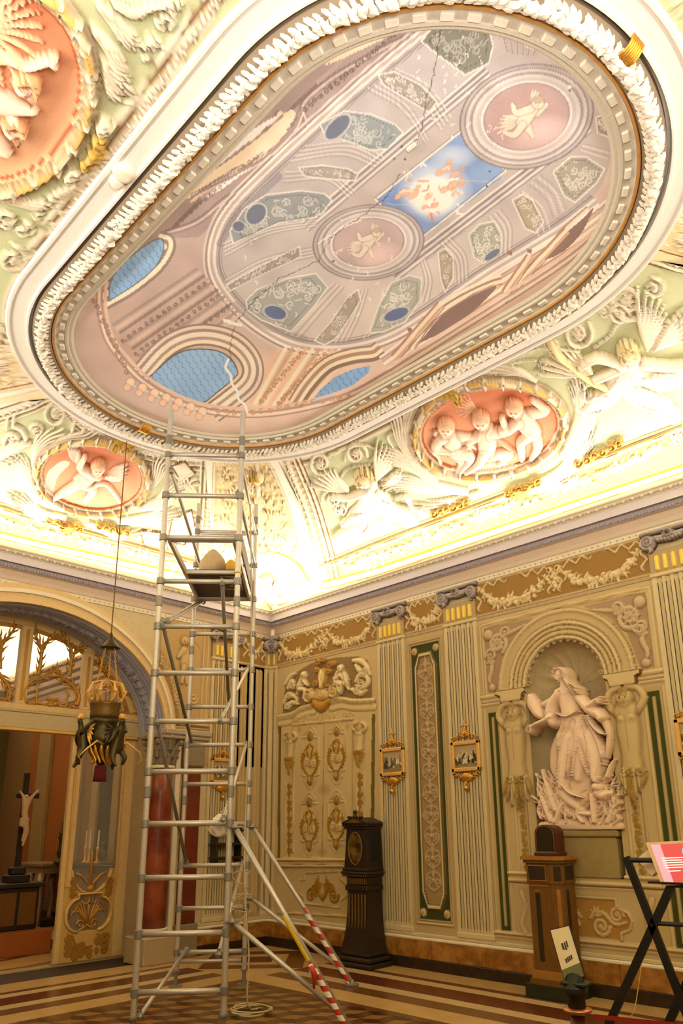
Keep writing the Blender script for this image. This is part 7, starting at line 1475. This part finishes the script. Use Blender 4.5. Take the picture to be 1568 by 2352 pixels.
# white bag tied to the post
bm = bmesh.new(); bmesh.ops.create_icosphere(bm, subdivisions=4, radius=1)
for v in bm.verts:
    n_ = 1+.10*math.sin(v.co.x*9+v.co.z*4)+.08*math.sin(v.co.y*11+v.co.x*5); t = (v.co.z+1)/2; v.co = Vector((v.co.x*.105*n_*(1-.5*t), v.co.y*.07*n_*(1-.5*t), v.co.z*.10))
me = bpy.data.meshes.new('bag'); bm.to_mesh(me); bm.free(); o = link('bag', me, None, mat('white_cloth', 'E4D9C2', .9, noise=.15, scale=20), True, label='small white bag hanging behind the near scaffold post above the long strut', cat='bag')
o.location = T2W(TW-.10, .115, zr(4)-.02); o.rotation_euler = (0, 0, TA)
MB().tube([(0, 0, .09), (.05, -.05, .15), (.09, -.115, .05)], .006, 6).build('tie', mat('white_cloth', 'E4D9C2'), o)
# ================================================================ HANGING LAMP
LX, LY = 1.85, -3.64
lamp = empty('sanctuary_lamp', (LX, LY, 0)); tag(lamp, 'dark bronze hanging lamp with cherubs and a crown, on a long cord before the arch', 'lamp')
MB().tube([(0, 0, 5.84), (.0, 0, 3.50)], .006, 6).build('cord', mat('brown_cord', '7A5232', .8), lamp)
MB().lathe([(.012, 3.56), (.02, 3.53), (.012, 3.50), (.05, 3.47), (.075, 3.43), (.10, 3.405), (.10, 3.395), (.03, 3.39)], n=20).build('canopy', mBRONZE, lamp, smooth=True)
lk = MB().tube([(.008*math.cos(t), 0, .016*math.sin(t)) for t in np.linspace(0, 2*PI, 9)], .0028, 5).mesh('chain_link'); lk.materials.append(mGOLD)
for k in range(3):
    a = k*2*PI/3+.5; A = Vector((.05*math.cos(a), .05*math.sin(a), 3.40)); B = Vector((.14*math.cos(a), .14*math.sin(a), 2.86))
    for q in range(20): o = bpy.data.objects.new('chain_link', lk); COL.objects.link(o); o.parent = lamp; o.location = A+(B-A)*(q+.5)/20; o.rotation_euler = (0, 0, q*PI/2)
MB().lathe([(.135, 2.66), (.145, 2.70), (.14, 2.74), (.15, 2.80), (.155, 2.82), (.15, 2.83), (.13, 2.80), (.12, 2.68)], n=28).build('crown_band', mat('old_gilt', '6E5424', .45, metal=.6, noise=.4, scale=50, bump=.4), lamp, smooth=True)
for k in range(8):
    a = k*PI/4; c_, s_ = math.cos(a), math.sin(a); pl_ = MB().tube([(.15*c_, .15*s_, 2.82), (.19*c_, .19*s_, 2.92), (.15*c_, .15*s_, 3.02), (.06*c_, .06*s_, 3.05)], [.014, .016, .012, .008], 6).ball((.19*c_, .19*s_, 2.93), .022, 6).ball((.155*c_, .155*s_, 2.85), .02, 6); pl_.build('crown_arch', mGOLDP, lamp, smooth=True)
MB().lathe([(.02, 2.20), (.05, 2.24), (.09, 2.32), (.15, 2.42), (.16, 2.50), (.12, 2.56), (.13, 2.62), (.15, 2.66)], n=24).build('lamp_basin', mBRONZE, lamp, smooth=True)
for k in range(12): a = k*PI/6; MB().tube([(.13*math.cos(a), .13*math.sin(a), 2.44), (.11*math.cos(a), .11*math.sin(a), 2.34), (.07*math.cos(a+.3), .07*math.sin(a+.3), 2.26), (.10*math.cos(a+.5), .10*math.sin(a+.5), 2.22)], [.012, .02, .014, .005], 6).build('gilt_leaf', mGOLD, lamp, smooth=True)
MB().lathe([(.03, 2.21), (.055, 2.20), (.06, 2.12), (.066, 2.05), (.02, 2.06)], n=18).build('tassel', mat('crimson_tassel', '5E141A', .9, noise=.4, scale=80, bump=.5), lamp, smooth=True)
for k in range(3):
    a = .35+k*2*PI/3; c_, s_ = math.cos(a), math.sin(a); P3 = lambda r, t_, z: (r*c_-t_*s_, r*s_+t_*c_, z)
    fg = skin_fig('cherub', [P3(.17, 0, 2.38), P3(.19, 0, 2.46), P3(.21, 0, 2.53), P3(.225, 0, 2.58), P3(.235, .0, 2.635), P3(.22, .07, 2.53), P3(.17, .11, 2.60), P3(.12, .10, 2.64), P3(.22, -.07, 2.53), P3(.23, -.11, 2.46), P3(.20, -.14, 2.40), P3(.20, .05, 2.34), P3(.25, .06, 2.27), P3(.22, .05, 2.20), P3(.19, -.05, 2.33), P3(.21, -.07, 2.24), P3(.25, -.06, 2.18), P3(.26, .0, 2.62)],
        [(0, 1), (1, 2), (2, 3), (3, 4), (4, 17), (2, 5), (5, 6), (6, 7), (2, 8), (8, 9), (9, 10), (0, 11), (11, 12), (12, 13), (0, 14), (14, 15), (15, 16)], [.045, .05, .042, .022, .045, .026, .018, .013, .026, .018, .013, .034, .024, .014, .034, .024, .014, .024], mBRONZE, lamp)
    for d_ in (-1, 1):
        wg = MB()
        for q in range(5): wg.tube([P3(.16, d_*.02, 2.52), P3(.13+.01*q, d_*(.06+.012*q), 2.58-.03*q), P3(.12+.01*q, d_*(.11+.01*q), 2.60-.055*q)], [.012, .016, .004], 6)
        wg.build('wing', mGOLDP if d_ > 0 else mBRONZE, fg, smooth=True)
    MB().ball(P3(.225, 0, 2.672), .035, 8).ball(P3(.25, .025, 2.66), .016, 6).ball(P3(.25, -.025, 2.66), .016, 6).build('hair', mGOLDP, fg, smooth=True)
for s_ in (-1, 1): MB().tube([(.12, s_*.05, 2.40), (.2, s_*.16, 2.42), (.24, s_*.28, 2.33), (.20, s_*.33, 2.26), (.17, s_*.26, 2.20)], [.012, .01, .009, .008, .004], 6).build('scroll_arm', mGOLDP, lamp, smooth=True)
# ================================================================ LONGCASE CLOCK
ck = empty('longcase_clock', (2.17, -.20, 0)); tag(ck, 'dark longcase clock with oval window and pediment, standing against the right wall', 'clock')
hw, y0, y1 = .185, -.20, .10                      # head half width, front and back (local)
MB().box(-.27, .32, -.30, y1, 0, .05, .012).box(-.25, .29, -.28, y1, .05, .11, .02).box(-.22, .25, -.25, y1, .11, .16, .02).build('base', mWOODK, ck)
def taper(z0, z1, a0, a1, b0, b1, nm, m, n=8, f=lambda t: t):
    mb = MB(); vs = []; 
    for i in range(n+1):
        t = i/n; g = f(t); xa = a0+(a1-a0)*g; ya = b0+(b1-b0)*g; z = z0+(z1-z0)*t; vs += [(-xa, ya, z), (xa, ya, z), (xa, y1, z), (-xa, y1, z)]
    fs = [(4*i+j, 4*i+(j+1) % 4, 4*i+4+(j+1) % 4, 4*i+4+j) for i in range(n) for j in range(4)]+[(3, 2, 1, 0), (4*n, 4*n+1, 4*n+2, 4*n+3)]; return mb.add(vs, fs).build(nm, m, ck)
taper(.16, .84, .225, .165, -.24, -.17, 'waist', mWOODK, 10, lambda t: 1-(1-t)**3)
for k in range(6):
    x = -.135+k*.054; MB().tube([(x*1.12, -.212, .22), (x, -.178, .35), (x, -.174, .80)], .011, 6).build('gilt_reed', mat('clock_gilt', '7A5A22', .45, metal=.4, noise=.4), ck)
MB().box(-.19, .19, -.195, y1, .84, .90, .01).box(-.175, .175, -.18, y1, .90, 1.0, .008).box(-.20, .20, -.215, y1, 1.0, 1.03, .008).box(-.225, .225, -.24, y1, 1.03, 1.06, .01).box(-.205, .205, -.22, y1, 1.06, 1.10, .008).build('frieze', mWOODK, ck)
for k in range(9): MB().box(-.155+k*.036, -.135+k*.036, -.187, -.18, .915, .985, .004).build('carved_bracket', MAT['clock_gilt'], ck)
for k in range(12): MB().box(-.205+k*.035, -.188+k*.035, -.222, -.214, 1.005, 1.028, .002).build('dentil', MAT['clock_gilt'], ck)
hd = taper(1.10, 1.56, .190, .165, -.195, -.175, 'case_head', mWOODK, 2)
ov = [(.115*math.cos(t), -.196-.0*t, 1.33+.19*math.sin(t)) for t in np.linspace(0, 2*PI, 40, endpoint=False)]
MB().tube(ov, .010, 6, closed=True, cap=False).build('oval_frame', MAT['clock_gilt'], hd, smooth=True)
MB().prism([(.108*math.cos(t), 1.33+.182*math.sin(t)) for t in np.linspace(0, 2*PI, 32, endpoint=False)], lambda a, b: (a, -.198, b), lambda a, b: (a, -.188, b)).build('oval_window', mat('old_painting', '3C2E14', .2, noise=.7, scale=12, col2='6A5424'), hd)
MB().box(.176, .186, -.13, y1-.04, 1.14, 1.52, .004).build('side_panel', mBLACK, hd)
MB().box(-.19, .19, -.20, y1, 1.56, 1.59, .006).box(-.21, .21, -.22, y1, 1.59, 1.62, .008).build('cornice', mWOODK, ck)
MB().prism([(-.215, 1.62), (.215, 1.62), (.19, 1.645), (.02, 1.70), (-.02, 1.70), (-.19, 1.645)], lambda a, b: (a, -.225, b), lambda a, b: (a, y1, b)).build('pediment', mWOODK, ck)
MB().prism([(-.15, 1.635), (.15, 1.635), (0, 1.683)], lambda a, b: (a, -.229, b), lambda a, b: (a, -.22, b)).build('pediment_carving', MAT['clock_gilt'], ck)
MB().lathe([(.03, 1.69), (.035, 1.71), (.018, 1.73), (.028, 1.75), (.026, 1.775), (.008, 1.79)], (0, -.19, 0), 14).build('finial', mWOODK, ck, smooth=True)
for s_ in (-1, 1): MB().ball((s_*.10, -.19, 1.70), .026, 8, (1.6, 1, .8)).build('scroll', mWOODK, ck, smooth=True)
# ================================================================ WOODEN PEDESTAL AND DOMED CASE
pd = empty('wooden_pedestal', (4.77, -.27, 0)); tag(pd, 'tall walnut pedestal with dark inset panels below the statue', 'pedestal')
def cham(x0, x1, y0_, y1_, ch): return [(x0, y1_), (x0, y0_+ch*.0), (x0+ch*.0, y0_), (x1-ch, y0_), (x1, y0_+ch), (x1, y1_)]
def cp(nm, x0, x1, y0_, y1_, ch, z0, z1, m, par=pd): return MB().prism([(x0, y1_), (x0, y0_), (x1-ch, y0_), (x1, y0_+ch), (x1, y1_)], lambda a, b: (a, b, z0), lambda a, b: (a, b, z1)).build(nm, m, par)
cp('marble_foot', -.24, .25, -.21, .18, .10, 0, .12, mat('green_black_marble', '23281A', .3, noise=.5, scale=8)); cp('plinth', -.20, .21, -.175, .17, .09, .12, .17, mWOOD); cp('plinth_moulding', -.185, .195, -.16, .165, .08, .17, .24, mat('light_walnut', '9C6C28', .35, noise=.3, scale=8))
cp('body', -.165, .175, -.14, .155, .075, .24, 1.03, mWOOD); cp('frieze_block', -.175, .185, -.15, .16, .08, 1.03, 1.22, mWOOD); cp('top_moulding', -.195, .205, -.17, .17, .085, 1.22, 1.25, mWOOD); cp('top', -.215, .225, -.19, .18, .09, 1.25, 1.285, MAT['light_walnut'])
dkp = mat('dark_inset', '2E2210', .5, noise=.3)
for (x0, x1, z0, z1) in ((-.15, .04, 1.055, 1.195),): MB().box(x0, x1, -.158, -.148, z0, z1, .004).build('inset_panel', dkp, pd); MB().tube([(x0, -.158, z0), (x1, -.158, z0), (x1, -.158, z1), (x0, -.158, z1)], .006, 5, closed=True, cap=False).build('panel_bead', MAT['light_walnut'], pd)
MB().box(-.15, .055, -.148, -.138, 1.0, 1.012, .003).box(-.10, -.04, -.148, -.139, .95, .962, .003).build('bead', MAT['light_walnut'], pd)
MB().box(-.095, -.045, -.146, -.138, .32, .94, .004).build('inset_panel', dkp, pd)
Rm = Matrix.Translation((.145, -.113, 0)) @ Matrix.Rotation(PI/4, 4, 'Z')
MB().box(-.034, .034, -.010, -.002, 1.06, 1.19, .004, M=Rm).build('inset_panel', dkp, pd); MB().box(-.02, .02, .004, .012, .34, .98, .003, M=Rm).build('corner_bead', MAT['light_walnut'], pd)
MB().box(.183, .190, -.03, .13, 1.06, 1.19, .004).build('inset_panel', dkp, pd); MB().box(.173, .180, -.02, .03, .30, .97, .003).build('inset_panel', dkp, pd)
dc = empty('domed_case', (4.80, -.27, 1.286)); tag(dc, 'small dark wooden case with arched glass front on top of the walnut pedestal', 'case')
MB().box(-.135, .125, -.10, .10, 0, .035, .006).build('case_base', mat('mahogany', '4E2616', .35, noise=.3, scale=8), dc)
arch = [(-.12, .035), (.11, .035), (.11, .215)]+[(-.005+.115*math.cos(t), .215+.085*math.sin(t)) for t in np.linspace(0, PI, 14)][1:-1]+[(-.12, .215)]
MB().prism(arch, lambda a, b: (a, -.085, b), lambda a, b: (a, .085, b)).build('arched_body', MAT['mahogany'], dc)
a2 = [((x+.005)*.78-.005, .035+(z-.035)*.86+.012) for x, z in arch]; MB().prism(a2, lambda a, b: (a, -.090, b), lambda a, b: (a, -.084, b)).build('glass_front', mat('dark_glass', '140E0A', .06, spec=.9), dc)
MB().tube([(x, -.088, z) for x, z in [((x+.005)*.86-.005, .035+(z-.035)*.92+.006) for x, z in arch]], .006, 6, closed=True, cap=False).build('glazing_bead', mWOOD, dc, smooth=True)
# ================================================================ STATIONS (small gilt framed reliefs)
def station(x, z, rot, lab, seed):
    s = empty('gilt_framed_relief', (0, 0, 0)); F = (lambda a, o, b: (x+a, -.032-o, z+b)) if rot is None else (lambda a, o, b: (.032+o, x+a, z+b))
    def ob(mb, nm, m, par=s, sm=False): mb.v = [F(*v) for v in mb.v]; return mb.build(nm, m, par, smooth=sm)
    W2, H2 = .205, .175
    ob(MB().box(-W2, W2, 0, .035, -H2, -H2+.045, .008).box(-W2, W2, 0, .035, H2-.045, H2, .008).box(-W2, -W2+.045, 0, .035, -H2, H2, .008).box(W2-.045, W2, 0, .035, -H2, H2, .008), 'frame', mGOLDP)
    n_, m_ = 44, 36; A_, B_ = np.meshgrid(np.linspace(-W2+.04, W2-.04, n_), np.linspace(-H2+.04, H2-.04, m_), indexing='ij')
    P = np.array([F(a, .006, b) for a, b in zip(A_.ravel(), B_.ravel())]).reshape(n_, m_, 3); N = np.broadcast_to(np.array([0, -1., 0]) if rot is None else np.array([1., 0, 0]), P.shape)
    c = Canvas(P, N, S('B7A27C'), A_*1000, -B_*1000); c.rng = random.Random(seed); c.C[c.V > 20] = S('8E7A58')
    for k in range(26):
        xx = c.rng.uniform(-150, 150); yy = c.rng.uniform(-10, 80); hgt = c.rng.uniform(50, 90); cc = c.rng.choice((S('5A4E38'), S('D8C8A4'), S('3E3626'), S('8A7650'), S('E2D6B8'))); c.stroke([(xx, yy), (xx+c.rng.uniform(-14, 14), yy-hgt*.8)], [16, 11, 7], .010, cc, out=S('3A3020'), sm=False); c.dot(xx, yy-hgt, 9, .014, S('D9C4A0'), out=S('3A3020'))
    c.emit({0: ('scene_relief', s, {})}, s)
    mb = MB(); rg = random.Random(seed)
    for s_ in (-1, 1):
        for q in range(4): mb.tube([(s_*(.03+.045*q+.026*math.cos(t)*(1-t/8)), .02, H2+.028+.04*(1-q/3)+.026*math.sin(t)*(1-t/8)) for t in np.linspace(0, 6, 14)], .009, 5)
    for q in range(7): a = PI*(q+.5)/7; mb.tube([(0, .02, H2+.04), (.05*math.cos(a), .03, H2+.05+.06*math.sin(a)), (.07*math.cos(a), .02, H2+.05+.085*math.sin(a))], [.01, .014, .005], 5)
    ob(mb, 'crest', mGOLD, s, True)
    ob(MB().box(-.009, .009, .0, .02, H2+.10, H2+.24, .003).box(-.042, .042, .0, .02, H2+.175, H2+.193, .003).ball((0, .01, H2+.245), .012, 6).ball((-.045, .01, H2+.184), .012, 6).ball((.045, .01, H2+.184), .012, 6), 'cross', mGOLDP)
    mb = MB()
    for s_ in (-1, 1):
        for q in range(3): mb.tube([(s_*(.05+.055*q+.03*math.cos(t)*(1-t/8)), .02, -H2-.035-.045*(1-q/2)+.03*math.sin(t)*(1-t/8)) for t in np.linspace(0, 6, 14)], .010, 5)
    mb.ball((0, .015, -H2-.065), .055, 10, (1.8, .35, 1)); ob(mb, 'cartouche', mGOLD, s, True)
    ob(MB().ball((0, .035, -H2-.19), .033, 12).tube([(0, .03, -H2-.11), (0, .035, -H2-.16)], .008, 6), 'pendant_ball', mGOLD, s, True)
    return tag(s, lab, 'picture', 'gilt framed reliefs hung on the pilasters')
station(2.51, 2.375, None, 'gilt framed relief with cross on the pilaster above the longcase clock', 1)
station(3.655, 2.365, None, 'gilt framed relief with cross on the pilaster between tall panel and statue', 2)
station(6.30, 2.36, None, 'gilt framed relief with cross at the right edge, beyond the statue', 3)
station(-.89, 2.37, 1, 'gilt framed relief with cross behind the scaffold on the arch wall', 4)
# dark bracket shelf on the left wall
sh = empty('wall_shelf'); tag(sh, 'dark wooden wall shelf hung low on the pilaster behind the scaffold', 'shelf')
for z in (1.18, 1.36, 1.54): MB().box(.05, .22, -1.08, -.62, z, z+.035, .006).build('shelf_board', mWOODK, sh)
for y in (-1.06, -.66): MB().box(.045, .20, y, y+.025, 1.14, 1.60, .005).build('side_board', mWOODK, sh)
# ================================================================ INFORMATION SIGN ON A BARRIER POST
yp = -4.5; c0 = onz(1325, 2312, .93); px_, py_ = c0[0], c0[1]
bp = empty('barrier_post', (px_, py_, 0)); tag(bp, 'dark barrier post with copper ring and red belt, near the right foreground', 'barrier')
MB().lathe([(.16, 0), (.165, .01), (.16, .02), (.03, .035)], n=28).build('base', mBLACK, bp, smooth=False); MB().tube([(0, 0, .03), (0, 0, .90)], .030, 18).build('pole', mat('brown_pole', '5A2E16', .35), bp, smooth=True)
MB().lathe([(.03, .912), (.052, .914), (.055, .919), (.052, .924), (.03, .927)], n=26).build('copper_ring', mat('copper', 'C07A50', .3, metal=.8), bp, smooth=True); MB().lathe([(.032, .928), (.034, .932), (.031, .962), (.042, .972), (.046, .996), (.040, 1.002)], n=20).build('belt_head', mBLACK, bp, smooth=True)
e_ = onz(1640, 2352, .90); ax = Vector((e_[0]-px_, e_[1]-py_, 0)); d = ax.normalized(); 
mb = MB(); vs = []; n_ = 16
for i in range(n_+1):
    t = i/n_; p = d*(.056+t*(ax.length+1.0)); z = .90-.02*math.sin(PI*min(1, t)); vs += [(p.x, p.y, z-.008), (p.x, p.y, z+.008)]
vs2 = [(x+.002, y+.002, z) for x, y, z in vs]; fs = [(2*i, 2*i+2, 2*i+3, 2*i+1) for i in range(n_)]; mb.add(vs, fs); mb.add(vs2, fs).build('belt', mat('red_belt', '8E2414', .8), bp, fix=False)
def plate(nm, cor, th, m, par=None):
    """thin board through four corner points (counter-clockwise seen from the front)"""
    A, B, C_, D_ = [Vector(p) for p in cor]; n = (B-A).cross(D_-A).normalized(); n = -n if n.dot(Vector(Cc)-A) < 0 else n
    return MB().add([A, B, C_, D_, A-n*th, B-n*th, C_-n*th, D_-n*th], [(0, 1, 2, 3), (7, 6, 5, 4), (0, 4, 5, 1), (1, 5, 6, 2), (2, 6, 7, 3), (3, 7, 4, 0)]).build(nm, m, par), n
sg = empty('information_sign'); tag(sg, 'white and green information sign tilted on top of the barrier post', 'sign')
y_s = py_+.03
SGc = [ony(1298, 2264, y_s-.02), ony(1341, 2243, y_s-.02), ony(1305, 2125, y_s+.05), ony(1262, 2135, y_s+.05)]
board, nn = plate('sign_board', SGc, .012, mBLACK, sg)
def lerp2(cor, a, b): A, B, C_, D_ = [Vector(p) for p in cor]; return (A*(1-a)+B*a)*(1-b)+(D_*(1-a)+C_*a)*b
def patch(nm, cor, a0, a1, b0, b1, m, par, lift=.001): return plate(nm, [lerp2(cor, a0, b0)+nn_*lift, lerp2(cor, a1, b0)+nn_*lift, lerp2(cor, a1, b1)+nn_*lift, lerp2(cor, a0, b1)+nn_*lift], .0008, m, par)
nn_ = nn; mSW = mat('sign_white', 'D9C9A8', .5); mSG = mat('sign_green', '6A6A44', .6); mTX = mat('print_dark', '3E3A24', .7)
patch('white_face', SGc, .04, 1, .26, .98, mSW, sg); patch('green_face', SGc, .04, 1, .01, .26, mSG, sg)
for (a0, a1, b0, b1) in ((.38, .48, .58, .70), (.52, .60, .56, .70), (.63, .70, .60, .72)): patch('print_mark', SGc, a0, a1, b0, b1, mTX, board, .002)
for k in range(4): patch('print_mark', SGc, .36+k*.1, .43+k*.1, .34+.01*k, .42+.01*k, mTX, board, .002)
top_ = lerp2(SGc, .5, -.02); MB().tube([tuple(Vector((px_, py_, 1.0025))), tuple(Vector((px_, py_, 1.012))), tuple(top_-nn*.01)], [.036, .04, .03], 12).box(px_-.05, px_+.05, py_-.03, py_+.04, 1.0025, 1.018, .005).build('sign_holder', mat('dark_green_plastic', '1C2418', .5), sg)
# ================================================================ X-LEGGED DISPLAY STAND
yx = -2.2; xs = empty('folding_display_stand'); tag(xs, 'black folding X-legged stand carrying the red panel at the right edge', 'stand')
def onfloor(a, b):
    a, b = Vector(a), Vector(b); d = b-a; t = -a.z/d.z if abs(d.z) > 1e-6 else 1; return a+d*t
P1, P2 = ony(1437, 1968, yx), ony(1539, 2233, yx); Q1, Q2 = ony(1549, 2017, yx), ony(1400, 2349, yx)
off = Vector((.42, -.02, 0)); dA = Vector((P2[0]-P1[0], 0, P2[2]-P1[2])); fA = onfloor(P1, P2); fB = onfloor(Q1, Q2)
for k, o_ in enumerate((Vector((0, 0, 0)), Vector((.34, .06, 0)))):
    for a, f in ((Vector(P1), fA), (Vector(Q1), fB)):
        a = a+o_; b = f+o_; d = (b-a).normalized(); s = Vector((0, 1, 0)); nr = d.cross(s).normalized(); h = .024
        MB().add([p+s*e1_*.014+nr*e2_*h for p in (a, Vector((b.x, b.y, .002))) for e1_, e2_ in ((-1, -1), (1, -1), (1, 1), (-1, 1))], [(0, 1, 2, 3), (7, 6, 5, 4), (0, 4, 5, 1), (1, 5, 6, 2), (2, 6, 7, 3), (3, 7, 4, 0)]).build('leg', mBLACK, xs)
mid = (Vector(P1)+fA)/2; cxp = ony(1499, 2124, yx); MB().tube([Vector(cxp)-Vector((0, .03, 0)), Vector(cxp)+Vector((0, .03, 0))], .012, 10).tube([Vector(cxp)+Vector((.02, 0, .01)), Vector(cxp)+Vector((.34, .06, .01))], .014, 8).build('pivot_bar', mBLACK, xs)
q1 = Vector(Q1); p1 = Vector(P1); MB().tube([q1+Vector((0, 0, -.04)), q1+Vector((.34, .06, -.04))], .018, 8).tube([p1+Vector((0, 0, -.02)), p1+Vector((.34, .06, -.02))], .016, 8).build('cross_rail', mBLACK, xs)
MB().box(q1.x-.16, q1.x+.36, q1.y-.05, q1.y+.03, q1.z-.035, q1.z-.022, .003).build('display_ledge', mBLACK, xs)
TC = [ony(1519, 2034, yx-.04), ony(1720, 2026, yx-.04), ony(1690, 1925, yx+.01), ony(1482, 1935, yx+.01)]
tp = empty('display_panel'); tag(tp, 'red display panel with white text lines and cream border on the folding stand', 'panel')
bd, nn_ = plate('panel_board', TC, .016, mat('cream_frame', 'E8C49C', .5), tp)
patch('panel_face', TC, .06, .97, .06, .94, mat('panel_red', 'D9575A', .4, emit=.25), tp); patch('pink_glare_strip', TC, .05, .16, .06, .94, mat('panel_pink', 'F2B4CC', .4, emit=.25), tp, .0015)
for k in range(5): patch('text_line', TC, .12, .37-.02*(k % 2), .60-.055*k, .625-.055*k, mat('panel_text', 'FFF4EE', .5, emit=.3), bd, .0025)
patch('text_line', TC, .14, .29, .30, .325, MAT['panel_text'], bd, .0025)
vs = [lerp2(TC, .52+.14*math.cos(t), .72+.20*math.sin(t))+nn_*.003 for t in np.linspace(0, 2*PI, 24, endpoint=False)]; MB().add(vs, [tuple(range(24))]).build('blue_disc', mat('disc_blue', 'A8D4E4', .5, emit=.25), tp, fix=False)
rg = random.Random(5)
for k in range(9): a, b = .52+rg.uniform(-.10, .10), .72+rg.uniform(-.13, .13); patch('print_mark', TC, a, a+.025, b, b+.04, mTX, bd, .0035)
BC = [ony(1496, 2012, yx+.06), ony(1512, 1998, yx+.06), ony(1490, 1950, yx+.10), ony(1461, 1973, yx+.10)]
o, _n = plate('leaflet_box', BC, .03, mat('cream_card', 'E2C8A0', .7)); tag(o, 'cream leaflet holder tilted behind the red display panel', 'holder')
# thin cord and its plug
tube_obj('power_cord', bez([tuple(onz(1473, 2215, .35)), tuple(onz(1462, 2290, .1)), tuple(onz(1455, 2325, .01)), tuple(onz(1448, 2334, .01))], 6), .004, mat('pale_cord', 'C8A860', .6), 6, 'thin pale cord dropping to a white plug on the floor by the stand', 'cord')
